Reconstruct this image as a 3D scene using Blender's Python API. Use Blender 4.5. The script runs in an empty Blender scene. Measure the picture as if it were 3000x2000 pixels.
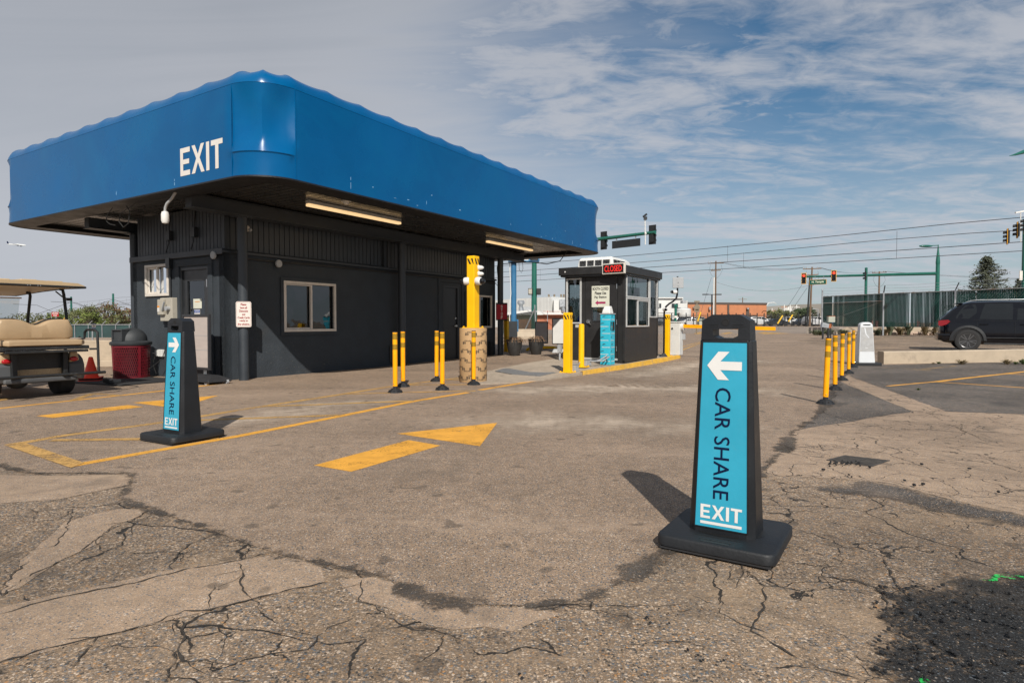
import bpy, bmesh, math, random
from mathutils import Vector, Matrix
from math import sin, cos, pi, radians, sqrt
random.seed(7)
sc = bpy.context.scene
COL = sc.collection

# ---------------------------------------------------------------- camera, sky, sun, exposure
FPX = 1790.0                      # focal length in photo pixels (photo 3000 wide)
CAMH = 1.05
PITCH = math.atan(55.0 / FPX)
cam = bpy.data.cameras.new('camera'); camo = bpy.data.objects.new('camera', cam); COL.objects.link(camo)
camo.location = (0, 0, CAMH); camo.rotation_euler = (pi/2 - PITCH, 0, 0)
cam.sensor_width = 36; cam.lens = 36 * FPX / 3000.0
cam.clip_start = 0.05; cam.clip_end = 9000
sc.camera = camo
SUN_EL = radians(38.5)
SUN_H = Vector((0.11, -0.994, 0)).normalized()       # horizontal direction towards the sun (behind the camera)
to_sun = SUN_H * cos(SUN_EL) + Vector((0, 0, sin(SUN_EL)))
sl = bpy.data.lights.new('sun', 'SUN'); sl.energy = 5.0; sl.angle = radians(0.55); sl.color = (1.0, 0.945, 0.86)
so = bpy.data.objects.new('sun', sl); COL.objects.link(so)
so.rotation_euler = to_sun.to_track_quat('Z', 'Y').to_euler()
sc.view_settings.view_transform = 'Standard'; sc.view_settings.look = 'None'
sc.view_settings.exposure = 0.0; sc.view_settings.gamma = 1.0

W = bpy.data.worlds.new('World'); sc.world = W; W.use_nodes = True
nt = W.node_tree; nt.nodes.clear()
def nd(t, typ, **kw):
    n = t.nodes.new(typ)
    for k, v in kw.items(): setattr(n, k, v)
    return n
def mth(t, op, a, b=None, c=None, clamp=False):
    n = t.nodes.new('ShaderNodeMath'); n.operation = op; n.use_clamp = clamp
    for i, x in enumerate((a, b, c)):
        if x is None: continue
        if isinstance(x, (int, float)): n.inputs[i].default_value = x
        else: t.links.new(x, n.inputs[i])
    return n.outputs[0]
def mapr(t, x, a, b, c=0.0, d=1.0, smooth=True):
    n = t.nodes.new('ShaderNodeMapRange'); n.interpolation_type = 'SMOOTHSTEP' if smooth else 'LINEAR'
    t.links.new(x, n.inputs[0])
    for i, q in enumerate((a, b, c, d)): n.inputs[i+1].default_value = q
    return n.outputs[0]
def mixc(t, f, a, b, mode='MIX'):
    n = t.nodes.new('ShaderNodeMix'); n.data_type = 'RGBA'; n.blend_type = mode; n.clamp_factor = True
    for i, x in ((0, f), (6, a), (7, b)):
        if isinstance(x, (int, float)): n.inputs[i].default_value = x
        elif isinstance(x, (tuple, list)): n.inputs[i].default_value = (*x[:3], 1)
        else: t.links.new(x, n.inputs[i])
    return n.outputs[2]
def noise(t, vec, scale, detail=4, rough=0.55, dist=0.0, lac=2.0):
    n = t.nodes.new('ShaderNodeTexNoise'); n.inputs['Scale'].default_value = scale
    n.inputs['Detail'].default_value = detail; n.inputs['Roughness'].default_value = rough
    n.inputs['Distortion'].default_value = dist; n.inputs['Lacunarity'].default_value = lac
    if vec is not None: t.links.new(vec, n.inputs['Vector'])
    return n.outputs['Fac']
def mapping(t, vec, scale=(1, 1, 1), rot=(0, 0, 0), loc=(0, 0, 0)):
    n = t.nodes.new('ShaderNodeMapping'); t.links.new(vec, n.inputs[0])
    n.inputs['Location'].default_value = loc; n.inputs['Rotation'].default_value = rot; n.inputs['Scale'].default_value = scale
    return n.outputs[0]

tc = nd(nt, 'ShaderNodeTexCoord').outputs['Generated']
sx = nd(nt, 'ShaderNodeSeparateXYZ'); nt.links.new(tc, sx.inputs[0])
dx, dy, dz = sx.outputs
zz = mth(nt, 'ADD', mth(nt, 'MAXIMUM', dz, 0.0), 0.13)
cb = nd(nt, 'ShaderNodeCombineXYZ')
nt.links.new(mth(nt, 'DIVIDE', dx, zz), cb.inputs[0]); nt.links.new(mth(nt, 'DIVIDE', dy, zz), cb.inputs[1])
pl = cb.outputs[0]
sky = nd(nt, 'ShaderNodeTexSky'); sky.sky_type = 'NISHITA'; sky.sun_disc = False
sky.sun_elevation = SUN_EL; sky.sun_rotation = math.atan2(SUN_H.x, SUN_H.y); sky.air_density = 1.3; sky.dust_density = 1.6; sky.altitude = 1300
skyc = mixc(nt, 1.0, sky.outputs[0], (0.40, 0.64, 0.76), 'MULTIPLY')
# wispy streaks (long axis roughly left-right, fanned), small puffs, and a broad veil on the left
st1 = mapping(nt, pl, (0.5, 1.7, 1), (0, 0, radians(28)))
n1 = noise(nt, st1, 1.15, 9, 0.60, 0.9)
n2 = noise(nt, mapping(nt, pl, (1, 1.5, 1), (0, 0, radians(-12)), (3, 1, 0)), 6.5, 7, 0.62, 0.5)
n3 = noise(nt, mapping(nt, pl, (0.35, 0.5, 1), (0, 0, 0.3), (8, 4, 2)), 1.0, 3, 0.5)
wis = mapr(nt, mth(nt, 'ADD', mth(nt, 'MULTIPLY', n1, 0.72), mth(nt, 'MULTIPLY', n2, 0.34)), 0.44, 0.66)
puf = mth(nt, 'MULTIPLY', mapr(nt, n2, 0.46, 0.66), mapr(nt, n3, 0.40, 0.60))
left = mapr(nt, mth(nt, 'ADD', mth(nt, 'DIVIDE', dx, mth(nt, 'MAXIMUM', dy, 0.15)), mth(nt, 'MULTIPLY', mth(nt, 'SUBTRACT', n1, 0.5), 0.9)), -0.28, 0.42, 1.0, 0.0)
hor = mapr(nt, dz, 0.0, 0.36, 0.66, 0.0)
cov = mth(nt, 'MAXIMUM', mth(nt, 'MAXIMUM', mth(nt, 'MULTIPLY', wis, 0.86), mth(nt, 'MULTIPLY', puf, 0.75)), mth(nt, 'MULTIPLY', left, 0.93))
cov = mth(nt, 'SUBTRACT', 1.0, mth(nt, 'MULTIPLY', mth(nt, 'SUBTRACT', 1.0, cov), mth(nt, 'SUBTRACT', 1.0, hor)))
ccol = mixc(nt, mapr(nt, mth(nt, 'ADD', mth(nt, 'MULTIPLY', n3, 0.6), mth(nt, 'MULTIPLY', n1, 0.5)), 0.35, 0.72), (2.7, 3.0, 3.45), (4.3, 4.4, 4.75))
glow = mth(nt, 'MULTIPLY', mapr(nt, mth(nt, 'DIVIDE', dx, mth(nt, 'MAXIMUM', dy, 0.15)), -0.75, -0.05), mapr(nt, dz, 0.55, 0.12, 0.35, 1.0))
glow = mth(nt, 'MAXIMUM', glow, mapr(nt, dz, 0.05, 0.50, 0.85, 0.15))
ccol = mixc(nt, glow, ccol, (5.3, 5.5, 6.0))
skyf = mixc(nt, cov, skyc, ccol)
bg = nd(nt, 'ShaderNodeBackground'); nt.links.new(skyf, bg.inputs[0]); bg.inputs[1].default_value = 0.10
wo = nd(nt, 'ShaderNodeOutputWorld'); nt.links.new(bg.outputs[0], wo.inputs[0])

# ---------------------------------------------------------------- ground height and measuring helpers
GX = [(-900, -.75), (-40, -.75), (-15, -.2), (-8, -.03), (-5, 0), (1, 0), (4, -.07), (9.5, -.07), (14, 0), (900, 0)]
GY = [(-60, 0), (14, 0), (20, .1), (30, .15), (60, .3), (110, .4), (200, .55), (1500, .9)]
def pw(T, x):
    for (a, fa), (b, fb) in zip(T, T[1:]):
        if x <= b: return fa + (fb - fa) * max(0, (x - a)) / (b - a)
    return T[-1][1]
def gz(x, y): return pw(GX, x) + pw(GY, y)
def ray(u, v):
    a = (u - 1500) / FPX; b = (v - 1000) / FPX
    return Vector((a, cos(PITCH) - b * sin(PITCH), -b * cos(PITCH) - sin(PITCH)))
def G(u, v, z=None):              # where a measured photo point lies on the ground (or on height z)
    r = ray(u, v)
    if z is not None:
        k = (z - CAMH) / r.z; return Vector((r.x * k, r.y * k, z))
    zz_ = 0.0
    for _ in range(12):
        k = (zz_ - CAMH) / r.z; zz_ = 0.5 * zz_ + 0.5 * gz(r.x * k, r.y * k)
    return Vector((r.x * k, r.y * k, zz_))
def D(u, v, d):                   # point at distance d (y) seen at u, v
    r = ray(u, v); k = d / r.y
    return Vector((r.x * k, d, CAMH + r.z * k))
ANG = math.atan2(.849, .528)
E1 = Vector((cos(ANG), sin(ANG), 0)); E2 = Vector((-sin(ANG), cos(ANG), 0))
def S(s, t, z=0.0): return E1 * s + E2 * t + Vector((0, 0, z))
def toST(p): return p.x * E1.x + p.y * E1.y, p.x * E2.x + p.y * E2.y

# ---------------------------------------------------------------- materials
MATS = {}
def mat(name, c, rough=.6, metal=0., var=.10, vs=4., bump=0., bs=60., spec=.5, emit=None, es=0., dirt=None, dirts=2., dirta=.5,
        coat=0., alpha=None, aniso=None):
    m = bpy.data.materials.new(name); m.use_nodes = True; t = m.node_tree
    b = t.nodes['Principled BSDF']; co = nd(t, 'ShaderNodeTexCoord').outputs['Object']
    if aniso: co = mapping(t, co, aniso)
    f = noise(t, co, vs, 5, .6)
    col = mixc(t, mapr(t, f, .3, .7), [x * (1 - var) for x in c], [min(1, x * (1 + var)) for x in c])
    if dirt:
        g = noise(t, co, dirts, 6, .68, .6)
        col = mixc(t, mapr(t, g, 1 - dirta - .18, 1 - dirta + .18), col, dirt)
    t.links.new(col, b.inputs['Base Color'])
    t.links.new(mapr(t, f, .25, .75, max(0, rough - .08), min(1, rough + .08)), b.inputs['Roughness'])
    b.inputs['Metallic'].default_value = metal; b.inputs['Specular IOR Level'].default_value = spec
    b.inputs['Coat Weight'].default_value = coat
    if emit: b.inputs['Emission Color'].default_value = (*emit, 1); b.inputs['Emission Strength'].default_value = es
    if bump:
        bn = nd(t, 'ShaderNodeBump'); bn.inputs['Strength'].default_value = min(1, bump); bn.inputs['Distance'].default_value = .01 * max(1, bump)
        t.links.new(noise(t, co, bs, 4, .6), bn.inputs['Height']); t.links.new(bn.outputs[0], b.inputs['Normal'])
    if alpha is not None:
        tr = nd(t, 'ShaderNodeBsdfTransparent'); ms = nd(t, 'ShaderNodeMixShader'); ms.inputs[0].default_value = alpha
        t.links.new(tr.outputs[0], ms.inputs[1]); t.links.new(b.outputs[0], ms.inputs[2])
        t.links.new(ms.outputs[0], t.nodes['Material Output'].inputs[0])
    MATS[name] = m; return m
def glassy(name, tint=(.8, .85, .85), dark=.5, rough=.02):
    """window glass: mirror-like by Fresnel, else a tinted see-through"""
    m = bpy.data.materials.new(name); m.use_nodes = True; t = m.node_tree; t.nodes.clear()
    tr = nd(t, 'ShaderNodeBsdfTransparent'); tr.inputs[0].default_value = (*[x * dark for x in tint], 1)
    gl = nd(t, 'ShaderNodeBsdfGlossy'); gl.inputs['Roughness'].default_value = rough; gl.inputs[0].default_value = (.9, .95, 1, 1)
    fr = nd(t, 'ShaderNodeFresnel'); fr.inputs[0].default_value = 1.9
    co = nd(t, 'ShaderNodeTexCoord').outputs['Object']
    bn = nd(t, 'ShaderNodeBump'); bn.inputs['Strength'].default_value = .25; bn.inputs['Distance'].default_value = .01
    t.links.new(noise(t, co, 2.2, 2, .5), bn.inputs['Height']); t.links.new(bn.outputs[0], gl.inputs['Normal'])
    ms = nd(t, 'ShaderNodeMixShader'); t.links.new(fr.outputs[0], ms.inputs[0])
    t.links.new(tr.outputs[0], ms.inputs[1]); t.links.new(gl.outputs[0], ms.inputs[2])
    o = nd(t, 'ShaderNodeOutputMaterial'); t.links.new(ms.outputs[0], o.inputs[0]); MATS[name] = m; return m

def asphalt(name, mortar, stones, scale=110., amt=.7, big=(.82, 1.18), dust=None, dusta=.45, dusts=(.5, 1.6), stain=None, staina=.4,
            crack=0., crs=1.4, crw=.012, crmask=.5, bump=.35, edge_noise=None, alpha_noise=None):
    m = bpy.data.materials.new(name); m.use_nodes = True; t = m.node_tree; b = t.nodes['Principled BSDF']
    co = nd(t, 'ShaderNodeTexCoord').outputs['Object']
    def vor(s, feat='F1'):
        v = nd(t, 'ShaderNodeTexVoronoi'); v.feature = feat; v.inputs['Scale'].default_value = s; t.links.new(co, v.inputs['Vector']); return v
    wn = nd(t, 'ShaderNodeTexNoise'); wn.inputs['Scale'].default_value = scale * 1.1; wn.inputs['Detail'].default_value = 2; t.links.new(co, wn.inputs['Vector'])
    wa = nd(t, 'ShaderNodeVectorMath', operation='MULTIPLY_ADD'); t.links.new(wn.outputs['Color'], wa.inputs[0]); wa.inputs[1].default_value = (1.1 / scale,) * 3; t.links.new(co, wa.inputs[2]); co0 = co; co = wa.outputs[0]
    v1 = vor(scale); v2 = vor(scale * 2.3); co = co0
    def ramp(v):
        s_ = nd(t, 'ShaderNodeSeparateColor'); t.links.new(v.outputs['Color'], s_.inputs[0])
        r = nd(t, 'ShaderNodeValToRGB'); r.color_ramp.interpolation = 'CONSTANT'
        while len(r.color_ramp.elements) < len(stones): r.color_ramp.elements.new(.5)
        for i, (p, c) in enumerate(stones): r.color_ramp.elements[i].position = p; r.color_ramp.elements[i].color = (*c, 1)
        t.links.new(s_.outputs[0], r.inputs[0]); return r.outputs[0], s_.outputs[1]
    c1, g1 = ramp(v1); c2, g2 = ramp(v2)
    f1 = mth(t, 'MULTIPLY', mapr(t, v1.outputs['Distance'], .36, .66, 1., 0.), mapr(t, g1, 1 - amt, 1 - amt + .02))
    f2 = mth(t, 'MULTIPLY', mapr(t, v2.outputs['Distance'], .42, .60, 1., 0.), mapr(t, g2, .35, .37, 0, .85))
    col = mixc(t, f2, mortar, c2); col = mixc(t, f1, col, c1)
    lo = noise(t, co, .55, 6, .6); hi = noise(t, co, 9., 5, .65)
    mul = mth(t, 'MULTIPLY', mapr(t, lo, .3, .7, *big), mapr(t, hi, .28, .72, .86, 1.14))
    vm = nd(t, 'ShaderNodeVectorMath', operation='SCALE'); t.links.new(col, vm.inputs[0]); t.links.new(mul, vm.inputs['Scale']); col = vm.outputs[0]
    if dust:
        dn = noise(t, mapping(t, co, (dusts[0], dusts[1], 1), (0, 0, radians(-8))), 1.0, 8, .68, .4)
        dn = mth(t, 'MULTIPLY', mapr(t, dn, .47, .70), dusta); col = mixc(t, mth(t, 'MULTIPLY', dn, mapr(t, hi, .3, .6, .6, 1.)), col, dust)
    if stain:
        sn = noise(t, mapping(t, co, (1, 1, 1), (0, 0, 0), (5, 9, 0)), 1.1, 8, .72, .7)
        col = mixc(t, mth(t, 'MULTIPLY', mapr(t, sn, .54, .68), staina), col, stain)
    sp = mapr(t, noise(t, mapping(t, co, (1, 1, 1), (0, 0, 0), (31, 17, 3)), 5.5, 1.5, .4), .70, .735)
    col = mixc(t, mth(t, 'MULTIPLY', sp, .45), col, (.05, .042, .035))
    hgt = mth(t, 'ADD', mth(t, 'MULTIPLY', f1, .5), mth(t, 'MULTIPLY', hi, .8))
    if crack:
        w1 = nd(t, 'ShaderNodeTexNoise'); w1.inputs['Scale'].default_value = 3.; w1.inputs['Detail'].default_value = 5; t.links.new(co, w1.inputs['Vector'])
        ad = nd(t, 'ShaderNodeVectorMath', operation='MULTIPLY_ADD'); t.links.new(w1.outputs['Color'], ad.inputs[0]); ad.inputs[1].default_value = (.35,) * 3; t.links.new(co, ad.inputs[2])
        tot = None
        for sc_, mk, wd in ((crs, .40, 1.0), (crs * 2.7, crmask, .6), (crs * 6.5, crmask + .07, .45)):
            ve = nd(t, 'ShaderNodeTexVoronoi'); ve.feature = 'DISTANCE_TO_EDGE'; ve.inputs['Scale'].default_value = sc_; t.links.new(ad.outputs[0], ve.inputs['Vector'])
            wv = mth(t, 'MULTIPLY', noise(t, co, 4., 4), crw * sc_ * wd * 2)
            e = mth(t, 'MULTIPLY', mth(t, 'SUBTRACT', 1.0, mth(t, 'DIVIDE', ve.outputs['Distance'], wv), clamp=True), mapr(t, noise(t, co, .8 + sc_ * .1, 4, .6), mk, mk + .08))
            tot = e if tot is None else mth(t, 'MAXIMUM', tot, e)
        tot = mapr(t, tot, .15, .6)
        col = mixc(t, mth(t, 'MULTIPLY', tot, crack), col, (.022, .02, .018))
        hgt = mth(t, 'SUBTRACT', hgt, mth(t, 'MULTIPLY', tot, 1.5))
    t.links.new(col, b.inputs['Base Color']); b.inputs['Roughness'].default_value = .88; b.inputs['Specular IOR Level'].default_value = .3
    bn = nd(t, 'ShaderNodeBump'); bn.inputs['Strength'].default_value = bump; bn.inputs['Distance'].default_value = .006
    t.links.new(hgt, bn.inputs['Height']); t.links.new(bn.outputs[0], b.inputs['Normal'])
    if alpha_noise:
        sc_, a_, w_ = alpha_noise
        an = mapr(t, noise(t, co, sc_, 7, .72), a_ - w_, a_ + w_)
        tr = nd(t, 'ShaderNodeBsdfTransparent'); ms = nd(t, 'ShaderNodeMixShader'); t.links.new(an, ms.inputs[0])
        t.links.new(tr.outputs[0], ms.inputs[1]); t.links.new(b.outputs[0], ms.inputs[2]); t.links.new(ms.outputs[0], t.nodes['Material Output'].inputs[0])
    MATS[name] = m; return m
def attr_fade(m, sc_=7., w_=.16, k=1.0, fine=0.):
    """sheet with ragged soft border: alpha = stored 'edge' distance broken up by noise"""
    t = m.node_tree; out = t.nodes['Material Output']; src = out.inputs[0].links[0].from_socket
    at = nd(t, 'ShaderNodeAttribute'); at.attribute_name = 'edge'; co = nd(t, 'ShaderNodeTexCoord').outputs['Object']
    f = mth(t, 'ADD', mth(t, 'MULTIPLY', at.outputs['Fac'], k), mth(t, 'MULTIPLY', mth(t, 'SUBTRACT', noise(t, co, sc_, 8, .75), .5), 1.7))
    a = mapr(t, f, .5 - w_, .5 + w_)
    if fine: a = mth(t, 'MULTIPLY', a, mapr(t, mth(t, 'ADD', mth(t, 'MULTIPLY', noise(t, co, 70., 3, .7), .6), mth(t, 'MULTIPLY', noise(t, co, 3.3, 5, .7), .4)), fine - .07, fine + .07, .25, 1.))
    tr = nd(t, 'ShaderNodeBsdfTransparent'); ms = nd(t, 'ShaderNodeMixShader'); t.links.new(a, ms.inputs[0])
    t.links.new(tr.outputs[0], ms.inputs[1]); t.links.new(src, ms.inputs[2]); t.links.new(ms.outputs[0], out.inputs[0])

# ---------------------------------------------------------------- mesh builder
_tc = {}
def text_geo(body, offset=0.0, shear=0.0):
    k = (body, offset, shear)
    if k in _tc: return _tc[k]
    cu = bpy.data.curves.new('txt', 'FONT'); cu.body = body; cu.offset = offset; cu.shear = shear; cu.resolution_u = 3; cu.fill_mode = 'FRONT'
    ob = bpy.data.objects.new('txt', cu); COL.objects.link(ob)
    dg = bpy.context.evaluated_depsgraph_get(); me = bpy.data.meshes.new_from_object(ob.evaluated_get(dg))
    V = [v.co.copy() for v in me.vertices]; F = [tuple(p.vertices) for p in me.polygons]
    x0 = min(v.x for v in V); x1 = max(v.x for v in V); y0 = min(v.y for v in V); y1 = max(v.y for v in V)
    V = [((v.x - x0) / (x1 - x0), (v.y - y0) / (y1 - y0)) for v in V]
    bpy.data.objects.remove(ob); bpy.data.curves.remove(cu); bpy.data.meshes.remove(me)
    _tc[k] = (V, F); return _tc[k]
class MB:
    def __init__(s, o=(0, 0, 0)):
        s.V = []; s.F = []; s.I = []; s.mi = 0; s.o = Vector(o); s.T = None
    def v(s, p):
        p = Vector(p)
        if s.T is not None: p = s.T @ p
        s.V.append(p - s.o); return len(s.V) - 1
    def f(s, ids): s.F.append(tuple(ids)); s.I.append(s.mi)
    def poly(s, pts): s.f([s.v(p) for p in pts]); return s
    def box(s, x0, x1, y0, y1, z0, z1):
        if x0 > x1: x0, x1 = x1, x0
        if y0 > y1: y0, y1 = y1, y0
        if z0 > z1: z0, z1 = z1, z0
        i = [s.v(p) for p in ((x0, y0, z0), (x1, y0, z0), (x1, y1, z0), (x0, y1, z0), (x0, y0, z1), (x1, y0, z1), (x1, y1, z1), (x0, y1, z1))]
        for q in ((3, 2, 1, 0), (4, 5, 6, 7), (0, 1, 5, 4), (1, 2, 6, 5), (2, 3, 7, 6), (3, 0, 4, 7)): s.f([i[k] for k in q])
        return s
    def cbox(s, c, d): return s.box(c[0]-d[0]/2, c[0]+d[0]/2, c[1]-d[1]/2, c[1]+d[1]/2, c[2]-d[2]/2, c[2]+d[2]/2)
    def bar(s, a, b, w, h=None, up=(0, 0, 1)):
        a = Vector(a); b = Vector(b); h = h or w; d = (b - a).normalized(); up = Vector(up)
        if abs(d.dot(up)) > .98: up = Vector((1, 0, 0))
        x = d.cross(up).normalized(); y = x.cross(d).normalized(); i = []
        for p in (a, b):
            for (m, n) in ((-1, -1), (1, -1), (1, 1), (-1, 1)): i.append(s.v(p + x * m * w / 2 + y * n * h / 2))
        for q in ((3, 2, 1, 0), (4, 5, 6, 7), (0, 1, 5, 4), (1, 2, 6, 5), (2, 3, 7, 6), (3, 0, 4, 7)): s.f([i[k] for k in q])
        return s
    def loft(s, rings, cap=True, closed=True):
        R = [[s.v(p) for p in r] for r in rings]; n = len(R[0])
        for a, b in zip(R, R[1:]):
            for k in range(n if closed else n - 1): s.f((a[k], a[(k+1) % n], b[(k+1) % n], b[k]))
        if cap: s.f(R[0][::-1]); s.f(R[-1])
        return s
    def cyl(s, a, b, r0, r1=None, n=14, cap=True):
        a = Vector(a); b = Vector(b); r1 = r0 if r1 is None else r1; d = (b - a).normalized()
        x = d.orthogonal().normalized(); y = d.cross(x)
        ring = lambda p, r: [p + (x * cos(2*pi*k/n) + y * sin(2*pi*k/n)) * r for k in range(n)]
        return s.loft([ring(a, r0), ring(b, r1)], cap)
    def tube(s, pts, r, n=10, cap=True):
        pts = [Vector(p) for p in pts]; rings = []; x = None
        for i, p in enumerate(pts):
            d = (pts[min(i+1, len(pts)-1)] - pts[max(i-1, 0)]).normalized()
            x = d.orthogonal().normalized() if x is None else (x - d * x.dot(d)).normalized()
            y = d.cross(x); rr = r[i] if isinstance(r, (list, tuple)) else r
            rings.append([p + (x * cos(2*pi*k/n) + y * sin(2*pi*k/n)) * rr for k in range(n)])
        return s.loft(rings, cap)
    def lathe(s, prof, c=(0, 0, 0), ax=(0, 0, 1), n=20, cap=True):
        c = Vector(c); d = Vector(ax).normalized(); x = d.orthogonal().normalized(); y = d.cross(x)
        return s.loft([[c + d * z + (x * cos(2*pi*k/n) + y * sin(2*pi*k/n)) * max(r, .0004) for k in range(n)] for r, z in prof], cap)
    def prism(s, pts, ax, a, b):
        def P(p, q):
            return {'x': (q, p[0], p[1]), 'y': (p[0], q, p[1]), 'z': (p[0], p[1], q)}[ax]
        return s.loft([[P(p, a) for p in pts], [P(p, b) for p in pts]])
    def sph(s, c, r, n=12, m=8, sc_=(1, 1, 1)):
        c = Vector(c); rings = []
        for j in range(m + 1):
            th = pi * j / m; rings.append([c + Vector((max(sin(th), .003) * cos(2*pi*k/n) * sc_[0], max(sin(th), .003) * sin(2*pi*k/n) * sc_[1], cos(th) * sc_[2])) * r for k in range(n)])
        return s.loft(rings)
    def text(s, body, c, x, z, w, h, offset=0.0, shear=0.0, lift=0.0):
        """flat lettering centred on c, x = reading direction, z = up, fitted to w x h"""
        x = Vector(x).normalized(); z = Vector(z).normalized(); nn = x.cross(z); V, F = text_geo(body, offset, shear); c = Vector(c) + nn * lift
        b = len(s.V)
        for (p, q) in V: s.v(c + x * (p - .5) * w + z * (q - .5) * h)
        for f_ in F: s.f([b + k for k in f_])
        return s
    def strokes(s, word, c, x, z, w, h, th=.2, lift=0.0):
        """bold block lettering for E X I T, as polygons"""
        x = Vector(x).normalized(); z = Vector(z).normalized(); nn = x.cross(z); c = Vector(c) + nn * lift
        L = {'E': (.78, [[(0, 0), (.3, 0), (.3, 1), (0, 1)], [(.3, .82), (1, .82), (1, 1), (.3, 1)], [(.3, .41), (.92, .41), (.92, .58), (.3, .58)], [(.3, 0), (1, 0), (1, .18), (.3, .18)]]),
             'X': (1., [[(0, 0), (.26, 0), (.5, .37), (.365, .52)], [(.365, .52), (.5, .37), (.635, .52), (.5, .66)], [(.5, .37), (.74, 0), (1, 0), (.635, .52)], [(.365, .52), (.5, .66), (.27, 1), (.015, 1)], [(.5, .66), (.635, .52), (.985, 1), (.73, 1)]]),
             'I': (.24, [[(0, 0), (1, 0), (1, 1), (0, 1)]]),
             'T': (.86, [[(0, .82), (1, .82), (1, 1), (0, 1)], [(.36, 0), (.64, 0), (.64, .82), (.36, .82)]])}
        gap = .13; tot = sum(L[ch][0] for ch in word) + gap * (len(word) - 1); u = 0
        for ch in word:
            wd, P = L[ch]
            for p in P: s.poly([c + x * ((u + a * wd) / tot - .5) * w + z * (b - .5) * h for a, b in p])
            u += wd + gap
        return s
    def build(s, name, mats, parent=None, smooth=False, bevel=0., seg=2, label=None, auto=None, **tagkw):
        me = bpy.data.meshes.new(name); me.from_pydata([tuple(v) for v in s.V], [], s.F)
        mats = mats if isinstance(mats, (list, tuple)) else [mats]
        for m in mats: me.materials.append(MATS[m] if isinstance(m, str) else m)
        me.polygons.foreach_set('material_index', s.I)
        me.validate(); me.update()
        bm = bmesh.new(); bm.from_mesh(me); bmesh.ops.recalc_face_normals(bm, faces=bm.faces); bm.to_mesh(me); bm.free()
        if smooth:
            me.polygons.foreach_set('use_smooth', [True] * len(me.polygons))
            try: me.set_sharp_from_angle(angle=radians(smooth if smooth is not True else 40))
            except Exception: pass
        o = bpy.data.objects.new(name, me); COL.objects.link(o)
        if bevel:
            bv = o.modifiers.new('bevel', 'BEVEL'); bv.width = bevel; bv.segments = seg; bv.limit_method = 'ANGLE'; bv.angle_limit = radians(35)
        if parent is None: o.location = s.o
        else: o.parent = parent
        if label: o['label'] = label
        for k, q in tagkw.items(): o[k] = q
        return o
def tag(o, label, cat, group=None, kind=None):
    if label: o['label'] = label
    if cat: o['category'] = cat
    if group: o['group'] = group
    if kind: o['kind'] = kind
    return o
def T(name, label, cat, loc=(0, 0, 0), rot=0., group=None):
    o = bpy.data.objects.new(name, None); COL.objects.link(o); o.empty_display_size = .2
    o.location = loc; o.rotation_euler = (0, 0, rot); return tag(o, label, cat, group)
def kids(o): return [c for c in bpy.data.objects if c.parent == o]
def dup(o, loc, label, rot=None, group=None, parent=None):
    c = o.copy(); COL.objects.link(c)
    if parent is None:
        c.location = loc
        if rot is not None: c.rotation_euler = (0, 0, rot)
        c['label'] = label
        if group: c['group'] = group
    else: c.parent = parent
    for k in kids(o): dup(k, None, None, parent=c)
    return c

# ---------------------------------------------------------------- ground
TAN = (.50, .36, .245); GRY = (.22, .185, .155); LGT = (.56, .48, .40); DRK = (.05, .052, .056); ORG = (.42, .22, .09); BLU = (.12, .135, .15)
ST_W = [(0.0, DRK), (.20, BLU), (.40, GRY), (.62, TAN), (.83, LGT), (.955, ORG)]
asphalt('asphalt_old', (.198, .139, .091), [(0.0, (.06, .055, .05)), (.18, BLU), (.34, GRY), (.52, (.42, .30, .20)), (.80, (.54, .43, .33)), (.955, ORG)], 95, .62, big=(.72, 1.25), dust=(.34, .24, .155), dusta=.7, dusts=(1.0, 1.5), stain=(.11, .086, .066), staina=.45, crack=.95, crs=.75, crw=.009, crmask=.47, bump=.6)
asphalt('asphalt_lane', (.285, .192, .122), [(0, DRK), (.28, BLU), (.5, GRY), (.75, TAN), (.93, LGT)], 140, .52, big=(.86, 1.12), dust=(.42, .31, .225), dusta=.55, dusts=(.22, .9), stain=(.15, .115, .085), staina=.38, bump=.28)
asphalt('asphalt_pale', (.335, .232, .152), [(0, BLU), (.3, GRY), (.6, TAN), (.9, LGT)], 140, .30, big=(.82, 1.14), dust=(.42, .31, .22), dusta=.5, stain=(.12, .10, .08), staina=.45, crack=.9, crs=1.0, crw=.008, crmask=.44, bump=.3)
asphalt('asphalt_dark', (.072, .060, .050), [(0, DRK), (.35, BLU), (.6, GRY), (.85, TAN)], 130, .45, big=(.7, 1.3), dust=(.17, .135, .105), dusta=.5, dusts=(.3, 1.6), stain=(.045, .042, .04), staina=.5, crack=.6, crs=.5, crw=.012, crmask=.62, bump=.3)
asphalt('asphalt_street', (.28, .215, .165), [(0, BLU), (.5, GRY), (.8, TAN)], 120, .3, big=(.9, 1.1), dust=(.30, .25, .2), dusta=.4, bump=.1)
asphalt('tar_seal', (.062, .049, .038), [(0, DRK), (.5, (.09, .075, .06)), (.86, GRY)], 130, .32, big=(.7, 1.5), dust=(.17, .125, .09), dusta=.7, dusts=(2, 3), bump=.4)
asphalt('tar_spill', (.022, .022, .022), [(0, (.010, .010, .011)), (.55, (.035, .034, .033)), (.84, BLU), (.93, GRY)], 130, .5, big=(.8, 1.3), dust=(.09, .075, .06), dusta=.5, dusts=(1.5, 2), bump=.4)
asphalt('concrete_flat', (.40, .325, .245), [(0, GRY), (.7, LGT)], 160, .12, big=(.88, 1.1), stain=(.27, .215, .16), staina=.5, bump=.1)
asphalt('asphalt_slab', (.36, .25, .165), [(0, BLU), (.3, GRY), (.6, TAN), (.9, LGT)], 140, .30, big=(.84, 1.12), dust=(.43, .31, .21), dusta=.5, stain=(.14, .11, .085), staina=.4, bump=.3)
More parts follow.
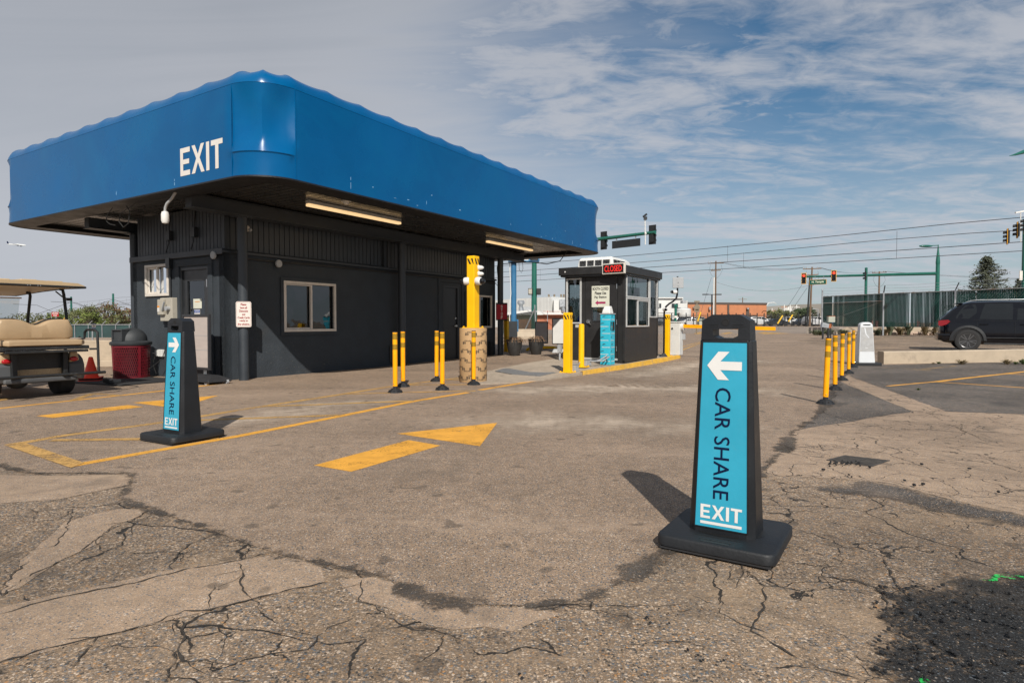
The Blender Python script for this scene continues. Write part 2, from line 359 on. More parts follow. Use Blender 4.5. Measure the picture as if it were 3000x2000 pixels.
asphalt('dark_film', (.075, .062, .052), [(0, DRK), (.35, BLU), (.6, GRY), (.85, TAN)], 120, .4, big=(.7, 1.3), dust=(.17, .13, .10), dusta=.6, dusts=(2, 2), bump=.3)
asphalt('dust_film', (.50, .39, .29), [(0, GRY), (.6, LGT)], 160, .2, big=(.9, 1.1), bump=.1)
asphalt('earth', (.30, .22, .165), [(0, TAN), (.6, GRY)], 60, .3, big=(.8, 1.15), bump=.3)
attr_fade(MATS['tar_spill'], 2.6, .14, 1., .46); attr_fade(MATS['tar_seal'], 7., .16, 1., .46); attr_fade(MATS['dark_film'], 4., .2, 1., .45); attr_fade(MATS['dust_film'], 2.2, .55, .62)
def paintmat(name, c, wear, sc_=26., w=.05):
    m = mat(name, c, .75, var=.10, vs=6, dirt=[x * .45 for x in c], dirts=18, dirta=.3); t = m.node_tree
    b = t.nodes['Principled BSDF']; co = nd(t, 'ShaderNodeTexCoord').outputs['Object']
    a = mapr(t, mth(t, 'ADD', mth(t, 'MULTIPLY', noise(t, co, sc_ * 3, 3, .7), .5), mth(t, 'MULTIPLY', noise(t, co, 2.4, 6, .7), .5)), wear - w, wear + w)
    tr = nd(t, 'ShaderNodeBsdfTransparent'); ms = nd(t, 'ShaderNodeMixShader'); t.links.new(a, ms.inputs[0])
    t.links.new(tr.outputs[0], ms.inputs[1]); t.links.new(b.outputs[0], ms.inputs[2]); t.links.new(ms.outputs[0], t.nodes['Material Output'].inputs[0])
paintmat('paint_yellow', (.72, .345, .042), .42)
paintmat('paint_yellow_worn', (.52, .30, .09), .455, 20, .08)
paintmat('paint_yellow_faint', (.46, .28, .10), .50, 16, .1)
paintmat('paint_white', (.62, .58, .52), .42)
paintmat('paint_green', (.02, .50, .09), .515, 9, .04)
mat('crack_fill', (.040, .032, .025), .95, var=.3, vs=30)

def bpx(): return [x for x, _ in GX[1:-1]], [y for y, _ in GY[1:-1]]
def flat_mesh(name, loops, off, matn, parent=None, thick=0):
    """flat pieces lying on the ground; cut along the ground's fold lines so that they follow it exactly"""
    from mathutils.geometry import delaunay_2d_cdt
    off *= .42
    vs = []; fs = []
    for L in loops:
        if sum(L[i-1][0] * L[i][1] - L[i][0] * L[i-1][1] for i in range(len(L))) < 0: L = L[::-1]
        b0 = len(vs); vs += [Vector((p[0], p[1])) for p in L]; fs.append(list(range(b0, b0 + len(L))))
    ov, oe, of, _, _, og = delaunay_2d_cdt(vs, [], fs, 1, 1e-5); of = [q for q, g_ in zip(of, og) if len(g_)]
    bm = bmesh.new(); bv = [bm.verts.new((p.x, p.y, 0)) for p in ov]
    for q in of:
        try: bm.faces.new([bv[i] for i in q])
        except ValueError: pass
    xs, ys = bpx()
    X0 = min(v.co.x for v in bm.verts); X1 = max(v.co.x for v in bm.verts); Y0 = min(v.co.y for v in bm.verts); Y1 = max(v.co.y for v in bm.verts)
    for x in xs:
        if X0 < x < X1: bmesh.ops.bisect_plane(bm, geom=bm.verts[:] + bm.edges[:] + bm.faces[:], plane_co=(x, 0, 0), plane_no=(1, 0, 0))
    for y in ys:
        if Y0 < y < Y1: bmesh.ops.bisect_plane(bm, geom=bm.verts[:] + bm.edges[:] + bm.faces[:], plane_co=(0, y, 0), plane_no=(0, 1, 0))
    for v in bm.verts: v.co.z = gz(v.co.x, v.co.y) + off
    bm.normal_update()
    for f in bm.faces:
        if f.normal.z < 0: f.normal_flip()
    me = bpy.data.meshes.new(name); bm.to_mesh(me); bm.free(); me.materials.append(MATS[matn])
    o = bpy.data.objects.new(name, me); COL.objects.link(o)
    if parent: o.parent = parent
    return o
def jag(pts, step, amp, closed=True, seed=1):
    R = random.Random(seed); out = []; n = len(pts)
    for i in range(n if closed else n - 1):
        a = Vector(pts[i][:2]); b = Vector(pts[(i+1) % n][:2]); L = (b - a).length
        if L > 60: out.append(a); continue
        k = max(1, int(L / step)); nrm = Vector((-(b - a).y, (b - a).x)).normalized()
        for j in range(k):
            w = 0 if j == 0 else amp * (R.random() - .5) * 2
            out.append(a.lerp(b, j / k) + nrm * w)
    if not closed: out.append(Vector(pts[-1][:2]))
    return out
def ribbon(pts, w, seed=0, var=0.):
    R = random.Random(seed); n = len(pts); Lf = []; Rt = []
    for i, p in enumerate(pts):
        a = pts[max(0, i-1)]; b = pts[min(n-1, i+1)]; d = (Vector(b[:2]) - Vector(a[:2])).normalized(); nn = Vector((-d.y, d.x))
        ww = w / 2 * (1 + var * (R.random() * 2 - 1)); 
        if var and (i == 0 or i == n - 1): ww *= .15
        Lf.append(Vector(p[:2]) + nn * ww); Rt.append(Vector(p[:2]) - nn * ww * (1 + var * (R.random() - .5)))
    return [[Lf[i], Lf[i+1], Rt[i+1], Rt[i]] for i in range(n - 1)]
def Gs(*uv): return [G(u, v) for u, v in uv]

def inpoly(x, y, P):
    c = False; n = len(P)
    for i in range(n):
        a = P[i]; b = P[i-1]
        if (a[1] > y) != (b[1] > y) and x < (b[0]-a[0]) * (y-a[1]) / (b[1]-a[1]) + a[0]: c = not c
    return c
def fade_sheet(name, P_, off, matn, cell, w):
    off *= .42; xs_ = [p[0] for p in P_]; ys_ = [p[1] for p in P_]; x0 = min(xs_) - w; x1 = max(xs_) + w; y0 = min(ys_) - w; y1 = max(ys_) + w
    nx_ = int((x1-x0)/cell) + 2; ny_ = int((y1-y0)/cell) + 2; V = []; A_ = []; n = len(P_)
    for j in range(ny_):
        for i in range(nx_):
            x = x0 + i*cell; y = y0 + j*cell; d = 1e9
            for k in range(n):
                a = P_[k]; b = P_[k-1]; ex = b[0]-a[0]; ey = b[1]-a[1]; q = max(0, min(1, ((x-a[0])*ex + (y-a[1])*ey) / max(1e-9, ex*ex+ey*ey)))
                d = min(d, math.hypot(x-a[0]-q*ex, y-a[1]-q*ey))
            if not inpoly(x, y, P_): d = -d
            V.append((x, y, gz(x, y) + off)); A_.append(max(-1, min(1.6, .5 + d / w)))
    F = []
    for j in range(ny_-1):
        for i in range(nx_-1):
            q = (j*nx_+i, j*nx_+i+1, (j+1)*nx_+i+1, (j+1)*nx_+i)
            if max(A_[k] for k in q) > -.45: F.append(q)
    me = bpy.data.meshes.new(name); me.from_pydata(V, [], F); at = me.attributes.new('edge', 'FLOAT', 'POINT'); at.data.foreach_set('value', A_)
    me.materials.append(MATS[matn]); o = bpy.data.objects.new(name, me); COL.objects.link(o); return o
# one big sheet to the horizon
xs = sorted(set([x for x, _ in GX] + list(range(-100, 101, 20)))); ys = sorted(set([y for y, _ in GY] + list(range(-40, 121, 20))))
V = [(x, y, gz(x, y)) for y in ys for x in xs]; nx = len(xs)
F = [(j*nx+i, j*nx+i+1, (j+1)*nx+i+1, (j+1)*nx+i) for j in range(len(ys)-1) for i in range(nx-1)]
me = bpy.data.meshes.new('ground'); me.from_pydata(V, [], F); me.materials.append(MATS['asphalt_old'])
o = bpy.data.objects.new('ground', me); COL.objects.link(o); tag(o, 'old cracked asphalt of the parking lot with coarse stones', None, kind='structure')

edgeA = [(-2600, 1340), (-700, 1355), (0, 1363), (84, 1387), (387, 1387), (390, 1405), (350, 1457), (361, 1473), (445, 1494), (523, 1520), (601, 1546), (654, 1567), (758, 1604), (837, 1630),
         (920, 1645), (1020, 1665), (1125, 1690), (1183, 1724), (1261, 1755), (1366, 1771), (1575, 1776), (1696, 1760), (1785, 1724), (1852, 1682), (1915, 1635), (2030, 1560), (2130, 1480),
         (2225, 1389), (2256, 1352), (2293, 1321), (2314, 1285), (2324, 1264), (2377, 1232), (2415, 1192), (2440, 1140), (2462, 1110), (2480, 1088), (2492, 1072)]
A = [G(*p) for p in edgeA]
Aj = jag(A, .16, .022, closed=False, seed=4)
lane = list(Aj) + [Vector((11.5, 21)), Vector((14, 30)), Vector((30, 46)), Vector((-60, 46)), Vector((-60, 18)), Vector((-30, 11))]
o = flat_mesh('lane_asphalt', [lane], .008, 'asphalt_lane'); tag(o, 'newer smooth brown grey asphalt of the exit lane', None, kind='structure')
E_ = Gs((2240, 1392), (2330, 1395), (2549, 1410), (2690, 1440), (2805, 1468), (3000, 1510), (3500, 1590), (3600, 1290), (3200, 1222), (3000, 1214), (2774, 1206), (2675, 1206), (2551, 1223), (2400, 1248), (2330, 1262), (2300, 1300))
o = flat_mesh('pavement_pale', [jag(E_, .2, .03, seed=5)], .004, 'asphalt_pale'); tag(o, 'pale alligator-cracked asphalt round the drain', None, kind='structure')
B_ = Gs((2345, 1258), (2551, 1223), (2675, 1206), (2570, 1163), (2480, 1126), (2450, 1112), (2425, 1180), (2385, 1225))
o = flat_mesh('pavement_dark', [jag(B_, .2, .02, seed=6)], .0052, 'asphalt_dark'); tag(o, 'dark worn triangle of asphalt beside the yellow posts', None, kind='structure')
S_ = Gs((2440, 1110), (2450, 1112), (2675, 1206), (2774, 1205), (2688, 1175), (2648, 1159), (2490, 1105), (2478, 1095))
o = flat_mesh('pavement_strip', [jag(S_, .2, .012, seed=8)], .0066, 'asphalt_pale'); tag(o, 'pale patched trench strip across the dark asphalt', None, kind='structure')
C_ = Gs((2492, 1070), (2482, 1092), (2500, 1105), (2648, 1159), (2688, 1175), (2774, 1205), (3000, 1213), (3600, 1250)) + [Vector((30, 9)), Vector((30, 15.9)), Vector((12, 15.95))]
o = flat_mesh('pavement_dark', [jag(C_, .25, .02, seed=9)], .0058, 'asphalt_dark'); tag(o, 'dark grey asphalt of the side bays in front of the low wall', None, kind='structure')
N_ = Gs((2382, 1431), (2575, 1415), (2785, 1470), (3000, 1516), (3100, 1560), (2785, 1512), (2640, 1462), (2480, 1445))
o = fade_sheet('pavement_patch', [p.xy for p in N_], .0105, 'dark_film', .06, .28); tag(o, 'dark tar patch along the edge of the pale asphalt', None, kind='structure')
P1 = Gs((-80, 1800), (157, 1742), (300, 1715), (471, 1674), (600, 1655), (696, 1643), (805, 1625), (880, 1640), (941, 1661), (952, 1703), (850, 1730), (743, 1755), (617, 1787), (445, 1829), (288, 1865), (0, 1938), (-150, 1960))
P2 = Gs((-120, 1390), (80, 1393), (387, 1392), (376, 1420), (293, 1438), (157, 1465), (0, 1475), (-150, 1470))
P3 = Gs((1090, 1690), (1180, 1728), (1260, 1760), (1366, 1776), (1480, 1780), (1575, 1782), (1650, 1800), (1500, 1850), (1250, 1830), (1060, 1760), (990, 1700))
P4 = Gs((190, 1530), (350, 1490), (430, 1500), (330, 1540), (290, 1590), (180, 1640), (60, 1720), (0, 1740), (60, 1640))
for k, (P_, st) in enumerate(((P1, .12), (P2, .12), (P3, .09), (P4, .1))):
    o = flat_mesh('pavement_pale', [jag(P_, st, .02, seed=20 + k)], .004, 'asphalt_slab')
    tag(o, ['pale smooth strip of old asphalt between two cracks', 'pale smooth asphalt beside the yellow box marking', 'pale dusty rim in front of the lane asphalt', 'pale broken asphalt slab at the left'][k], None, kind='structure')
# cracks
CR = [([(0, 1800), (120, 1765), (222, 1742), (420, 1702), (560, 1665), (700, 1643), (780, 1622)], .016),
      ([(0, 1940), (170, 1895), (290, 1866), (445, 1829), (540, 1790), (617, 1787), (743, 1755), (860, 1725), (960, 1707)], .018),
      ([(498, 1655), (520, 1625), (560, 1592), (620, 1570), (668, 1552)], .013), ([(696, 1650), (712, 1680), (706, 1715), (725, 1745), (740, 1757)], .016),
      ([(628, 1715), (612, 1745), (617, 1787)], .009), ([(435, 1494), (380, 1530), (320, 1552), (285, 1580), (240, 1612), (60, 1700), (0, 1750)], .012),
      ([(0, 1745), (30, 1690), (85, 1645)], .014), ([(0, 1483), (150, 1470), (290, 1437), (372, 1424)], .010), ([(62, 1490), (110, 1500), (95, 1530), (180, 1520), (215, 1490)], .010),
      ([(215, 1490), (190, 1560), (160, 1600), (60, 1620), (0, 1640)], .012), ([(300, 1540), (430, 1520), (440, 1505)], .008),
      ([(533, 1820), (540, 1860), (520, 1905), (535, 1940), (600, 1935), (680, 1950)], .018), ([(290, 1862), (230, 1930), (210, 1960)], .012), ([(520, 1905), (495, 1980), (480, 2000)], .014),
      ([(1060, 1700), (1062, 1730), (1050, 1765), (1100, 1775), (1130, 1810)], .012), ([(1130, 1810), (1230, 1850), (1300, 1840)], .012), ([(1040, 1810), (960, 1840), (900, 1905), (780, 1920)], .012),
      ([(1560, 1790), (1700, 1770), (1860, 1778), (2000, 1772)], .008), ([(1800, 1890), (1980, 1880), (2080, 1900)], .007),
      ([(2160, 1650), (2240, 1720), (2235, 1790), (2200, 1850), (2290, 1900), (2400, 1960), (2560, 2000)], .016), ([(2420, 1690), (2520, 1705), (2590, 1745), (2600, 1775)], .018), ([(2590, 1745), (2640, 1730), (2610, 1680), (2590, 1640), (2620, 1610), (2700, 1600)], .014),
      ([(2440, 1690), (2560, 1720), (2620, 1760)], .010), ([(2130, 1700), (2150, 1640), (2330, 1600), (2480, 1650)], .010), ([(2790, 1640), (2830, 1680), (2900, 1690)], .012),
      ([(2508, 1392), (2545, 1408), (2620, 1420), (2790, 1465)], .012), ([(2480, 1232), (2560, 1245), (2640, 1262), (2760, 1262)], .010), ([(2720, 1210), (2760, 1232), (2840, 1238), (2960, 1250)], .012), ([(2820, 1240), (2815, 1262), (2900, 1290), (3000, 1300)], .012),
      ([(2600, 1315), (2560, 1332), (2480, 1312), (2430, 1300)], .010), ([(2700, 1345), (2860, 1375), (2990, 1400)], .010), ([(2880, 1338), (2920, 1360), (3000, 1385)], .014), ([(2740, 1205), (2700, 1225), (2800, 1250), (2890, 1295)], .010),
      ([(2398, 1300), (2410, 1320), (2500, 1305)], .009), ([(2560, 1240), (2600, 1262), (2700, 1260), (2810, 1252)], .009), ([(2610, 1340), (2760, 1350), (2840, 1368)], .008)]
loops = []
for k, (pts, w) in enumerate(CR):
    P_ = jag([G(*p) for p in pts], .028, .009, closed=False, seed=100 + k); loops += ribbon(P_, w * .36, k, .8)
    R = random.Random(k)
    for _ in range(max(1, len(P_) // 22)):                # side branches
        i = R.randrange(len(P_)); a = P_[i]; an = R.random() * 6.28; q = [a]
        for j in range(R.randint(3, 8)): an += R.uniform(-.5, .5); q.append(q[-1] + Vector((cos(an), sin(an))) * .035)
        loops += ribbon(q, w * .2, k, .6)
o = flat_mesh('pavement_cracks', loops, .0115, 'crack_fill'); tag(o, 'dark branching cracks in the old asphalt', None, kind='structure')

def path_fade(name, runs, off, matn, cell, w):
    segs = []
    for pts, wd, sd in runs:
        wd *= .62
        R_ = random.Random(sd); ws = []; cur = wd * R_.uniform(.5, 1)
        for p in pts: cur = max(wd*.15, min(wd*1.25, cur + R_.uniform(-.6, .6) * wd)); ws.append(cur)
        segs += [(pts[i], pts[i+1], ws[i], ws[i+1]) for i in range(len(pts)-1)]
    D_ = {}; off *= .42
    for a, b, wa, wb in segs:
        m = max(wa, wb) + w; 
        for i in range(int((min(a.x, b.x)-m)//cell), int((max(a.x, b.x)+m)//cell)+2):
            for j in range(int((min(a.y, b.y)-m)//cell), int((max(a.y, b.y)+m)//cell)+2):
                x, y = i*cell, j*cell; e = b - a; L2 = max(1e-9, e.length_squared); q = max(0, min(1, ((x-a.x)*e.x + (y-a.y)*e.y)/L2)); d = math.hypot(x-a.x-q*e.x, y-a.y-q*e.y); v = .5 + ((wa + (wb-wa)*q)/2 - d)/w
                if v > D_.get((i, j), -1): D_[(i, j)] = v
    idx = {}; V = []; A_ = []
    for (i, j), v in D_.items(): idx[(i, j)] = len(V); V.append((i*cell, j*cell, gz(i*cell, j*cell) + off)); A_.append(max(-1, min(1.6, v)))
    F = [(idx[(i, j)], idx[(i+1, j)], idx[(i+1, j+1)], idx[(i, j+1)]) for (i, j) in D_ if (i+1, j) in D_ and (i+1, j+1) in D_ and (i, j+1) in D_]
    me = bpy.data.meshes.new(name); me.from_pydata(V, [], F); at = me.attributes.new('edge', 'FLOAT', 'POINT'); at.data.foreach_set('value', A_)
    me.materials.append(MATS[matn]); o = bpy.data.objects.new(name, me); COL.objects.link(o); return o
def ep(a, b, off=0.):
    pts = [G(*p).xy for p in edgeA[a:b]]; out = []
    for i in range(len(pts)-1):
        k = max(1, int((pts[i+1]-pts[i]).length / .18)); out += [pts[i].lerp(pts[i+1], j/k) for j in range(k)]
    return out + [pts[-1]]
runs = [(ep(2, 15), .05, 1), (ep(7, 11), .10, 2), (ep(13, 16), .13, 3), (ep(15, 20), .09, 4), (ep(17, 20), .12, 5), (ep(20, 24), .05, 6), (ep(22, 28), .13, 7), (ep(23, 26), .16, 8), (ep(27, 34), .16, 9), (ep(29, 31), .30, 10), (ep(33, 37), .24, 11), (ep(1, 5), .09, 12)]
o = path_fade('pavement_seal', runs, .0105, 'tar_seal', .035, .17); tag(o, 'dark tar seal along the edge of the lane asphalt', None, kind='structure')
TS = Gs((3150, 1700), (2889, 1700), (2811, 1690), (2748, 1712), (2628, 1748), (2600, 1790), (2560, 1850), (2590, 1900), (2620, 1954), (2680, 2010), (2800, 2110), (3300, 2100))
o = fade_sheet('tar_spill', [p[:2] for p in TS], .013, 'tar_spill', .05, .48); tag(o, 'black spilled tar on the asphalt at the right front', None, kind='structure')
for k, (a, lb) in enumerate((([(560, 1245), (720, 1200), (900, 1175), (1120, 1165), (1230, 1168), (1020, 1205), (860, 1232), (640, 1262)], 'pale dust inside the striped island marking'),
            ([(1350, 1140), (1700, 1122), (2050, 1128), (2350, 1140), (2300, 1160), (1900, 1150), (1500, 1165)], 'pale dust swept across the exit lane'),
            ([(1250, 1235), (1600, 1205), (2000, 1232), (2250, 1262), (1900, 1270), (1500, 1268)], 'pale dust trail across the exit lane'),
            ([(1780, 1095), (1950, 1062), (2180, 1050), (2300, 1060), (2100, 1080), (1850, 1120)], 'pale dust along the booth island'))):
    o = fade_sheet('dust', [p[:2] for p in Gs(*a)], .0105, 'dust_film', .16, .9); tag(o, lb, None, kind='structure')

# painted markings
LW = .105
def line(a, b, w=LW, seed=0):
    P_ = [G(*a)[:2], G(*b)[:2]] if isinstance(a, tuple) else [a, b]
    P_ = jag(P_, .5, .006, closed=False, seed=seed); return ribbon(P_, w)
mk = lambda nm, loops, m, lb, off=.0125: tag(flat_mesh(nm, loops, off, m), lb, None, kind='structure')
mk('lane_marking', line((200, 1367), (700, 1278)) + line((700, 1278), (987, 1221.6)) + line((987, 1221.6), (1213, 1175.7)) + line((1213, 1175.7), (1372, 1150)) + line((1405, 1143), (1580, 1114)), 'paint_yellow', 'yellow edge line of the striped island')
mk('lane_marking', line((45, 1302), (184, 1277)) + line((184, 1277), (491, 1236)) + line((491, 1236), (700, 1202)) + line((700, 1202), (987, 1157.7)) + line((987, 1157.7), (1148, 1132)) + line((1148, 1132), (1347, 1107)), 'paint_yellow_worn', 'yellow inner line of the striped island')
mk('lane_marking', line((149, 1291), (640, 1285)) + line((500, 1235), (998, 1217)) + line((769, 1191), (907, 1187)) + line((907, 1187), (1213, 1175)) + line((1000, 1155), (1394, 1145.5)) + line((1194, 1128), (1385, 1127)) + line((1301, 1113), (1592, 1112)), 'paint_yellow_worn', 'worn yellow slanting stripes inside the island', .0165)
mk('lane_marking', [Gs((10, 1305), (64, 1296), (247, 1358), (208, 1373))], 'paint_yellow_worn', 'broad worn yellow end bar of the striped island', .0205)
mk('lane_marking', line((-300, 1236), (0, 1196.7)) + line((0, 1196.7), (351, 1159)) + line((351, 1159), (494, 1143.4)) + line((494, 1143.4), (673, 1121)), 'paint_yellow', 'yellow line along the drive-up lane')
mk('lane_marking', line((213, 1174), (272, 1153.5), .10) + line((278, 1153.5), (353, 1159.5)) + [Gs((-40, 1182), (38, 1169), (30, 1166), (-60, 1172))], 'paint_yellow_worn', 'yellow slanting stripe beside the golf cart', .0165)
mk('lane_arrow', [Gs((920, 1364), (1029, 1383), (1291, 1306), (1197, 1290)), Gs((1163, 1271), (1406, 1308), (1457, 1239))], 'paint_yellow', 'big yellow arrow painted on the exit lane')
mk('lane_arrow', [Gs((107, 1219), (155, 1225), (420, 1192.5), (375, 1187)), Gs((390, 1180), (520, 1197), (640, 1159))], 'paint_yellow', 'yellow arrow painted on the drive-up lane')
mk('lane_marking', line((2600, 1131), (2747, 1117.6), .08) + line((2747, 1117.6), (2849, 1105.5), .11) + line((2849, 1105.5), (3200, 1065), .11) + line((2747, 1119), (3150, 1146), .09) + line((2950, 1095), (3150, 1105), .08), 'paint_yellow', 'yellow bay lines on the dark asphalt at the right', .0085)
mk('lane_marking', line((2581, 1076), (2728, 1085), .08) + line((2700, 1082), (2800, 1072), .08), 'paint_yellow_faint', 'faint yellow line near the low wall', .0085)
mk('lane_marking', line((1989, 1029), (2069, 998), .12) + line((1990, 1018), (2050, 1002), .1) + [Gs((2031, 977), (2045, 980), (2070, 973), (2050, 972)), Gs((2215, 974), (2240, 979), (2318, 977), (2240, 972)), Gs((2110, 977), (2125, 979), (2150, 974), (2135, 973))], 'paint_yellow_worn', 'worn yellow arrows near the street')
mk('spray_mark', [jag(Gs((2862, 1702), (2930, 1684), (3000, 1692), (3080, 1700), (3000, 1702), (2935, 1693), (2900, 1706)), .03, .02, seed=3), jag(Gs((2700, 1985), (2730, 2002), (2700, 2010), (2690, 1995)), .03, .01, seed=5)], 'paint_green', 'bright green spray paint strokes on the tar', .018)
# street and concrete edges
o = flat_mesh('street', [[Vector((-90, 46)), Vector((90, 46)), Vector((160, 100)), Vector((-160, 100))]], .012, 'asphalt_street'); tag(o, 'wide street running past the lot', None, kind='structure')
mk('road_marking', [ribbon([Vector((-40, y)), Vector((120, y))], .3)[0] for y in (58., 62.5, 80.)], 'paint_white', 'white lane lines of the street', .03)

# concrete island under the booth, rising from a flush tip
IT = [(1395, 1130), (1450, 1131), (1500, 1131), (1590, 1117), (1660, 1101)]
isl = MB()
tipp = [G(u, v) for u, v in IT] 
outl = [(toST(p), .022) for p in tipp]
P_ = [((8.35, 5.98), .02), ((8.9, 5.56), .02), ((9.7, 5.32), .022), ((10.9, 5.30), .05), ((11.9, 5.30), .085), ((14, 5.30), .10), ((17.9, 5.30), .10), ((18.15, 5.40), .10), ((18.25, 5.7), .10),
      ((18.25, 7.1), .10), ((18.0, 7.35), .10), ((14, 7.35), .10), ((12.6, 7.35), .09), ((11.2, 7.30), .05), ((10.2, 7.1), .03), ((9.1, 6.5), .02)]
rim = []; bot = []
for (s_, t_), h in P_:
    p = S(s_, t_); g = gz(p.x, p.y); rim.append(isl.v((p.x, p.y, g + h))); bot.append(isl.v((p.x, p.y, g - .1)))
c_ids = []
for s_ in (9.6, 11.4, 13.5, 16, 17.6):
    p = S(s_, 6.25 if s_ > 10 else 6.1); c_ids.append(isl.v((p.x, p.y, gz(p.x, p.y) + pw([(8, .02), (10, .03), (11.5, .08), (12.6, .10), (20, .10)], s_))))
n = len(rim)
near = lambda i: min(range(5), key=lambda k: abs((9.6, 11.4, 13.5, 16, 17.6)[k] - P_[i][0][0]))
for i in range(n):
    j = (i + 1) % n; isl.f((bot[i], bot[j], rim[j], rim[i])); a, b = near(i), near(j)
    isl.f((rim[i], rim[j], c_ids[b], c_ids[a])) if a != b else isl.f((rim[i], rim[j], c_ids[a]))
o = isl.build('pavement_island', 'concrete_flat'); tag(o, 'concrete island carrying the booth and bollards', None, kind='structure')
mat('curb_paint', (.74, .42, .05), .7, var=.12, vs=8, dirt=(.38, .30, .20), dirts=5, dirta=.34)
cb_ = MB(); kk = [((11.2, 5.30), .075), ((11.9, 5.30), .085), ((14, 5.30), .10), ((17.9, 5.30), .10), ((18.15, 5.40), .10), ((18.25, 5.7), .10), ((18.25, 7.1), .10)]
for (a, ha), (b, hb) in zip(kk, kk[1:]):
    pa, pb = S(*a), S(*b); d = (pb - pa).normalized(); nn = Vector((d.y, -d.x, 0)); q = []
    for p, h in ((pa, ha), (pb, hb)):
        g = gz(p.x, p.y); q.append([p - nn * .06 + Vector((0, 0, g + h + .004)), p + nn * .012 + Vector((0, 0, g + h + .004)), p + nn * .018 + Vector((0, 0, g - .02))])
    for i in range(2): cb_.poly([q[0][i], q[1][i], q[1][i+1], q[0][i+1]])
o = cb_.build('curb', 'curb_paint'); tag(o, 'yellow painted curb edge of the booth island', None, kind='structure')
mat('steel_plate', (.27, .27, .27), .55, metal=.5, var=.25, vs=30, bump=.8, bs=90)
pp = Gs((1450, 1094), (1478, 1086), (1540, 1089), (1632, 1099), (1580, 1108), (1500, 1103))
mb = MB(); mb.loft([[p + Vector((0, 0, .01)) for p in pp], [p + Vector((0, 0, .056)) for p in pp]]); o = mb.build('steel_cover_plate', 'steel_plate'); tag(o, 'grey patterned steel plate set in the concrete island', 'cover plate')

# ---------------------------------------------------------------- exit building with its blue canopy
mat('stucco', (.036, .0445, .054), .82, var=.14, vs=3, bump=1.0, bs=45, spec=.4, dirt=(.045, .042, .038), dirts=1.6, dirta=.28)
mat('siding_paint', (.034, .041, .050), .5, var=.12, vs=3, bump=.2, bs=14, spec=.5)
mat('dark_metal', (.024, .026, .029), .42, var=.15, vs=5, bump=.1, bs=20)
mat('soffit_paint', (.040, .040, .040), .28, var=.2, vs=2.5, bump=.5, bs=3, spec=.65)
mat('black_flashing', (.008, .008, .009), .5, var=.2)
mat('canopy_blue', (.0, .086, .242), .28, var=.09, vs=.5, bump=.35, bs=.8, spec=.2, dirt=(.0, .100, .255), dirts=.8, dirta=.4)
mat('scratch', (.25, .45, .65), .5)
mat('sign_white', (.66, .62, .57), .55, var=.03)
mat('window_frame', (.62, .57, .51), .6, var=.06, vs=8, dirt=(.42, .35, .28), dirts=9, dirta=.25)
mat('white_alu', (.55, .55, .54), .4, metal=.25, var=.05)
mat('room_dark', (.03, .03, .032), .8); mat('room_light', (.20, .19, .18), .8)
glassy('glass', dark=.78); glassy('glass_dark', dark=.38)
mat('steel', (.62, .62, .62), .3, metal=1., var=.05)
mat('white_plastic', (.68, .67, .64), .4, var=.04)
mat('black_gloss', (.006, .006, .008), .06)
mat('black_rubber', (.018, .018, .02), .7, var=.2)
mat('tube_glow', (.9, .8, .6), .5, emit=(1., .66, .32), es=.85)
mat('grey_box', (.34, .35, .36), .5, var=.06, dirt=(.2, .18, .16), dirts=6, dirta=.3)

O = (10.5, 11.9, 0.0)
bld = T('exit_building', 'dark stucco exit building under a long bright blue canopy lettered EXIT', 'building', S(*O[:2], 0), ANG)
S0, S1, T0, T1 = 6.63, 15.5, 10.24, 13.36
ZB = 2.36
def wall(b, fixed, ax, a0, a1, z0, z1, holes, th, out):
    """wall slab with clean openings; ax 's' = runs along s at t=fixed, 't' = runs along t at s=fixed; out = outward sign"""
    us = sorted(set([a0, a1] + [h[0] for h in holes] + [h[1] for h in holes])); zs = sorted(set([z0, z1] + [h[2] for h in holes] + [h[3] for h in holes]))
    P = (lambda u, d, z: (u, fixed + out * d, z)) if ax == 's' else (lambda u, d, z: (fixed + out * d, u, z))
    for i in range(len(us)-1):
        for j in range(len(zs)-1):
            cx, cz = (us[i]+us[i+1])/2, (zs[j]+zs[j+1])/2
            if any(h[0] < cx < h[1] and h[2] < cz < h[3] for h in holes): continue
            for d in (0, -th): b.poly([P(us[i], d, zs[j]), P(us[i+1], d, zs[j]), P(us[i+1], d, zs[j+1]), P(us[i], d, zs[j+1])])
    for h in holes + [(a0, a1, z0, z1)]:
        for (q, r) in (((h[0], h[2]), (h[1], h[2])), ((h[1], h[2]), (h[1], h[3])), ((h[1], h[3]), (h[0], h[3])), ((h[0], h[3]), (h[0], h[2]))):
            b.poly([P(q[0], 0, q[1]), P(r[0], 0, r[1]), P(r[0], -th, r[1]), P(q[0], -th, q[1])])
hr = [(7.94, 9.17, .92, 1.83), (12.96, 13.66, .0, 2.05), (14.06, 15.24, .95, 1.80)]
hf = [(12.06, 12.80, 1.63, 2.15), (10.72, 11.62, .0, 2.09)]
b = MB(O)
wall(b, T0, 's', S0, S1, -.3, ZB, hr, .14, -1); wall(b, S0, 't', T0, T1, -.3, ZB, hf, .14, -1)
wall(b, T1, 's', S0, S1, -.3, ZB, [], .14, 1); wall(b, S1, 't', T0, T1, -.3, ZB, [], .14, 1)
b.build('wall', 'stucco', bld)
# inside: floor, ceiling, partition
b = MB(O); b.box(S0+.15, S1-.15, T0+.15, T1-.15, -.05, .02); b.box(S0+.15, S1-.15, T0+.15, T1-.15, 2.34, 2.36); b.box(11.9, 12.0, T0+.15, T1-.15, .02, 2.34)
b.build('interior', 'room_light', bld)
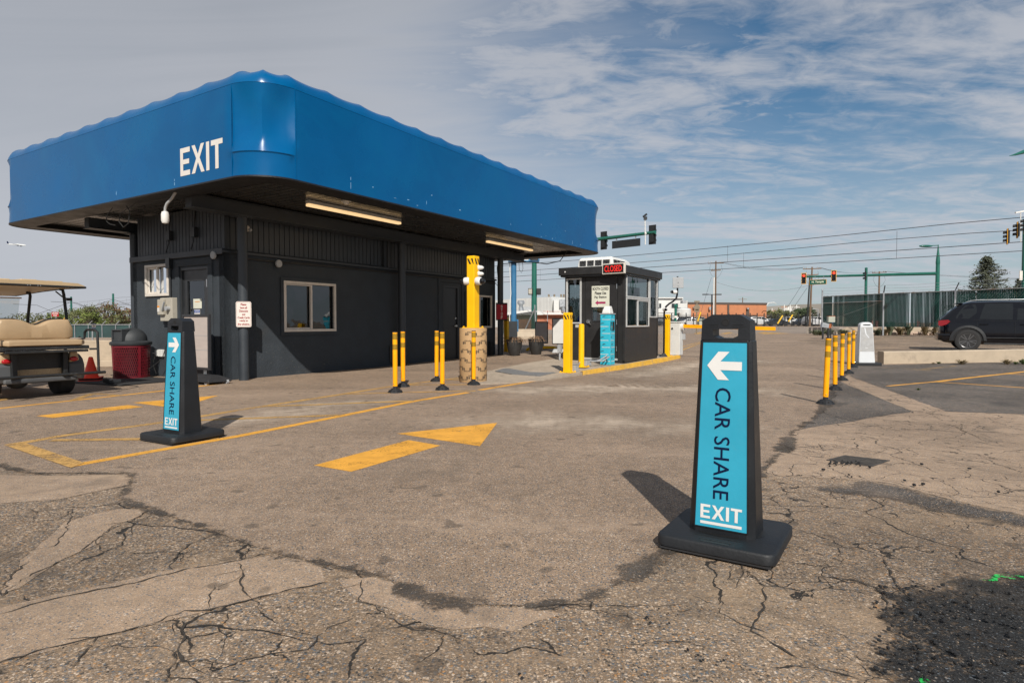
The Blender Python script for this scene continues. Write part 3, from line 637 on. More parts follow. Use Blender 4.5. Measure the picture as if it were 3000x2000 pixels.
# stucco surrounds
b = MB(O)
for (a0, a1, z0, z1) in ((7.82, 9.30, .80, 1.95), (12.74, 13.88, -.02, 2.24), (13.93, 15.36, .84, 1.92)):
    w = .10
    for q in ((a0, a1, z1 - w, z1), (a0, a1, z0, z0 + w) if z0 > .1 else None, (a0, a0 + w, z0 + (w if z0 > .1 else 0), z1 - w), (a1 - w, a1, z0 + (w if z0 > .1 else 0), z1 - w)):
        if q: b.box(q[0], q[1], T0 - .028, T0 + .01, q[2], q[3])
    b.build('wall_trim', 'stucco', bld, bevel=.006); b = MB(O)
for (a0, a1, z0, z1) in ((10.56, 11.76, -.02, 2.25),):
    w = .13
    for q in ((a0, a1, z1 - w, z1), (a0, a0 + w, z0, z1 - w), (a1 - w, a1, z0, z1 - w)): b.box(S0 - .03, S0 + .01, q[0], q[1], q[2], q[3])
b.build('wall_trim', 'stucco', bld, bevel=.006)
# ledge between stucco and siding
b = MB(O); e = .05
b.prism([(T0 - e, ZB - .05), (T0 - e, ZB - .005), (T0 + .12, ZB + .045), (T0 + .12, ZB - .05)], 'x', S0 - e, S1 + .02)
b.box(S0 - e, S0 + .12, T0 + .12, T1 + .02, ZB - .05, ZB + .02); b.box(S0 - e - .012, S0 - e + .005, T0 - e, T1 + .02, ZB - .08, ZB + .028)
b.build('ledge', 'siding_paint', bld, bevel=.006)
# grooved board siding
b = MB(O)
def grooved(b, ax, fixed, a0, a1, z0, z1, step, out, g=.016, dep=.018):
    u = a0; pts = []
    while u < a1 - 1e-6:
        e_ = min(a1, u + step); pts += [(u, 0), (max(u, e_ - g), 0), (max(u, e_ - g) + .003, -dep), (e_, -dep)]; u = e_
    P = (lambda q, z: (q[0], fixed + out * q[1], z)) if ax == 's' else (lambda q, z: (fixed + out * q[1], q[0], z))
    for p, q in zip(pts, pts[1:]): b.poly([P(p, z0), P(q, z0), P(q, z1), P(p, z1)])
grooved(b, 's', T0 + .07, S0 + .07, 10.75, ZB, 3.06, .118, -1); grooved(b, 's', T0 + .01, 10.75, S1, ZB, 3.06, .118, -1)
b.poly([(10.75, T0 + .01, ZB), (10.75, T0 + .09, ZB), (10.75, T0 + .09, 3.06), (10.75, T0 + .01, 3.06)])
grooved(b, 't', S0 + .07, T0 + .07, T1 - .05, ZB, 3.2, .112, -1)
b.box(S0 + .1, S1 - .05, T1 - .06, T1 - .04, ZB, 3.06); b.box(S1 - .06, S1 - .04, T0 + .1, T1 - .05, ZB, 3.06)
b.build('siding', 'siding_paint', bld)
# windows and doors
def window_s(a0, a1, z0, z1, gl='glass_dark'):
    b = MB(O); t = T0; fw = .052
    for q in ((a0-fw, a1+fw, z1, z1+fw), (a0-fw, a1+fw, z0-fw, z0), (a0-fw, a0, z0, z1), (a1, a1+fw, z0, z1)): b.box(q[0], q[1], t-.035, t+.03, q[2], q[3])
    m = (a0 + a1) / 2 + .02; b.box(m-.022, m+.022, t-.02, t+.03, z0, z1)
    for q in ((a0, m, z1-.03, z1), (a0, m, z0, z0+.03), (a0, a0+.03, z0+.03, z1-.03)): b.box(q[0], q[1], t-.005, t+.03, q[2], q[3])
    f = b.build('window', 'window_frame', bld, bevel=.006)
    p = MB(O); p.poly([(a0, t+.045, z0), (a1, t+.045, z0), (a1, t+.045, z1), (a0, t+.045, z1)]); p.build('pane', gl, f)
window_s(*hr[0]); window_s(*hr[2])
a0, a1, z0, z1 = hf[0]; b = MB(O); s = S0; fw = .055
for q in ((a0-fw, a1+fw, z1, z1+fw), (a0-fw, a1+fw, z0-fw, z0), (a0-fw, a0, z0, z1), (a1, a1+fw, z0, z1)): b.box(s-.035, s+.03, q[0], q[1], q[2], q[3])
m = (a0+a1)/2; b.box(s-.02, s+.03, m-.022, m+.022, z0, z1); b.box(s, s+.03, m+.022, a1, z0, z0+.035); b.box(s, s+.03, m+.022, a1, z1-.035, z1); b.box(s, s+.03, a1-.035, a1, z0+.035, z1-.035)
f = b.build('window', 'window_frame', bld, bevel=.006); p = MB(O); p.poly([(s+.045, a0, z0), (s+.045, a1, z0), (s+.045, a1, z1), (s+.045, a0, z1)]); p.build('pane', 'glass', f)
# side door (right wall), plain
a0, a1, z0, z1 = hr[1]; b = MB(O); b.box(a0+.05, a1-.06, T0+.03, T0+.075, z0+.03, z1-.05)
d_ = b.build('door', 'dark_metal', bld, bevel=.004)
b = MB(O)
for q in ((a0, a0+.05, z0, z1), (a1-.06, a1, z0, z1), (a0+.05, a1-.06, z1-.05, z1)): b.box(q[0], q[1], T0-.004, T0+.10, q[2], q[3])
b.build('door_frame', 'dark_metal', bld)
b = MB(O); b.cyl((13.53, T0+.03, .96), (13.53, T0-.03, .96), .03, n=12); b.bar((13.53, T0-.035, .96), (13.42, T0-.035, .96), .022); b.build('handle', 'steel', d_, smooth=True); b = MB(O); b.cyl((13.53, T0+.03, 1.17), (13.53, T0+.005, 1.17), .028, n=12)
b.build('lock', 'steel', d_, smooth=True)
b = MB(O); b.box(a0+.02, a1-.02, T0-.03, T0+.1, .0, .028); b.build('threshold', 'steel', bld)
# glazed front door
a0, a1, z0, z1 = hf[1]; gw = (a0+.17, a1-.17, .95, 1.84); b = MB(O)
wall(b, S0+.03, 't', a0+.04, a1-.04, z0+.02, z1-.045, [gw], .045, -1); d_ = b.build('door', 'dark_metal', bld)
b = MB(O); b.poly([(S0+.055, gw[0], gw[2]), (S0+.055, gw[1], gw[2]), (S0+.055, gw[1], gw[3]), (S0+.055, gw[0], gw[3])]); b.build('pane', 'glass_dark', d_)
b = MB(O)
for q in ((a0, a0+.04, z0, z1), (a1-.04, a1, z0, z1), (a0+.04, a1-.04, z1-.045, z1)): b.box(S0-.004, S0+.1, q[0], q[1], q[2], q[3])
b.build('door_frame', 'dark_metal', bld)
b = MB(O)
for z in (1.78, .35): b = MB(O); b.box(S0-.006, S0+.035, a0+.028, a0+.052, z-.07, z+.07); b.build('hinge', 'steel', d_)
b = MB(O); b.box(S0+.012, S0+.028, a0+.02, a0+.045, .1, 1.98); b.build('weatherstrip', 'steel', d_)

# beams and columns
b = MB(O); b.box(5.87, 16.7, 9.93, 10.11, 2.985, 3.19); b.box(5.87, 16.7, 9.86, 10.18, 2.97, 2.984); b.box(5.87, 16.7, 9.86, 10.18, 3.191, 3.2); b.build('beam', 'siding_paint', bld, bevel=.003)
b = MB(O); b.box(6.05, 16.7, 13.88, 14.06, 2.985, 3.19); b.box(6.05, 16.7, 13.82, 14.12, 2.97, 2.984); b.build('beam', 'siding_paint', bld, bevel=.003)
for (s, t) in ((6.86, 10.02), (11.1, 10.02), (15.45, 10.02), (6.97, 13.97), (11.1, 13.97), (15.45, 13.97)):
    p = S(s, t); g = gz(p.x, p.y); b = MB(O); b.cyl((s, t, g - .05), (s, t, 2.95), .088, n=24); b.box(s-.14, s+.14, t-.13, t+.13, 2.95, 2.968)
    for m in (-1, 1): b.cyl((s + m*.115, t-.1, 2.93), (s + m*.115, t-.1, 2.95), .012, n=8)
    b.build('column', 'siding_paint', bld, smooth=True)

# canopy skin: rounded rectangle with upright face, pinched corners and a scalloped shoulder on ribs
CS0, CS1, CT0, CT1, CR_ = 5.41, 17.42, 7.50, 16.40, .62
ZC0, ZC1, ZM = 3.145, 4.47, 3.50
path = []     # (point, normal, panel position 0..1, is_corner)
def straight(p, q, n, nseg):
    for i in range(nseg):
        for j in range(8): path.append((Vector(p).lerp(Vector(q), (i + j/8) / nseg), Vector(n), j / 8, 0))
def corner(c, a0_, a1_):
    for i in range(2):
        for j in range(8):
            k = (i + j/8) / 2; a = a0_ + (a1_ - a0_) * k; nn = Vector((cos(a), sin(a))); path.append((Vector(c) + nn * CR_, nn, j / 8, 1))
R = CR_
straight((CS0 + R, CT0), (CS1 - R, CT0), (0, -1), 15); corner((CS1 - R, CT0 + R), -pi/2, 0)
straight((CS1, CT0 + R), (CS1, CT1 - R), (1, 0), 10); corner((CS1 - R, CT1 - R), 0, pi/2)
straight((CS1 - R, CT1), (CS0 + R, CT1), (0, 1), 15); corner((CS0 + R, CT1 - R), pi/2, pi)
straight((CS0, CT1 - R), (CS0, CT0 + R), (-1, 0), 10); corner((CS0 + R, CT0 + R), pi, 1.5*pi)
def ring_face(z, cin=0.0):
    k = 0 if (z <= ZM or z >= ZC1) else sin(pi * (z - ZM) / (ZC1 - ZM))
    return [(p.x - n.x * (k * .11 * c * (.3 + .7 * sin(pi*f)) + cin * c), p.y - n.y * (k * .11 * c * (.3 + .7 * sin(pi*f)) + cin * c), z) for p, n, f, c in path]
b = MB(O); zs = [ZC0, ZC0 + .02, ZM - .14, ZM - .02, ZM] + [ZM + (ZC1 - ZM) * k / 7 for k in range(1, 8)]
b.loft([ring_face(z, -.016 if z == ZM else (.012 if z in (ZM - .14,) else 0)) for z in zs], cap=False); b.build('canopy_fascia', 'canopy_blue', bld, smooth=30)
b = MB(O); rings = []
for i in range(9):
    ph = pi/2 * i / 8; r_ = []
    for p, n, f, c in path:
        w = sin(pi * f) ** .8 * (.030 + .015 * c); inn = .30 * (1 - cos(ph)) + w * sin(ph) * cos(ph); up = .27 * sin(ph) - w * sin(ph) ** 1.5
        out = .003 if i == 0 else .003 * (1 - i/8)
        r_.append((p.x - n.x * (inn - out), p.y - n.y * (inn - out), ZC1 + up))
    rings.append(r_)
r_ = [(p.x - n.x * 1.0, p.y - n.y * 1.0, ZC1 + .20 - sin(pi*f) ** .9 * .045) for p, n, f, c in path]; rings.append(r_)
b.loft(rings, cap=False); b.build('canopy_shoulder', 'canopy_blue', bld, smooth=50)
b = MB(O); b.box(CS0 + .9, CS1 - .9, CT0 + .9, CT1 - .9, ZC1 + .05, ZC1 + .14); b.build('canopy_roof', 'grey_box', bld)
# seams and hems
b = MB(O)
for (p, nn) in (((CS0 + R, CT0), (0, -1)), ((CS0, CT0 + R), (-1, 0))): b = MB(O); b.box(p[0] - .006, p[0] + .006, p[1] - .006, p[1] + .006, ZC0, ZC1 + .01); b.build('seam', 'canopy_blue', bld)
b = MB(O); b.loft([[(p.x + n.x * .008, p.y + n.y * .008, z) for p, n, f, c in path] for z in (ZC0 - .012, ZC0 + .012)] + [[(p.x - n.x * .03, p.y - n.y * .03, z) for p, n, f, c in path] for z in (ZC0 + .012, ZC0 - .012)] + [[(p.x + n.x * .008, p.y + n.y * .008, ZC0 - .012) for p, n, f, c in path]], cap=False)
b.build('hem', 'black_flashing', bld)
b = MB(O); b.loft([[(q_.x - n_.x * k_, q_.y - n_.y * k_, z_) for q_, n_, f_, c_ in path] for k_, z_ in ((0, ZC0 - .004), (.46, ZC0 - .004), (.46, ZC0 + .09))], cap=False); b.build('underside_trim', 'black_flashing', bld)
b = MB(O); R_ = random.Random(3)
for k in range(16):
    s = R_.uniform(7, 16); z = R_.choice([ZC0 + .1, ZC0 + .3, ZC0 + .03, ZC0 + .02]) + R_.uniform(-.02, .1); w = R_.uniform(.004, .05); h = R_.uniform(.004, .02)
    b.box(s, s + w, CT0 - .0025, CT0 + .001, z, z + h)
for (s, z, h) in ((7.1, 3.22, .10), (7.1, 3.36, .05), (9.0, 3.28, .06), (15.2, 3.2, .1), (12, 3.3, .03)): b.box(s, s+.006, CT0 - .0025, CT0 + .001, z, z + h)
for (t, z, h) in ((9.6, 3.2, .05), (9.6, 3.27, .03), (11.4, 3.25, .06)): b.box(CS0 - .0025, CS0 + .001, t, t+.008, z, z + h)
b.build('scuff', 'scratch', bld, kind='stuff')
mat('fleck', (.16, .15, .135), .9)
b = MB(O)
for k in range(110):
    s = 6.9 + 2.2 * R_.random() ** 1.5; z = .04 + .75 * R_.random() ** 1.8; w = R_.uniform(.004, .014); b.box(s, s + w, T0 - .002, T0 + .001, z, z + R_.uniform(.003, .009))
for k in range(70):
    t = T0 + .02 + .9 * R_.random() ** 2; z = .05 + 1.5 * R_.random(); w = R_.uniform(.003, .009); b.box(S0 - .002, S0 + .001, t, t + w, z, z + R_.uniform(.003, .008))
b.build('paint_chip', 'fleck', bld, kind='stuff')
# EXIT lettering on the fascia
b = MB(O); b.strokes('EXIT', (CS0 - .004, 8.88, 3.53), (0, -1, 0), (0, 0, 1), 1.10, .425); b.build('lettering', 'sign_white', bld)
# ribbed soffit
b = MB(O); s_a, s_b, t_a, t_b = CS0 + .45, CS1 - .45, CT0 + .45, CT1 - .45; u = s_a; zz0 = 3.235; pts = []
while u < s_b - 1e-6:
    e_ = min(s_b, u + .152); pts += [(u, zz0), (e_ - .03, zz0 - .004), (e_ - .026, zz0 + .014), (e_, zz0 + .014)]; u = e_
for p, q in zip(pts, pts[1:]): b.poly([(p[0], t_a, p[1]), (q[0], t_a, q[1]), (q[0], t_b, q[1]), (p[0], t_b, p[1])])
b.build('soffit', 'soffit_paint', bld)
# conduits, pipes
b = MB(O); b.tube([(S0+.25, T0-.03, 2.24), (7.6, T0-.03, 2.235), (9, T0-.03, 2.245), (12, T0-.03, 2.24), (15.4, T0-.03, 2.24)], .014, 8)
b.tube([(7.84, T0-.05, 2.22), (8.0, T0-.05, 2.22), (8.1, T0-.04, 2.27), (8.6, T0-.04, 2.27), (15.3, T0-.035, 2.27)], .009, 6)
b.tube([(10.85, T0-.02, 2.3), (10.85, T0-.02, 2.5), (10.85, T0 - .01, 3.0)], .02, 8); b.tube([(15.3, T0-.05, 2.3), (15.45, T0-.14, 2.15), (15.5, T0-.1, 2.4), (15.53, T0-.05, 2.7), (15.55, T0-.1, 3.0)], .012, 6)
b.build('conduit', 'dark_metal', bld, smooth=True)
b = MB(O)
for t in (12.05, 11.2): b = MB(O); b.tube([(S0+.06, t, 3.15), (S0+.03, t, 2.85), (S0+.03, t+.02, 2.60), (S0 - .02, t + .03, 2.42)], .013, 7); b.box(S0 - .01, S0 + .07, t - .07, t + .07, 2.66, 2.84); b.build('conduit', 'dark_metal', bld, smooth=True)
b = MB(O)
b.tube([(S0-.03, 11.93, 2.4), (S0-.03, 11.93, 1.5)], .022, 8); b.box(S0-.08, S0, 11.87, 12.0, 2.1, 2.3)
b.build('conduit', 'dark_metal', bld, smooth=True); b = MB(O); b.tube([(S0-.03, 11.86, 1.1), (S0-.03, 11.86, .0)], .02, 8)
b.build('conduit', 'dark_metal', bld, smooth=True)
b = MB(O); b.cyl((10.9, T0-.03, .1), (10.9, T0-.03, .5), .03); b.build('pipe_stub', 'dark_metal', bld); b = MB(O); b.box(15.1, 15.25, T0-.1, T0, .05, .5); b.build('utility_box', 'dark_metal', bld)

# small fittings on the building, each a thing of its own
def round_plate(s, t, z, ax, lb, r=.075):
    o = T('wall_sensor', lb, 'wall sensor', S(s, t, z), ANG); b = MB((s, t, z)); d = Vector(ax)
    b.cyl(Vector((s, t, z)), Vector((s, t, z)) + d * .05, .03, n=12); b.build('bracket', 'dark_metal', o, smooth=True)
    b = MB((s, t, z)); b.lathe([(.02, .05), (r, .055), (r, .075), (r*.9, .085), (.01, .088)], (s, t, z), ax, 24); b.build('disc', 'grey_box', o, smooth=True)
round_plate(7.75, T0, 2.20, (0, -1, 0), 'round grey disc antenna on the long dark wall')
round_plate(S0, 10.44, 2.27, (-1, 0, 0), 'round grey disc antenna beside the building corner')
o = T('dome_camera', 'small beige dome camera high on the siding beside the corner column', 'camera', S(7.1, T0+.07, 2.80), ANG); b = MB((7.1, T0+.07, 2.80))
b.lathe([(.055, 0), (.06, .04), (.06, .09), (.04, .12)], (7.1, T0+.07, 2.80), (0, -1, 0), 16); b.build('housing', 'window_frame', o, smooth=True)
b = MB((7.1, T0+.07, 2.80)); b.sph((7.14, T0-.06, 2.775), .034); b.build('lens', 'grey_box', o, smooth=True)
# lamps under the canopy
for k, (s0, s1, t, lb) in enumerate(((7.35, 9.75, 8.85, 'long lit tube light under the canopy nearest the corner'), (13.1, 15.4, 8.9, 'long lit tube light under the far end of the canopy'))):
    c = ((s0+s1)/2, t, 3.2); o = T('ceiling_light', lb, 'ceiling light', S(*c), ANG, 'tube lights under the canopy')
    b = MB(c); b.box(s0, s1, t-.045, t+.045, 3.165, 3.225); b.build('housing', 'white_alu', o)
    b = MB(c); b.box(s0, s1, t-.05, t+.05, 3.115, 3.163); b.build('diffuser', 'tube_glow', o, bevel=.015)
    la = bpy.data.lights.new('tube', 'AREA'); la.shape = 'RECTANGLE'; la.size = s1-s0; la.size_y = .1; la.energy = 7; la.color = (1, .72, .42)
    lo_ = bpy.data.objects.new('tube_light', la); COL.objects.link(lo_); lo_.parent = o; lo_.location = (0, 0, -.09)
o = T('motion_sensor', 'small white sensor on the soffit above the lit tube', 'sensor', S(7.75, 8.3, 3.235), ANG); b = MB((7.75, 8.3, 3.235))
b.box(7.70, 7.80, 8.22, 8.38, 3.20, 3.235); b.build('base', 'white_plastic', o, bevel=.008); b = MB((7.75, 8.3, 3.235)); b.lathe([(.05, 0), (.045, -.03), (.02, -.045), (.001, -.05)], (7.75, 8.3, 3.2)); b.build('eye', 'white_plastic', o, smooth=True)
o = T('capsule_light', 'grey gooseneck capsule light hanging below the left canopy edge', 'light', S(5.52, 10.1, 3.14), ANG); c = (5.52, 10.1, 3.14); b = MB(c)
b.tube([(5.55, 9.83, 3.15), (5.54, 9.93, 3.05), (5.52, 10.03, 2.98), (5.52, 10.08, 2.92), (5.52, 10.09, 2.85)], .022, 12); b.build('pipe', 'grey_box', o, smooth=True)
b = MB(c); b.lathe([(.012, .0), (.05, -.02), (.06, -.06), (.06, -.16), (.045, -.20), (.01, -.21)], (5.52, 10.09, 2.87), n=20); b.build('capsule', 'white_plastic', o, smooth=True)
mat('cable', (.02, .02, .02), .6)
b = MB(S(5.6, 11.6, 3.1)); P_ = [S(5.62, t, z) for t, z in ((10.1, 3.1), (11.2, 3.12), (11.7, 3.0), (11.78, 2.86), (11.62, 2.74), (11.45, 2.80), (11.40, 3.0), (11.5, 3.1))]; b.tube(P_, .008, 6)
P_ = [S(5.62, t, z) for t, z in ((12.0, 3.12), (12.2, 3.0), (12.22, 2.9), (12.1, 2.84), (11.9, 2.8))]; b.tube(P_, .008, 6)
o = b.build('loose_cable', 'cable', None, smooth=True); tag(o, 'loose loop of black cable under the left canopy edge', 'cable')
b = MB(S(16, 10.3, 2.9)); P_ = [S(s, t, z) for s, t, z in ((15.6, 10.1, 2.95), (15.9, 10.2, 2.86), (16.2, 10.0, 2.9), (16.2, 9.4, 2.9), (16.3, 8.9, 2.82), (16.4, 8.5, 2.9), (16.5, 8.3, 3.2))]; b.tube(P_, .013, 6)
o = b.build('loose_cable', 'cable', None, smooth=True); tag(o, 'sagging black cable under the far end of the canopy', 'cable')

# disconnect box, outlet
c = (S0, 11.92, 1.3); o = T('electric_switch_box', 'beige electric disconnect box with lever beside the small window', 'switch box', S(*c), ANG)
mat('beige_box', (.40, .37, .31), .5, var=.05, dirt=(.2, .17, .14), dirts=8, dirta=.3)
b = MB(c); b.box(S0-.13, S0-.001, 11.70, 12.12, 1.08, 1.53); b.build('box', 'beige_box', o, bevel=.01)
b = MB(c); b.box(S0-.19, S0-.131, 11.92, 12.11, 1.2, 1.50); b.build('cover', 'beige_box', o, bevel=.012)
b = MB(c); b.bar((S0-.2, 11.84, 1.45), (S0-.2, 11.92, 1.28), .03, .02); b.cyl((S0-.13, 11.80, 1.32), (S0-.2, 11.80, 1.32), .045, n=16); b.build('lever', 'grey_box', o, smooth=True)
mat('label_white', (.6, .58, .55), .6); mat('label_orange', (.7, .25, .02), .6)
b = MB(c); b.box(S0-.194, S0-.1905, 12.03, 12.10, 1.26, 1.34); b.mi = 1; b.box(S0-.194, S0-.1905, 12.03, 12.10, 1.345, 1.375); b.build('sticker', ['label_white', 'label_orange'], o)
c = (S0, 12.3, .45); o = T('power_outlet', 'white wall outlet box with open cover low on the front wall', 'outlet', S(*c), ANG)
b = MB(c); b.box(S0-.06, S0, 12.22, 12.36, .38, .52); b.build('box', 'white_plastic', o, bevel=.008); b = MB(c); b.box(S0-.10, S0-.06, 12.35, 12.40, .39, .51); b.bar((S0-.07, 12.36, .45), (S0-.13, 12.42, .45), .012); b.build('cover', 'white_plastic', o, bevel=.005)
c = (S0, 13.1, .75); o = T('conduit_box', 'small pale box on the wall above the trash can', 'box', S(*c), ANG); b = MB(c); b.box(S0-.07, S0, 12.98, 13.05, .68, .84); b.build('box', 'grey_box', o, bevel=.006)
b = MB(c); b.box(S0-.09, S0, 13.12, 13.24, .72, .84); b.build('block', 'window_frame', o, bevel=.006)
b = MB(S(6.4, 12, .1)); b.tube([S(s, t, z) for s, t, z in ((6.5, 12.3, .43), (6.45, 12.33, .25), (6.5, 12.3, .05)) ], .007, 6); b.tube([S(s, t, z) for s, t, z in ((6.53, 11.88, 1.07), (6.52, 11.9, .7), (6.46, 12.0, .35), (6.3, 12.25, .12), (6.1, 12.7, .03), (6.0, 13.0, .02))], .008, 6)
o = b.build('extension_cable', 'cable', None, smooth=True); tag(o, 'thin black cord trailing from the switch box to the mat', 'cord')

# plates, stickers and signs on the building
mat('magenta', (.32, .02, .09), .6); mat('red_paint', (.33, .012, .02), .5); mat('red_print', (.30, .02, .02), .6); mat('blue_print', (.02, .09, .35), .6); mat('paper', (.62, .62, .52), .7, var=.03); mat('dark_print', (.02, .02, .022), .6)
c = (6.8, 9.92, 1.2); o = T('notice_sign', 'white notice plate with red text asking for discounts and cards on the corner column', 'sign', S(*c), ANG + radians(-38))
b = MB(); W_, H_ = .255, .46
pts = []
for (cx_, cy_, a) in ((W_/2-.03, H_/2-.03, 0), (-W_/2+.03, H_/2-.03, 90), (-W_/2+.03, -H_/2+.03, 180), (W_/2-.03, -H_/2+.03, 270)):
    for k in range(4): an = radians(a + k*30); pts.append((cx_ + .03*cos(an), cy_ + .03*sin(an)))
b.prism(pts, 'y', -.004, 0); b.build('plate', 'sign_white', o)
b = MB()
for k in range(len(pts)):
    p, q = pts[k], pts[(k+1) % len(pts)]; s_ = .93; b.poly([(p[0]*s_, -.006, p[1]*.96), (q[0]*s_, -.006, q[1]*.96), (q[0]*(s_-.022), -.006, q[1]*(.96-.014)), (p[0]*(s_-.022), -.006, p[1]*(.96-.014))])
for k, (w_, tx) in enumerate(((.095, 'Please'), (.115, 'have all'), (.145, 'Discounts'), (.05, 'and'), (.20, 'Credit Cards'), (.14, 'ready at'), (.20, 'the window.'))):
    b.text(tx, (0, -.006, .178 - k*.059), (1, 0, 0), (0, 0, 1), w_, .040, offset=.03)
b.build('lettering', 'red_print', o)
c = (15.45, 9.90, 1.4); o = T('stop_sign', 'small red rectangular sign reading STOP downwards on the far column', 'sign', S(15.30, 9.88, 1.38), ANG + radians(-30))
b = MB(); b.box(-.19, .19, -.01, 0, -.26, .26); b.mi = 1; b.box(-.18, .18, -.013, -.0101, -.23, .21); b.build('plate', ['dark_metal', 'red_paint' if 'red_paint' in MATS else 'red_print'], o)
b = MB()
for k, ch in enumerate('STOP'): b.text(ch, (0, -.0145, .15 - k*.107), (1, 0, 0), (0, 0, 1), .062, .082, offset=.03)
b.build('lettering', 'sign_white', o)
o = T('door_notice', 'blue topped no smoking notice taped inside the door glass', 'notice', S(S0+.02, 11.17, 1.2), ANG); xx = S0 + .0
b = MB((S0+.02, 11.17, 1.2)); q = S0+.05; b.box(q, q+.003, 11.08, 11.26, .98, 1.30); b.build('paper', 'sign_white', o)
b = MB((S0+.02, 11.17, 1.2)); b.box(q-.002, q, 11.085, 11.255, 1.235, 1.29); b.mi = 1
b.text('NOTICE', (q-.003, 11.17, 1.262), (0, -1, 0), (0, 0, 1), .13, .03, offset=.02); b.mi = 2
for k in range(20):
    a_, b_ = 2*pi*k/20, 2*pi*(k+1)/20; f_ = lambda a, r: (q-.002, 11.17 + r*cos(a), 1.13 + r*1.15*sin(a)); b.poly([f_(a_, .055), f_(b_, .055), f_(b_, .043), f_(a_, .043)])
b.bar((q-.001, 11.20, 1.17), (q-.001, 11.13, 1.09), .012, .002); b.mi = 3; b.text('NO SMOKING', (q-.002, 11.17, 1.02), (0, -1, 0), (0, 0, 1), .12, .02, offset=.02)
b.build('lettering', ['blue_print', 'sign_white', 'red_print', 'dark_print'], o)
o = T('door_notice', 'pale green paper taped above the no smoking notice', 'notice', S(S0+.02, 11.13, 1.4), ANG)
b = MB((S0+.02, 11.13, 1.4)); b.box(q, q+.003, 11.02, 11.29, 1.32, 1.50); b.mi = 1; b.box(q-.002, q, 11.08, 11.23, 1.44, 1.452); b.build('paper', ['paper', 'label_orange'], o)

# things added behind the big window, standing in for shapes in its panes
mat('wood_desk', (.12, .07, .04), .5, var=.2, aniso=(1, 8, 8)); mat('teal_thing', (.02, .28, .38), .5)
c = (8.6, 10.85, 0.02); o = T('stand_in_chair', 'dark chair with rounded back, added for the dark shape in the big sliding window', 'chair', S(*c), ANG)  # chair added to give the dark shape in the window pane
b = MB(c); b.lathe([(.18, 0), (.24, .01), (.24, .05), (.2, .07)], (8.35, 10.75, .47), n=20); b.build('seat', 'black_rubber', o, smooth=True)
b = MB(c); b.sph((8.3, 10.7, 1.15), .2, sc_=(.95, .3, 1.5), n=16, m=10); b.build('backrest', 'black_rubber', o, smooth=True)
b = MB(c); b.cyl((8.35, 10.75, .1), (8.35, 10.75, .46), .03)
for k in range(5): b.bar((8.35, 10.75, .1), (8.35 + .28*cos(k*1.257), 10.75 + .28*sin(k*1.257), .05), .04, .03)
b.build('base', 'steel', o)
c = (9.0, 11.1, 0.02); o = T('desk', 'brown desk inside the exit building behind the big window', 'desk', S(*c), ANG)
b = MB(c); b.box(8.55, 9.6, 10.45, 11.1, .72, .75); b.build('desktop', 'wood_desk', o)
for (x_, y_) in ((8.6, 10.5), (9.55, 10.5), (8.6, 11.05), (9.55, 11.05)): b = MB(c); b.box(x_-.02, x_+.02, y_-.02, y_+.02, .02, .72); b.build('leg', 'wood_desk', o)
b = MB(S(9.05, 10.55, .9)); 
o = T('reflection_box', 'teal box added on the desk in place of a teal reflection in the window', 'box', S(9.0, 10.6, .751), ANG); b = MB((9.0, 10.6, .751)); b.box(8.82, 9.12, 10.5, 10.72, .752, 1.02); b.build('box', 'teal_thing', o); b = MB((9.0, 10.6, .751)); b.box(8.88, 9.08, 10.52, 10.7, 1.021, 1.10); b.build('box_top', 'sign_white', o)  # box added to imitate a teal reflection in the glass

# ---------------------------------------------------------------- booth
mat('booth_paint', (.019, .0185, .019), .5, var=.12, vs=3, bump=.1, bs=10, dirt=(.05, .045, .04), dirts=2.2, dirta=.2)
mat('led_red', (.2, .01, .01), .5, emit=(1, .03, .02), es=1.0); mat('led_black', (.01, .01, .01), .4)
BS0, BS1, BT0, BT1, BZ0, BZ1 = 13.82, 16.22, 5.43, 7.0, .15, 2.30
g_ = S(15, 6.2); bz = .14 + 0.0
OB = (15.0, 6.2, bz)
bo = T('ticket_booth', 'small dark grey pay booth with white windows and a red CLOSED display', 'booth', S(*OB), ANG)
b = MB(OB)
wfr = [(5.63, 6.62, .0, 0.0)]
# front wall faces -s (towards the viewer's left), door + narrow window
dr = (5.60, 6.46, .20, 2.14); fw_ = (6.56, 6.96, 1.03, 2.13)
wall(b, BS0, 't', BT0, BT1, bz - .05, BZ1, [dr, (6.60, 6.94, 1.06, 2.12)], .05, -1)
wr = [(13.95, 15.48, 1.70, 2.22), (13.95, 15.48, .98, 1.62), (15.60, 16.14, 1.22, 2.20)]
wall(b, BT0, 's', BS0, BS1, bz - .05, BZ1, wr, .05, -1)
wl = [(13.95, 16.1, 1.1, 2.15)]
wall(b, BT1, 's', BS0, BS1, bz - .03, BZ1, wl, .05, 1)
wall(b, BS1, 't', BT0, BT1, bz - .03, BZ1, [(5.6, 6.85, 1.1, 2.15)], .05, 1)
b.build('wall', 'booth_paint', bo)
b = MB(OB); b.box(BS0+.05, BS1-.05, BT0+.05, BT1-.05, bz, bz+.04); b.build('floor', 'room_dark', bo)
b = MB(OB); b.box(BS0-.17, BS1+.1, BT0-.10, BT1+.12, 2.225, 2.41); b.build('roof', 'booth_paint', bo, bevel=.012)
b = MB(OB); b.box(BS0-.13, BS1+.06, BT0-.06, BT1+.08, 2.185, 2.2245); b.build('roof_trim', 'dark_metal', bo)
b = MB(OB)
for (s, t) in ((BS0, BT0), (BS0, BT1), (BS1, BT0)): b.box(s-.012, s+.04, t-.012 if t == BT0 else t-.04, t+.04 if t == BT0 else t+.012, bz, 2.19)
b.build('corner_trim', 'booth_paint', bo)
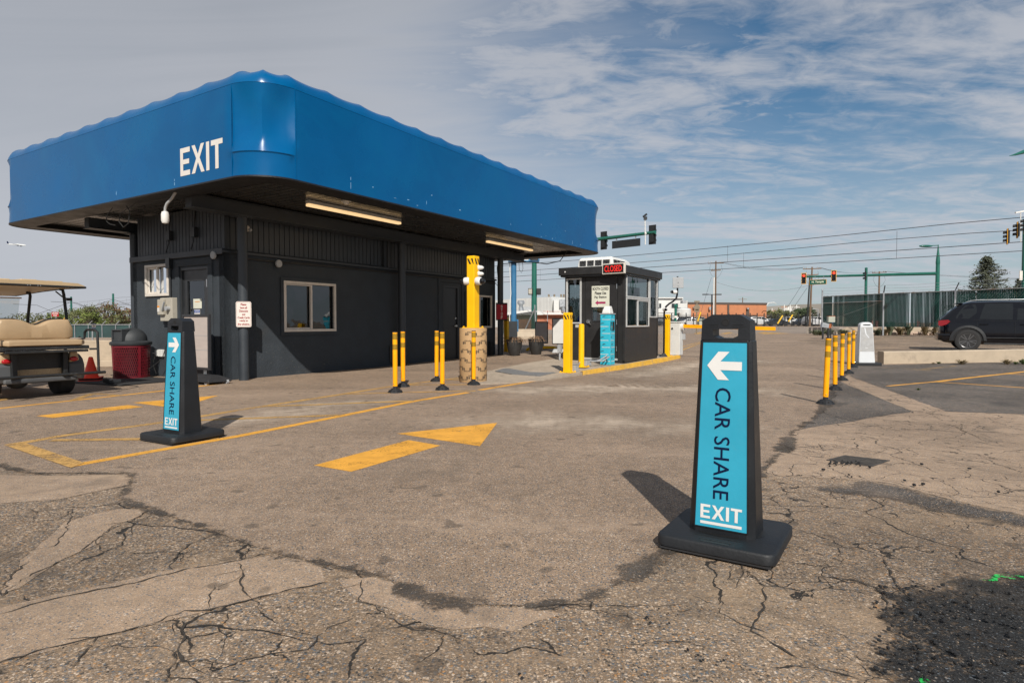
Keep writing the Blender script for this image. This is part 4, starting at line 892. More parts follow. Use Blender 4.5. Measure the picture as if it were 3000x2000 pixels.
def bwin(rects, ax, fixed, out, fw=.045, gl='glass'):
    for (a0, a1, z0, z1) in rects:
        b = MB(OB); P = (lambda u0, u1, z0, z1, d0, d1: b.box(u0, u1, fixed + out*d0, fixed + out*d1, z0, z1)) if ax == 's' else (lambda u0, u1, z0, z1, d0, d1: b.box(fixed + out*d0, fixed + out*d1, u0, u1, z0, z1))
        for q in ((a0-fw, a1+fw, z1, z1+fw*.8), (a0-fw, a1+fw, z0-fw*.8, z0), (a0-fw, a0, z0, z1), (a1, a1+fw, z0, z1)): P(*q, -.03, .022)
        if a1 - a0 > 1 and z1 < 1.7: m = (a0+a1)/2; P(m-.03, m+.03, z0, z1, -.02, .015); P(m+.03, a1, z1-.03, z1, -.02, .012)
        f = b.build('window', 'white_alu', bo, bevel=.003)
        p = MB(OB); d = -.012
        if ax == 's': p.poly([(a0, fixed+out*d, z0), (a1, fixed+out*d, z0), (a1, fixed+out*d, z1), (a0, fixed+out*d, z1)])
        else: p.poly([(fixed+out*d, a0, z0), (fixed+out*d, a1, z0), (fixed+out*d, a1, z1), (fixed+out*d, a0, z1)])
        p.build('pane', gl, f)
bwin([(6.60, 6.94, 1.06, 2.12)], 't', BS0, -1); bwin(wr, 's', BT0, -1, gl='glass_dark'); bwin(wl, 's', BT1, 1); bwin([(5.6, 6.85, 1.1, 2.15)], 't', BS1, 1)
b = MB(OB); dg = (5.83, 6.26, 1.10, 1.93)
wall(b, BS0 - .008, 't', dr[0]+.01, dr[1]-.01, dr[2], dr[3]-.01, [dg], .045, -1); d_ = b.build('door', 'booth_paint', bo)
b = MB(OB); b.poly([(BS0+.01, dg[0], dg[2]), (BS0+.01, dg[1], dg[2]), (BS0+.01, dg[1], dg[3]), (BS0+.01, dg[0], dg[3])]); b.build('pane', 'glass', d_)
b = MB(OB); k = .018
for q in ((dg[0]-k, dg[1]+k, dg[3], dg[3]+k), (dg[0]-k, dg[1]+k, dg[2]-k, dg[2]), (dg[0]-k, dg[0], dg[2], dg[3]), (dg[1], dg[1]+k, dg[2], dg[3])): b.box(BS0-.02, BS0-.0085, q[0], q[1], q[2], q[3])
b.build('glass_trim', 'dark_metal', d_)
for z in (1.92, 1.06, .42): b = MB(OB); b.cyl((BS0-.02, 5.625, z-.06), (BS0-.02, 5.625, z+.06), .014, n=10); b.build('hinge', 'steel', d_, smooth=True)
b = MB(OB); b.cyl((BS0-.01, 6.36, 1.08), (BS0-.05, 6.36, 1.08), .05, n=16); b.bar((BS0-.055, 6.36, 1.07), (BS0-.06, 6.27, 1.0), .03, .02); b.build('handle', 'steel', d_, smooth=True)
b = MB(OB); b.box(BS0-.02, BS0-.001, dr[0], dr[1]+.1, bz, bz+.05); b.build('threshold', 'white_alu', bo)
b = MB(OB); b.cyl((BS0-.172, 6.93, 2.31), (BS0-.178, 6.93, 2.31), .018, n=10); b.build('bolt', 'white_plastic', bo)
b = MB(OB); b.box(BS0-.012, BS0-.0015, 6.60, 6.72, .93, 1.0); b.build('maker_plate', 'white_alu', bo)
# roof air conditioner
c = (14.35, 6.2, 2.41); o = T('air_conditioner', 'white slatted air conditioner on the booth roof', 'air conditioner', S(*c), ANG)
b = MB(c)
b.loft([[(13.92+k, 5.78+k, z), (15.15-k2, 5.78+k, z), (15.15-k2, 6.72-k, z), (13.92+k, 6.72-k, z)] for k, k2, z in ((.0, 0, 2.412), (.0, 0, 2.47), (.02, .05, 2.60), (.06, .25, 2.665))]); b.build('housing', 'white_plastic', o, bevel=.02)
b = MB(c)
for k in range(4):
    for j in range(5): b.box(13.905, 13.93, 5.86 + k*.21, 6.03 + k*.21, 2.462 + j*.028, 2.474 + j*.028)
b.build('grille', 'black_rubber', o); b = MB(c)
for k in range(3):
    for j in range(5): b.box(14.0 + k*.24, 14.2 + k*.24, 5.765, 5.79, 2.462 + j*.028, 2.474 + j*.028)
b.build('grille', 'black_rubber', o)
# CLOSED display
c = (13.60, 5.62, 2.33); o = T('led_display', 'black display reading CLOSED in red at the booth roof corner', 'display', S(*c), ANG + radians(-8))
b = MB(); b.box(-.02, .05, -.30, .31, -.125, .125); b.build('case', 'window_frame', o, bevel=.01)
b = MB(); b.box(-.024, -.0205, -.27, .28, -.1, .1); b.build('screen', 'led_black', o)
b = MB(); b.text('CLOSED', (-.0275, .005, 0), (0, -1, 0), (0, 0, 1), .47, .145, offset=.012); b.build('lettering', 'led_red', o)
# notice in the booth door
c = (BS0, 6.04, 1.7); o = T('booth_notice', 'white paper sign BOOTH CLOSED Please Use Pay Station with a red arrow', 'notice', S(*c), ANG); q = BS0 - .0225
b = MB(c); b.box(q, q+.003, 5.81, 6.275, 1.43, 1.945); b.build('paper', 'paper', o)
b = MB(c); q -= .002
for k, (w_, tx) in enumerate(((.42, 'BOOTH CLOSED'), (.30, 'Please Use'), (.315, 'Pay Station'))): b.text(tx, (q, 6.042, 1.875 - k*.105), (0, -1, 0), (0, 0, 1), w_, .075, offset=.028)
b.mi = 1; b.poly([(q, 6.18, 1.535), (q, 6.11, 1.595), (q, 6.11, 1.475)]); b.poly([(q, 6.11, 1.56), (q, 5.91, 1.56), (q, 5.91, 1.51), (q, 6.11, 1.51)]); b.build('lettering', ['dark_print', 'magenta'] if 'magenta' in MATS else ['dark_print', 'red_print'], o)
# inside the booth
mat('blue_cloth', (.01, .07, .40), .7); mat('yellow_cloth', (.6, .33, .02), .7); mat('cardboard_in', (.25, .17, .10), .8)
c = (15.0, 6.1, bz+.04); o = T('booth_counter', 'dark counter inside the pay booth', 'counter', S(*c), ANG); b = MB(c); b.box(14.1, 16.0, 5.55, 5.95, .90, .94); b.build('top', 'room_dark', o); b = MB(c); b.box(14.1, 14.14, 5.55, 5.95, .19, .9); b.box(15.96, 16.0, 5.55, 5.95, .19, .9); b.build('leg', 'room_dark', o)
c = (14.4, 6.7, .2); o = T('folded_jacket', 'blue cloth heaped behind the narrow booth window', 'cloth', S(*c), ANG); b = MB(c); b.sph((14.25, 6.72, 1.12), .17, sc_=(1, .9, .85), n=10, m=6); b.build('cloth', 'blue_cloth', o)
c = (15.3, 6.5, .2); o = T('hanging_vest', 'yellow vest hanging inside the booth', 'vest', S(*c), ANG); b = MB(c); b.loft([[(14.9, 6.35, 1.0), (14.9, 6.65, 1.0), (14.98, 6.65, 1.0), (14.98, 6.35, 1.0)], [(14.9, 6.4, 1.5), (14.9, 6.6, 1.5), (14.98, 6.6, 1.5), (14.98, 6.4, 1.5)]]); b.build('vest', 'yellow_cloth', o)
c = (14.9, 5.7, .94); o = T('cardboard_box', 'brown box on the booth counter behind the upper window', 'box', S(*c), ANG); b = MB(c); b.box(14.5, 15.3, 5.6, 5.9, 1.5, 1.95); b.box(14.55, 15.2, 5.62, 5.88, .945, 1.5); b.build('box', 'cardboard_in', o)

# ---------------------------------------------------------------- bollards, posts, tube
mat('safety_yellow', (.86, .47, .004), .42, spec=.3, var=.05, vs=3, dirt=(.55, .34, .03), dirts=5, dirta=.25)
mat('post_orange', (.95, .385, .003), .4, spec=.3, var=.05, vs=3, dirt=(.42, .19, .02), dirts=11, dirta=.3)
mat('reflector_dull', (.30, .17, .008), .35, var=.15, vs=90)
mat('rubber_base', (.009, .0105, .013), .6, var=.2, bump=.2, bs=60)
mat('black_mark', (.012, .012, .012), .5)
def square_post(loc, w, h, rot, lb, marks=True, flange=True):
    o = T('square_bollard', lb, 'bollard', loc, rot, 'square yellow bollards')
    b = MB(); b.loft([[(-w/2, -w/2, z), (w/2, -w/2, z), (w/2, w/2, z), (-w/2, w/2, z)] for z in (0, h)]); b.build('post', 'safety_yellow', o, bevel=w*.09)
    if flange: b = MB(); b.box(-w*.85, w*.85, -w*.85, w*.85, 0, .014); [b.cyl((x*w*.72, y*w*.72, .0), (x*w*.72, y*w*.72, .035), .012, n=8) for x in (-1, 1) for y in (-1, 1)]; b.build('flange', 'safety_yellow', o)
    b = MB(); e = .0015; z1 = h - .03 * h; k = w * .6
    for side in range(4):
        R_ = Matrix.Rotation(side * pi/2, 4, 'Z'); b.T = R_
        for x0 in (-w*.36, w*.12):
            b.poly([(x0 - w*.06, -w/2-e, h-.05), (x0 + w*.16, -w/2-e, h-.05), (x0 + w*.22+k*.45, -w/2-e, h-.05-k), (x0 - w*.06 + k*.5, -w/2-e, h-.05-k)] if x0 < 0 else [(x0 - w*.05, -w/2-e, h-.05), (x0 + w*.2, -w/2-e, h-.05), (min(w*.46, x0 + w*.2+k*.45), -w/2-e, h-.05-k), (x0 + k*.4, -w/2-e, h-.05-k)])
    b.T = None; b.build('hazard_mark', 'black_mark', o); return o
p = S(11.0, 5.52); square_post((p.x, p.y, gz(p.x, p.y) + .055), .148, 1.20, ANG, 'square yellow bollard with black marks nearest the booth island tip')
p = D(1954, 1037, 17.5); square_post((p.x, p.y, gz(p.x, p.y) + .10), .15, 1.20, ANG, 'square yellow bollard with black marks beside the barrier gate')
p = S(18.6, 11.0); 
po = G(1484, 1030); square_post((po.x, po.y, po.z), .13, 1.12, ANG, 'square yellow bollard half hidden behind the left planter')
# tall yellow post on the cardboard tube
mat('cardboard', (.50, .325, .165), .75, var=.07, vs=4, dirt=(.33, .21, .10), dirts=2.5, dirta=.3)
tp = Vector((-.69, 10.85, 0)); tube_h = .955
o = T('concrete_form_tube', 'brown cardboard form tube printed 18 EASY POUR below the tall yellow post', 'form tube', tp)
b = MB(); b.lathe([(.235, 0), (.243, .01), (.243, tube_h), (.233, tube_h), (.233, tube_h - .02), (.01, tube_h - .02)], n=48); b.build('tube', 'cardboard', o, smooth=True)
b = MB(); R_ = random.Random(5)
def wrap_text(b, body, r, a, z, w, h, flip=False, off=.02):
    V, F = text_geo(body, off); base = len(b.V)
    for (p, q) in V:
        if flip: p, q = 1 - p, 1 - q
        an = a + (p - .5) * w / r; b.v((r * cos(an), r * sin(an), z + (q - .5) * h))
    for f_ in F: b.f([base + k for k in f_])
for row in range(6):
    for k in range(7):
        a = -pi + k * .62 + row * .23; z = .09 + row * .152
        wrap_text(b, '18', .2448, a, z, .06, .05, True); wrap_text(b, 'EASY POUR', .2448, a + .30, z + .035 - (k % 2) * .07, .13, .024, True); wrap_text(b, 'O', .2448, a + .10, z, .026, .03, True)
b.build('printing', 'dark_print', o)
b = MB(); b.lathe([(.47, .0), (.40, .006), (.30, .010), (.25, .012)], (0, 0, .012), n=24, cap=False); 
o2 = square_post((tp.x, tp.y, tube_h + .001), .165, 1.27, ANG, 'tall square yellow post standing on the cardboard tube')
def cam_dome(name, c, ax, r, lb, dark=True, body_len=.07):
    o = T(name, lb, 'camera', c); ax = Vector(ax).normalized(); b = MB()
    b.lathe([(r*.9, 0), (r, .02), (r, body_len), (r*.93, body_len+.02), (r*.80, body_len+.03)], ax=ax, n=20); b.build('housing', 'white_plastic', o, smooth=True)
    b = MB(); b.lathe([(r*.78, body_len+.025), (r*.72, body_len+.06), (r*.5, body_len+.09), (.002, body_len+.105)], ax=ax, n=20); b.build('dome', 'black_gloss' if dark else 'white_plastic', o, smooth=True); return o
q = lambda u, v, d: D(u, v, d)
cam_dome('dome_camera', q(1396, 823, 10.72), (.85, -.5, -.05), .072, 'white dome camera with dark lens on the front of the tall yellow post')
cam_dome('dome_camera', q(1375, 823, 10.82), (-.9, .1, -.05), .068, 'white dome camera on the left of the tall yellow post')
cam_dome('ball_camera', q(1399, 784, 10.86), (1, .1, 0), .05, 'upper white ball on the right side of the tall yellow post', False, .01)
cam_dome('ball_camera', q(1399, 802, 10.86), (1, .1, 0), .05, 'lower white ball on the right side of the tall yellow post', False, .01)

def delineator(loc, lb, grp, rotz=0., tilt=(0, 0)):
    o = T('delineator_post', lb, 'delineator', loc, rotz, grp); b = MB()
    n = 8; ring = lambda r, z, m=n: [(r*cos(2*pi*(k+.5)/m), r*sin(2*pi*(k+.5)/m), z) for k in range(m)]
    b.loft([ring(.118, 0), ring(.118, .012), ring(.062, .062), ring(.050, .066)]); 
    for k in range(8):
        a = 2*pi*k/8; b.cyl((.09*cos(a), .09*sin(a), .03), (.094*cos(a), .094*sin(a), .042), .012, .010, n=6)
    b.build('base', 'rubber_base', o, bevel=.004)
    H_ = .915; tx, ty = tilt; P = lambda z: Vector((tx * (z-.06), ty * (z-.06), z))
    b = MB(); b.cyl((0, 0, .062), P(.105), .030, n=18); b.build('neck', 'black_rubber', o, smooth=True)
    b = MB(); b.cyl(P(.10), P(H_-.012), .036, n=28); b.build('post', 'post_orange', o, smooth=True)
    for za, zb in ((H_-.115, H_-.03), (H_-.27, H_-.19)): b = MB(); b.cyl(P(za), P(zb), .0366, n=28, cap=False); b.build('reflective_band', 'reflector_dull', o, smooth=True)
    b = MB(); b.cyl(P(H_-.012), P(H_), .0355, n=28); b.build('cap', 'black_rubber', o, smooth=True)
    b = MB(); b.cyl(P(.135) + Vector((-.01, -.034, 0)), P(.135) + Vector((-.012, -.042, 0)), .007, n=8); b.build('bolt', 'steel', o, smooth=True); return o
LB = ['nearest yellow post of the left cluster, before the striped island', 'second left yellow post just behind the nearest one', 'yellow post behind the slightly right leaning one', 'middle cluster yellow post leaning a little right', 'yellow post standing in front of the cardboard tube']
for k, (u, v) in enumerate(((1158, 1150), (1181, 1133), (1279, 1117), (1296, 1142), (1388, 1127))):
    p = G(u, v); delineator(p, LB[k], 'yellow posts before the building', k*.3, ((.0, 0), (.0, 0), (.008, 0), (.0, 0), (0, 0))[k])
LR = ['nearest yellow post of the right row', 'second yellow post of the right row', 'middle yellow post of the right row', 'fourth yellow post of the right row', 'farthest yellow post of the right row, next to the white panel']
for k, (u, v) in enumerate(((2418, 1183), (2446, 1142), (2466, 1114), (2486, 1094), (2499, 1076))):
    p = G(u, v); delineator(p, LR[k], 'row of yellow posts at the right', k*.4, ((.035, 0), (-.015, .0), (.012, 0), (.004, 0), (-.006, 0))[k])

# round pipe bollard
p = S(12.05, 5.72); g = gz(p.x, p.y) + .10; o = T('pipe_bollard', 'round yellow pipe bollard in front of the booth door', 'bollard', (p.x, p.y, g), ANG)
b = MB(); b.lathe([(.062, 0), (.062, .90), (.058, .925), (.04, .935), (.001, .94)], n=24); b.build('pipe', 'safety_yellow', o, smooth=True)
b = MB(); b.box(-.14, .14, -.14, .14, 0, .014); [b.cyl((x*.11, y*.11, 0), (x*.11, y*.11, .035), .012, n=8) for x in (-1, 1) for y in (-1, 1)]; b.build('flange', 'safety_yellow', o)
# cyan pay kiosk
mat('cyan_wrap', (.03, .42, .56), .4, var=.08, vs=6, dirt=(.25, .60, .68), dirts=11, dirta=.22)
p = S(13.25, 5.62); g = gz(p.x, p.y) + .10; o = T('pay_kiosk', 'slim cyan wrapped kiosk column with white cap beside the booth door', 'kiosk', (p.x, p.y, g), ANG)
b = MB(); b.box(-.135, .135, -.125, .125, 0, 1.17); b.build('column', 'cyan_wrap', o, bevel=.008)
b = MB(); b.box(-.15, .15, -.14, .14, 1.17, 1.19); b.build('cap_plate', 'grey_box', o)
b = MB(); b.loft([[(-.11, -.10, 1.19), (.11, -.10, 1.19), (.11, .10, 1.19), (-.11, .10, 1.19)], [(-.10, -.09, 1.25), (.10, -.09, 1.25), (.10, .09, 1.25), (-.10, .09, 1.25)], [(-.03, -.07, 1.36), (.08, -.07, 1.36), (.08, .07, 1.36), (-.03, .07, 1.36)]]); b.build('cap', 'white_plastic', o, bevel=.012)
b = MB(); b.box(-.135, -.10, -.1265, -.140, .80, 1.0); b.mi = 1; b.box(-.02, .055, -.126, -.15, .80, 1.0); b.build('reader', ['black_gloss', 'led_black'], o, bevel=.004)
b = MB()
for k in range(7):
    for side in (0, 1):
        b.T = Matrix.Rotation(-pi/2 * side, 4, 'Z')
        z = .08 + k * .16; x0 = -.12 if k % 2 else -.08
        b.mi = 0; b.box(x0 + .02, x0 + .08, -.1372 if side else -.1272, -.126, z + .075, z + .088); b.box(x0 + .0, x0 + .04, -.1372 if side else -.1272, -.126, z + .06, z + .066)
        b.mi = 1; b.box(x0, x0 + .2, -.1372 if side else -.1272, -.126, z, z + .012)
b.T = None; b.build('printing', ['dark_print', 'label_white'], o)
b = MB(); b.tube([S(12.2, 5.7, .22), S(12.5, 5.6, .19), S(12.8, 5.62, .2), S(13.0, 5.55, .28), S(13.15, 5.6, .3), S(13.2, 5.8, .25)], .017, 10); b.tube([S(12.4, 5.65, .2), S(12.7, 5.5, .19), S(13.0, 5.48, .27), S(13.12, 5.62, .24)], .017, 10)
o = b.build('flexible_conduit', 'grey_box', None, smooth=True); tag(o, 'coil of grey flexible conduit on the ground before the kiosk', 'conduit')
p = S(12.28, 5.75, 0); o = T('junction_box', 'grey junction box on the island beside the pipe bollard', 'junction box', (p.x, p.y, gz(p.x, p.y)+.12), ANG); b = MB(); b.box(-.12, .14, -.1, .1, 0, .13); b.build('box', 'grey_box', o, bevel=.006); b = MB(); b.box(-.13, .15, -.11, .11, .131, .142); b.build('lid', 'grey_box', o)
p = S(11.22, 5.5, 0); o = T('junction_box', 'grey junction box behind the square yellow bollard', 'junction box', (p.x, p.y, gz(p.x, p.y)+.06), ANG); b = MB(); b.box(-.08, .08, -.08, .08, 0, .15); b.build('box', 'grey_box', o, bevel=.006); b = MB(); b.box(-.09, .09, -.09, .09, .151, .162); b.build('lid', 'grey_box', o)
b = MB(); b.tube([S(11.3, 5.5, .12), S(11.6, 5.6, .13), S(12.05, 5.75, .2)], .014, 8); o = b.build('flexible_conduit', 'grey_box', None, smooth=True); tag(o, 'thin grey conduit between the two bollards', 'conduit')
p = S(13.6, 7.05, 0); o = T('conduit_fitting', 'grey conduit fitting rising at the left booth corner', 'conduit', (p.x, p.y, gz(p.x, p.y)+.1), ANG); b = MB(); b.tube([(0, 0, 0), (0, 0, .2)], .025); b.box(-.045, .045, -.045, .045, .2, .38); b.build('pipe', 'grey_box', o)

# ---------------------------------------------------------------- gate, reader pole
mat('gate_white', (.60, .60, .58), .45, var=.04, dirt=(.40, .38, .34), dirts=4, dirta=.25)
p = D(1979, 1037, 18.1); g = gz(p.x, p.y) + .10; o = T('barrier_gate', 'white barrier gate cabinet with a long yellow arm', 'barrier gate', (p.x, p.y, g), ANG)
b = MB(); b.loft([[(-.17, -.17, z), (.17, -.17, z), (.17, .17, z), (-.17, .17, z)] for z in (0, .95)]); b.build('cabinet', 'gate_white', o, bevel=.012)
b = MB(); b.box(-.19, .19, -.19, .19, .95, .985); b.build('lid', 'gate_white', o, bevel=.01)
b = MB(); b.cyl((.0, -.17, .83), (.0, -.24, .83), .11, n=20); b.build('hub', 'gate_white', o, smooth=True)
b = MB(); b.prism([(-.20, .80), (-.20, .90), (-2.75, .835), (-2.75, .735)], 'x', -.05, .0); b.build('arm', 'post_orange', o, bevel=.005)
b = MB(); b.box(.1, .16, -.25, -.17, .45, .62); b.build('switch_box', 'grey_box', o, bevel=.004)
b = MB(); b.cyl((-.172, .05, .78), (-.185, .05, .78), .03, n=12); b.build('lock', 'steel', o, smooth=True)
p = D(1945, 1037, 17.3); g = gz(p.x, p.y) + .10; o = T('reader_pole', 'black bent pole carrying a grey square antenna panel', 'pole', (p.x, p.y, g))
b = MB(); b.tube([(0, 0, 0), (0, 0, 1.25), (.01, 0, 1.33), (.05, 0, 1.42), (.14, 0, 1.50), (.24, 0, 1.56), (.33, 0, 1.64), (.36, 0, 1.74), (.37, 0, 1.9), (.37, 0, 2.05)], .026, 12); b.build('pipe', 'black_gloss', o, smooth=True)
b = MB(); b.loft([[(-.13, -.1, 0), (.1, -.1, 0), (.1, .1, 0), (-.13, .1, 0)], [(-.03, -.03, .1), (.03, -.03, .1), (.03, .03, .1), (-.03, .03, .1)]]); b.build('foot', 'black_rubber', o)
b = MB(); b.box(.22, .53, -.05, -.03, 1.94, 2.24); b.box(.30, .45, -.03, .03, 2.0, 2.2); b.build('panel', 'grey_box', o, bevel=.015)
b = MB(); b.cyl((.375, -.05, 2.09), (.375, -.054, 2.09), .012, n=12); b.box(.35, .40, -.053, -.0505, 1.99, 1.995); b.build('mark', 'dark_metal', o)
b = MB(); b.box(.35, .39, -.02, .02, 2.24, 2.27); b.build('clip', 'black_rubber', o)
cam_dome('dome_camera', (p.x - .02, p.y-.06, g + 1.34), (.3, -.9, -.1), .055, 'white dome camera low on the bent black pole', True, .04)
cam_dome('dome_camera', (p.x + .34, p.y, g + 1.83), (-.9, -.3, 0), .055, 'white dome camera high on the bent black pole', True, .09)

# ---------------------------------------------------------------- the two black CAR SHARE signs
mat('sign_black', (.009, .0105, .013), .42, var=.15, vs=5, bump=.12, bs=90, dirt=(.05, .05, .05), dirts=5, dirta=.18)
mat('sign_teal', (.028, .33, .48), .36, var=.06, vs=2.5, spec=.5, dirt=(.07, .32, .43), dirts=4, dirta=.3, bump=.25, bs=9)
mat('navy', (.002, .009, .040), .6, spec=.15); mat('print_white', (.68, .67, .65), .5, var=.02)
def car_share_sign(loc, rot, lb, right_arrow=False):
    o = T('panel_sign', lb, 'sign', loc, rot, 'black car share panel signs')
    # base: thick rubber slab with rounded corners, a well and moulded slots
    b = MB(); R_ = .05; pts = []
    for cx_, cy_, a in ((.255-R_, .26-R_, 0), (-.255+R_, .26-R_, 90), (-.255+R_, -.26+R_, 180), (.255-R_, -.26+R_, 270)):
        for k in range(6): an = radians(a + k*18); pts.append((cx_ + R_*cos(an), cy_ + R_*sin(an)))
    b.loft([[(x*s_, y*s_, z) for x, y in pts] for s_, z in ((.975, .006), (1, .014), (1, .05), (.985, .058), (.965, .061))]); b.build('base', 'rubber_base', o, smooth=35)
    b = MB(); b.box(-.205, -.195, -.07, .07, .0612, .0625); b.box(-.16, -.156, -.10, .10, .0612, .0625); b.box(.16, .156, -.1, .1, .0612, .0625)
    b.loft([[(-.222 + .012*cos(a), y + .012*sin(a), .0628) for a in [k*pi/4 for k in range(8)]] for y in (-.06, .06)]) if 0 else None
    b.poly([(.155*cos(2*pi*k/24)*.86, .175*sin(2*pi*k/24), .0622) for k in range(24)]); b.box(-.235, -.215, -.065, .065, .0612, .0626); b.build('slot', 'black_mark', o)
    b = MB(); b.box(-.25, .25, -.24, .24, 0.0, .008); b.build('foot', 'black_rubber', o)
    # tower: octagonal taper
    def sec(z):
        k = (z - .05) / 1.06; hx = .108 + (.052 - .108) * k; hy = .152 + (.112 - .152) * k; c = .034 + (.016 - .034) * k
        return hx, hy, c
    def oct_(z):
        hx, hy, c = sec(z)
        return [(-hx, -hy+c, z), (-hx+c*.8, -hy, z), (hx-c*.8, -hy, z), (hx, -hy+c, z), (hx, hy-c, z), (hx-c*.8, hy, z), (-hx+c*.8, hy, z), (-hx, hy-c, z)]
    b = MB(); b.loft([oct_(z) for z in (.055, .3, .6, .957)]); b.build('tower', 'sign_black', o, bevel=.004)
    b = MB(); rows = [.9575, .966, .978, 1.008, 1.048, 1.076]
    def col(j, i):
        z = rows[j]; hx, hy, c = sec(z); w = hy - c * .4; m = .032 if j == 1 else .057
        if j == 5: return [-(w - .045), -.05, .05, (w - .045)][i]
        return [-w, -m, m, w][i]
    cells = [(i, j) for j in range(5) for i in range(3) if not (i == 1 and j in (1, 2))]
    P = lambda i, j, sgn: ((sec(rows[j])[0]) * sgn, col(j, i), rows[j])
    eds = {}
    for (i, j) in cells:
        q = [(i, j), (i+1, j), (i+1, j+1), (i, j+1)]
        b.poly([P(*p, -1) for p in q]); b.poly([P(*p, 1) for p in q][::-1])
        for a, c_ in zip(q, q[1:] + q[:1]): e_ = tuple(sorted((a, c_))); eds[e_] = eds.get(e_, 0) + 1
    for (a, c_), n_ in eds.items():
        if n_ == 1: b.poly([P(*a, -1), P(*c_, -1), P(*c_, 1), P(*a, 1)])
    bmh = b.build('head', 'sign_black', o, bevel=.003)
    b = MB(); hx = sec(1.040)[0]
    for k in range(20):
        a, c_ = 2*pi*k/20, 2*pi*(k+1)/20; f = lambda an, r, d: (-hx - d, r*cos(an), 1.040 + r*sin(an))
        b.poly([f(a, .017, .003), f(c_, .017, .003), f(c_, .0125, .003), f(a, .0125, .003)]); b.poly([f(a, .017, .003), f(c_, .017, .003), f(c_, .018, -.002), f(a, .018, -.002)])
    b.poly([(-hx - .0012, .0125*cos(2*pi*k/20), 1.040 + .0125*sin(2*pi*k/20)) for k in range(20)]); b.build('rivet_hole', 'black_mark' , o)
    b = MB()
    for sgn in (-1, 1):
        hz = sec(1.025)[0] + .0012
        b.bar((-hz, sgn*.033, 1.030), (-hz, sgn*.082, 1.0295), .0025, .003); b.bar((-hz, sgn*.033, 1.020), (-hz, sgn*.086, 1.0195), .0025, .003)
    b.build('embossing', 'rubber_base', o)
    # label
    def face(y, z, d): return (-sec(z)[0] - d, y, z)
    def lab(z0, z1, k0, d):
        h0 = sec(z0)[1] - sec(z0)[2] - k0; h1 = sec(z1)[1] - sec(z1)[2] - k0; return [face(h0, z0, d), face(-h0, z0, d), face(-h1, z1, d), face(h1, z1, d)]
    b = MB(); q1 = lab(.086, .950, -.002, .0015); q2 = lab(.086, .950, -.002, -.001); b.loft([q2, q1]); b.build('label', 'sign_teal', o)
    rim = MB(); 
    for (a, c_) in ((0, 1), (1, 2), (2, 3), (3, 0)): rim.bar(Vector(q1[a]), Vector(q1[c_]), .005, .006)
    rim.build('label_frame', 'sign_black', o)
    D_ = .0035; tilt = Vector((sec(.1)[0] - sec(.978)[0], 0, .878)).normalized(); UP = tilt
    b = MB(); hw = .078; zc = .839; s_ = 1 if not right_arrow else -1
    A_ = [(hw, 0), (.028, .062), (-.022, .062), (.018, .019), (-hw, .019), (-hw, -.019), (.018, -.019), (-.022, -.062), (.028, -.062)]
    pr = lambda y, z: face(y, z, D_)
    b.poly([pr(s_*A_[i][0], zc + A_[i][1]*1.05) for i in (0, 1, 2, 3)]); b.poly([pr(s_*A_[i][0], zc + A_[i][1]*1.05) for i in (0, 3, 6)]); b.poly([pr(s_*A_[i][0], zc + A_[i][1]*1.05) for i in (3, 4, 5, 6)]); b.poly([pr(s_*A_[i][0], zc + A_[i][1]*1.05) for i in (0, 6, 7, 8)])
    b.build('arrow', 'print_white', o)
    b = MB(); zc = .480; b.text('CAR SHARE', face(.003, zc, D_), -UP, (0, -1, 0), .515, .070, offset=.003); b.build('lettering', 'navy', o)
    b = MB(); b.strokes('EXIT', face(0, .160, D_), (0, -1, 0), UP, .186, .064); 
    b.poly([face(.093, .102, D_), face(-.093, .102, D_), face(-.093, .115, D_), face(.093, .115, D_)]); b.build('exit_lettering', 'print_white', o)
    return o
p = S(2.985, .655); car_share_sign((p.x, p.y, gz(p.x, p.y) + .012), ANG - radians(1), 'large black panel sign nearest the camera, teal label with left arrow and CAR SHARE EXIT')
p = S(3.09, 5.42); car_share_sign((p.x, p.y, gz(p.x, p.y) + .014), ANG + radians(2), 'black panel sign before the building, teal label with right arrow and CAR SHARE EXIT', True)

# white blank panel sign at the far end of the right row
mat('panel_white', (.60, .62, .64), .4, var=.03); mat('panel_grey', (.36, .36, .36), .6, var=.12, vs=9, dirt=(.42, .34, .25), dirts=5, dirta=.3)
p = G(2533, 1070); o = T('panel_sign', 'white plastic panel sign with a peeled blank face by the low wall', 'sign', (p.x, p.y, p.z), radians(-4))
b = MB(); b.loft([[(-.33, -.2, z), (.33, -.2, z), (.35, .0, z), (.33, .2, z), (-.33, .2, z), (-.35, 0, z)] for z in (.0, .075)]); b.build('base', 'rubber_base', o, bevel=.012)
def sec2(z, g=0): k = z / 1.12; return .205 - .055*k + g, .13 - .06*k
b = MB(); r_ = []
for z in (.07, .5, .9, 1.04, 1.085, 1.105):
    hx, hy = sec2(z); hx -= 0 if z < 1.05 else (.03 if z < 1.09 else .09); r_.append([(-hx, -hy, z), (hx, -hy, z), (hx, hy, z), (-hx, hy, z)])
b.loft(r_); b.build('tower', 'panel_white', o, bevel=.02)
b = MB(); f = lambda x, z: (x, -sec2(z)[1] - .003, z); b.poly([f(-.17, .36), f(.17, .36), f(.135, .98), f(-.135, .98)]); b.build('label', 'panel_grey', o)
b = MB(); f = lambda x, z: (x, -sec2(z)[1] - .006, z); b.poly([f(-.07, .96), f(-.035, .96), f(-.01, .80), f(-.035, .79)]); b.poly([f(-.035, .79), f(-.01, .80), f(.06, .71), f(.04, .70)]); b.poly([f(-.05, .44), f(.02, .445), f(.02, .455), f(-.04, .455)]); b.build('peeled_patch', 'panel_white', o)
b = MB(); b.box(-.085, .085, -.085, -.068, 1.03, 1.05); b.build('handle_slot', 'black_mark', o)

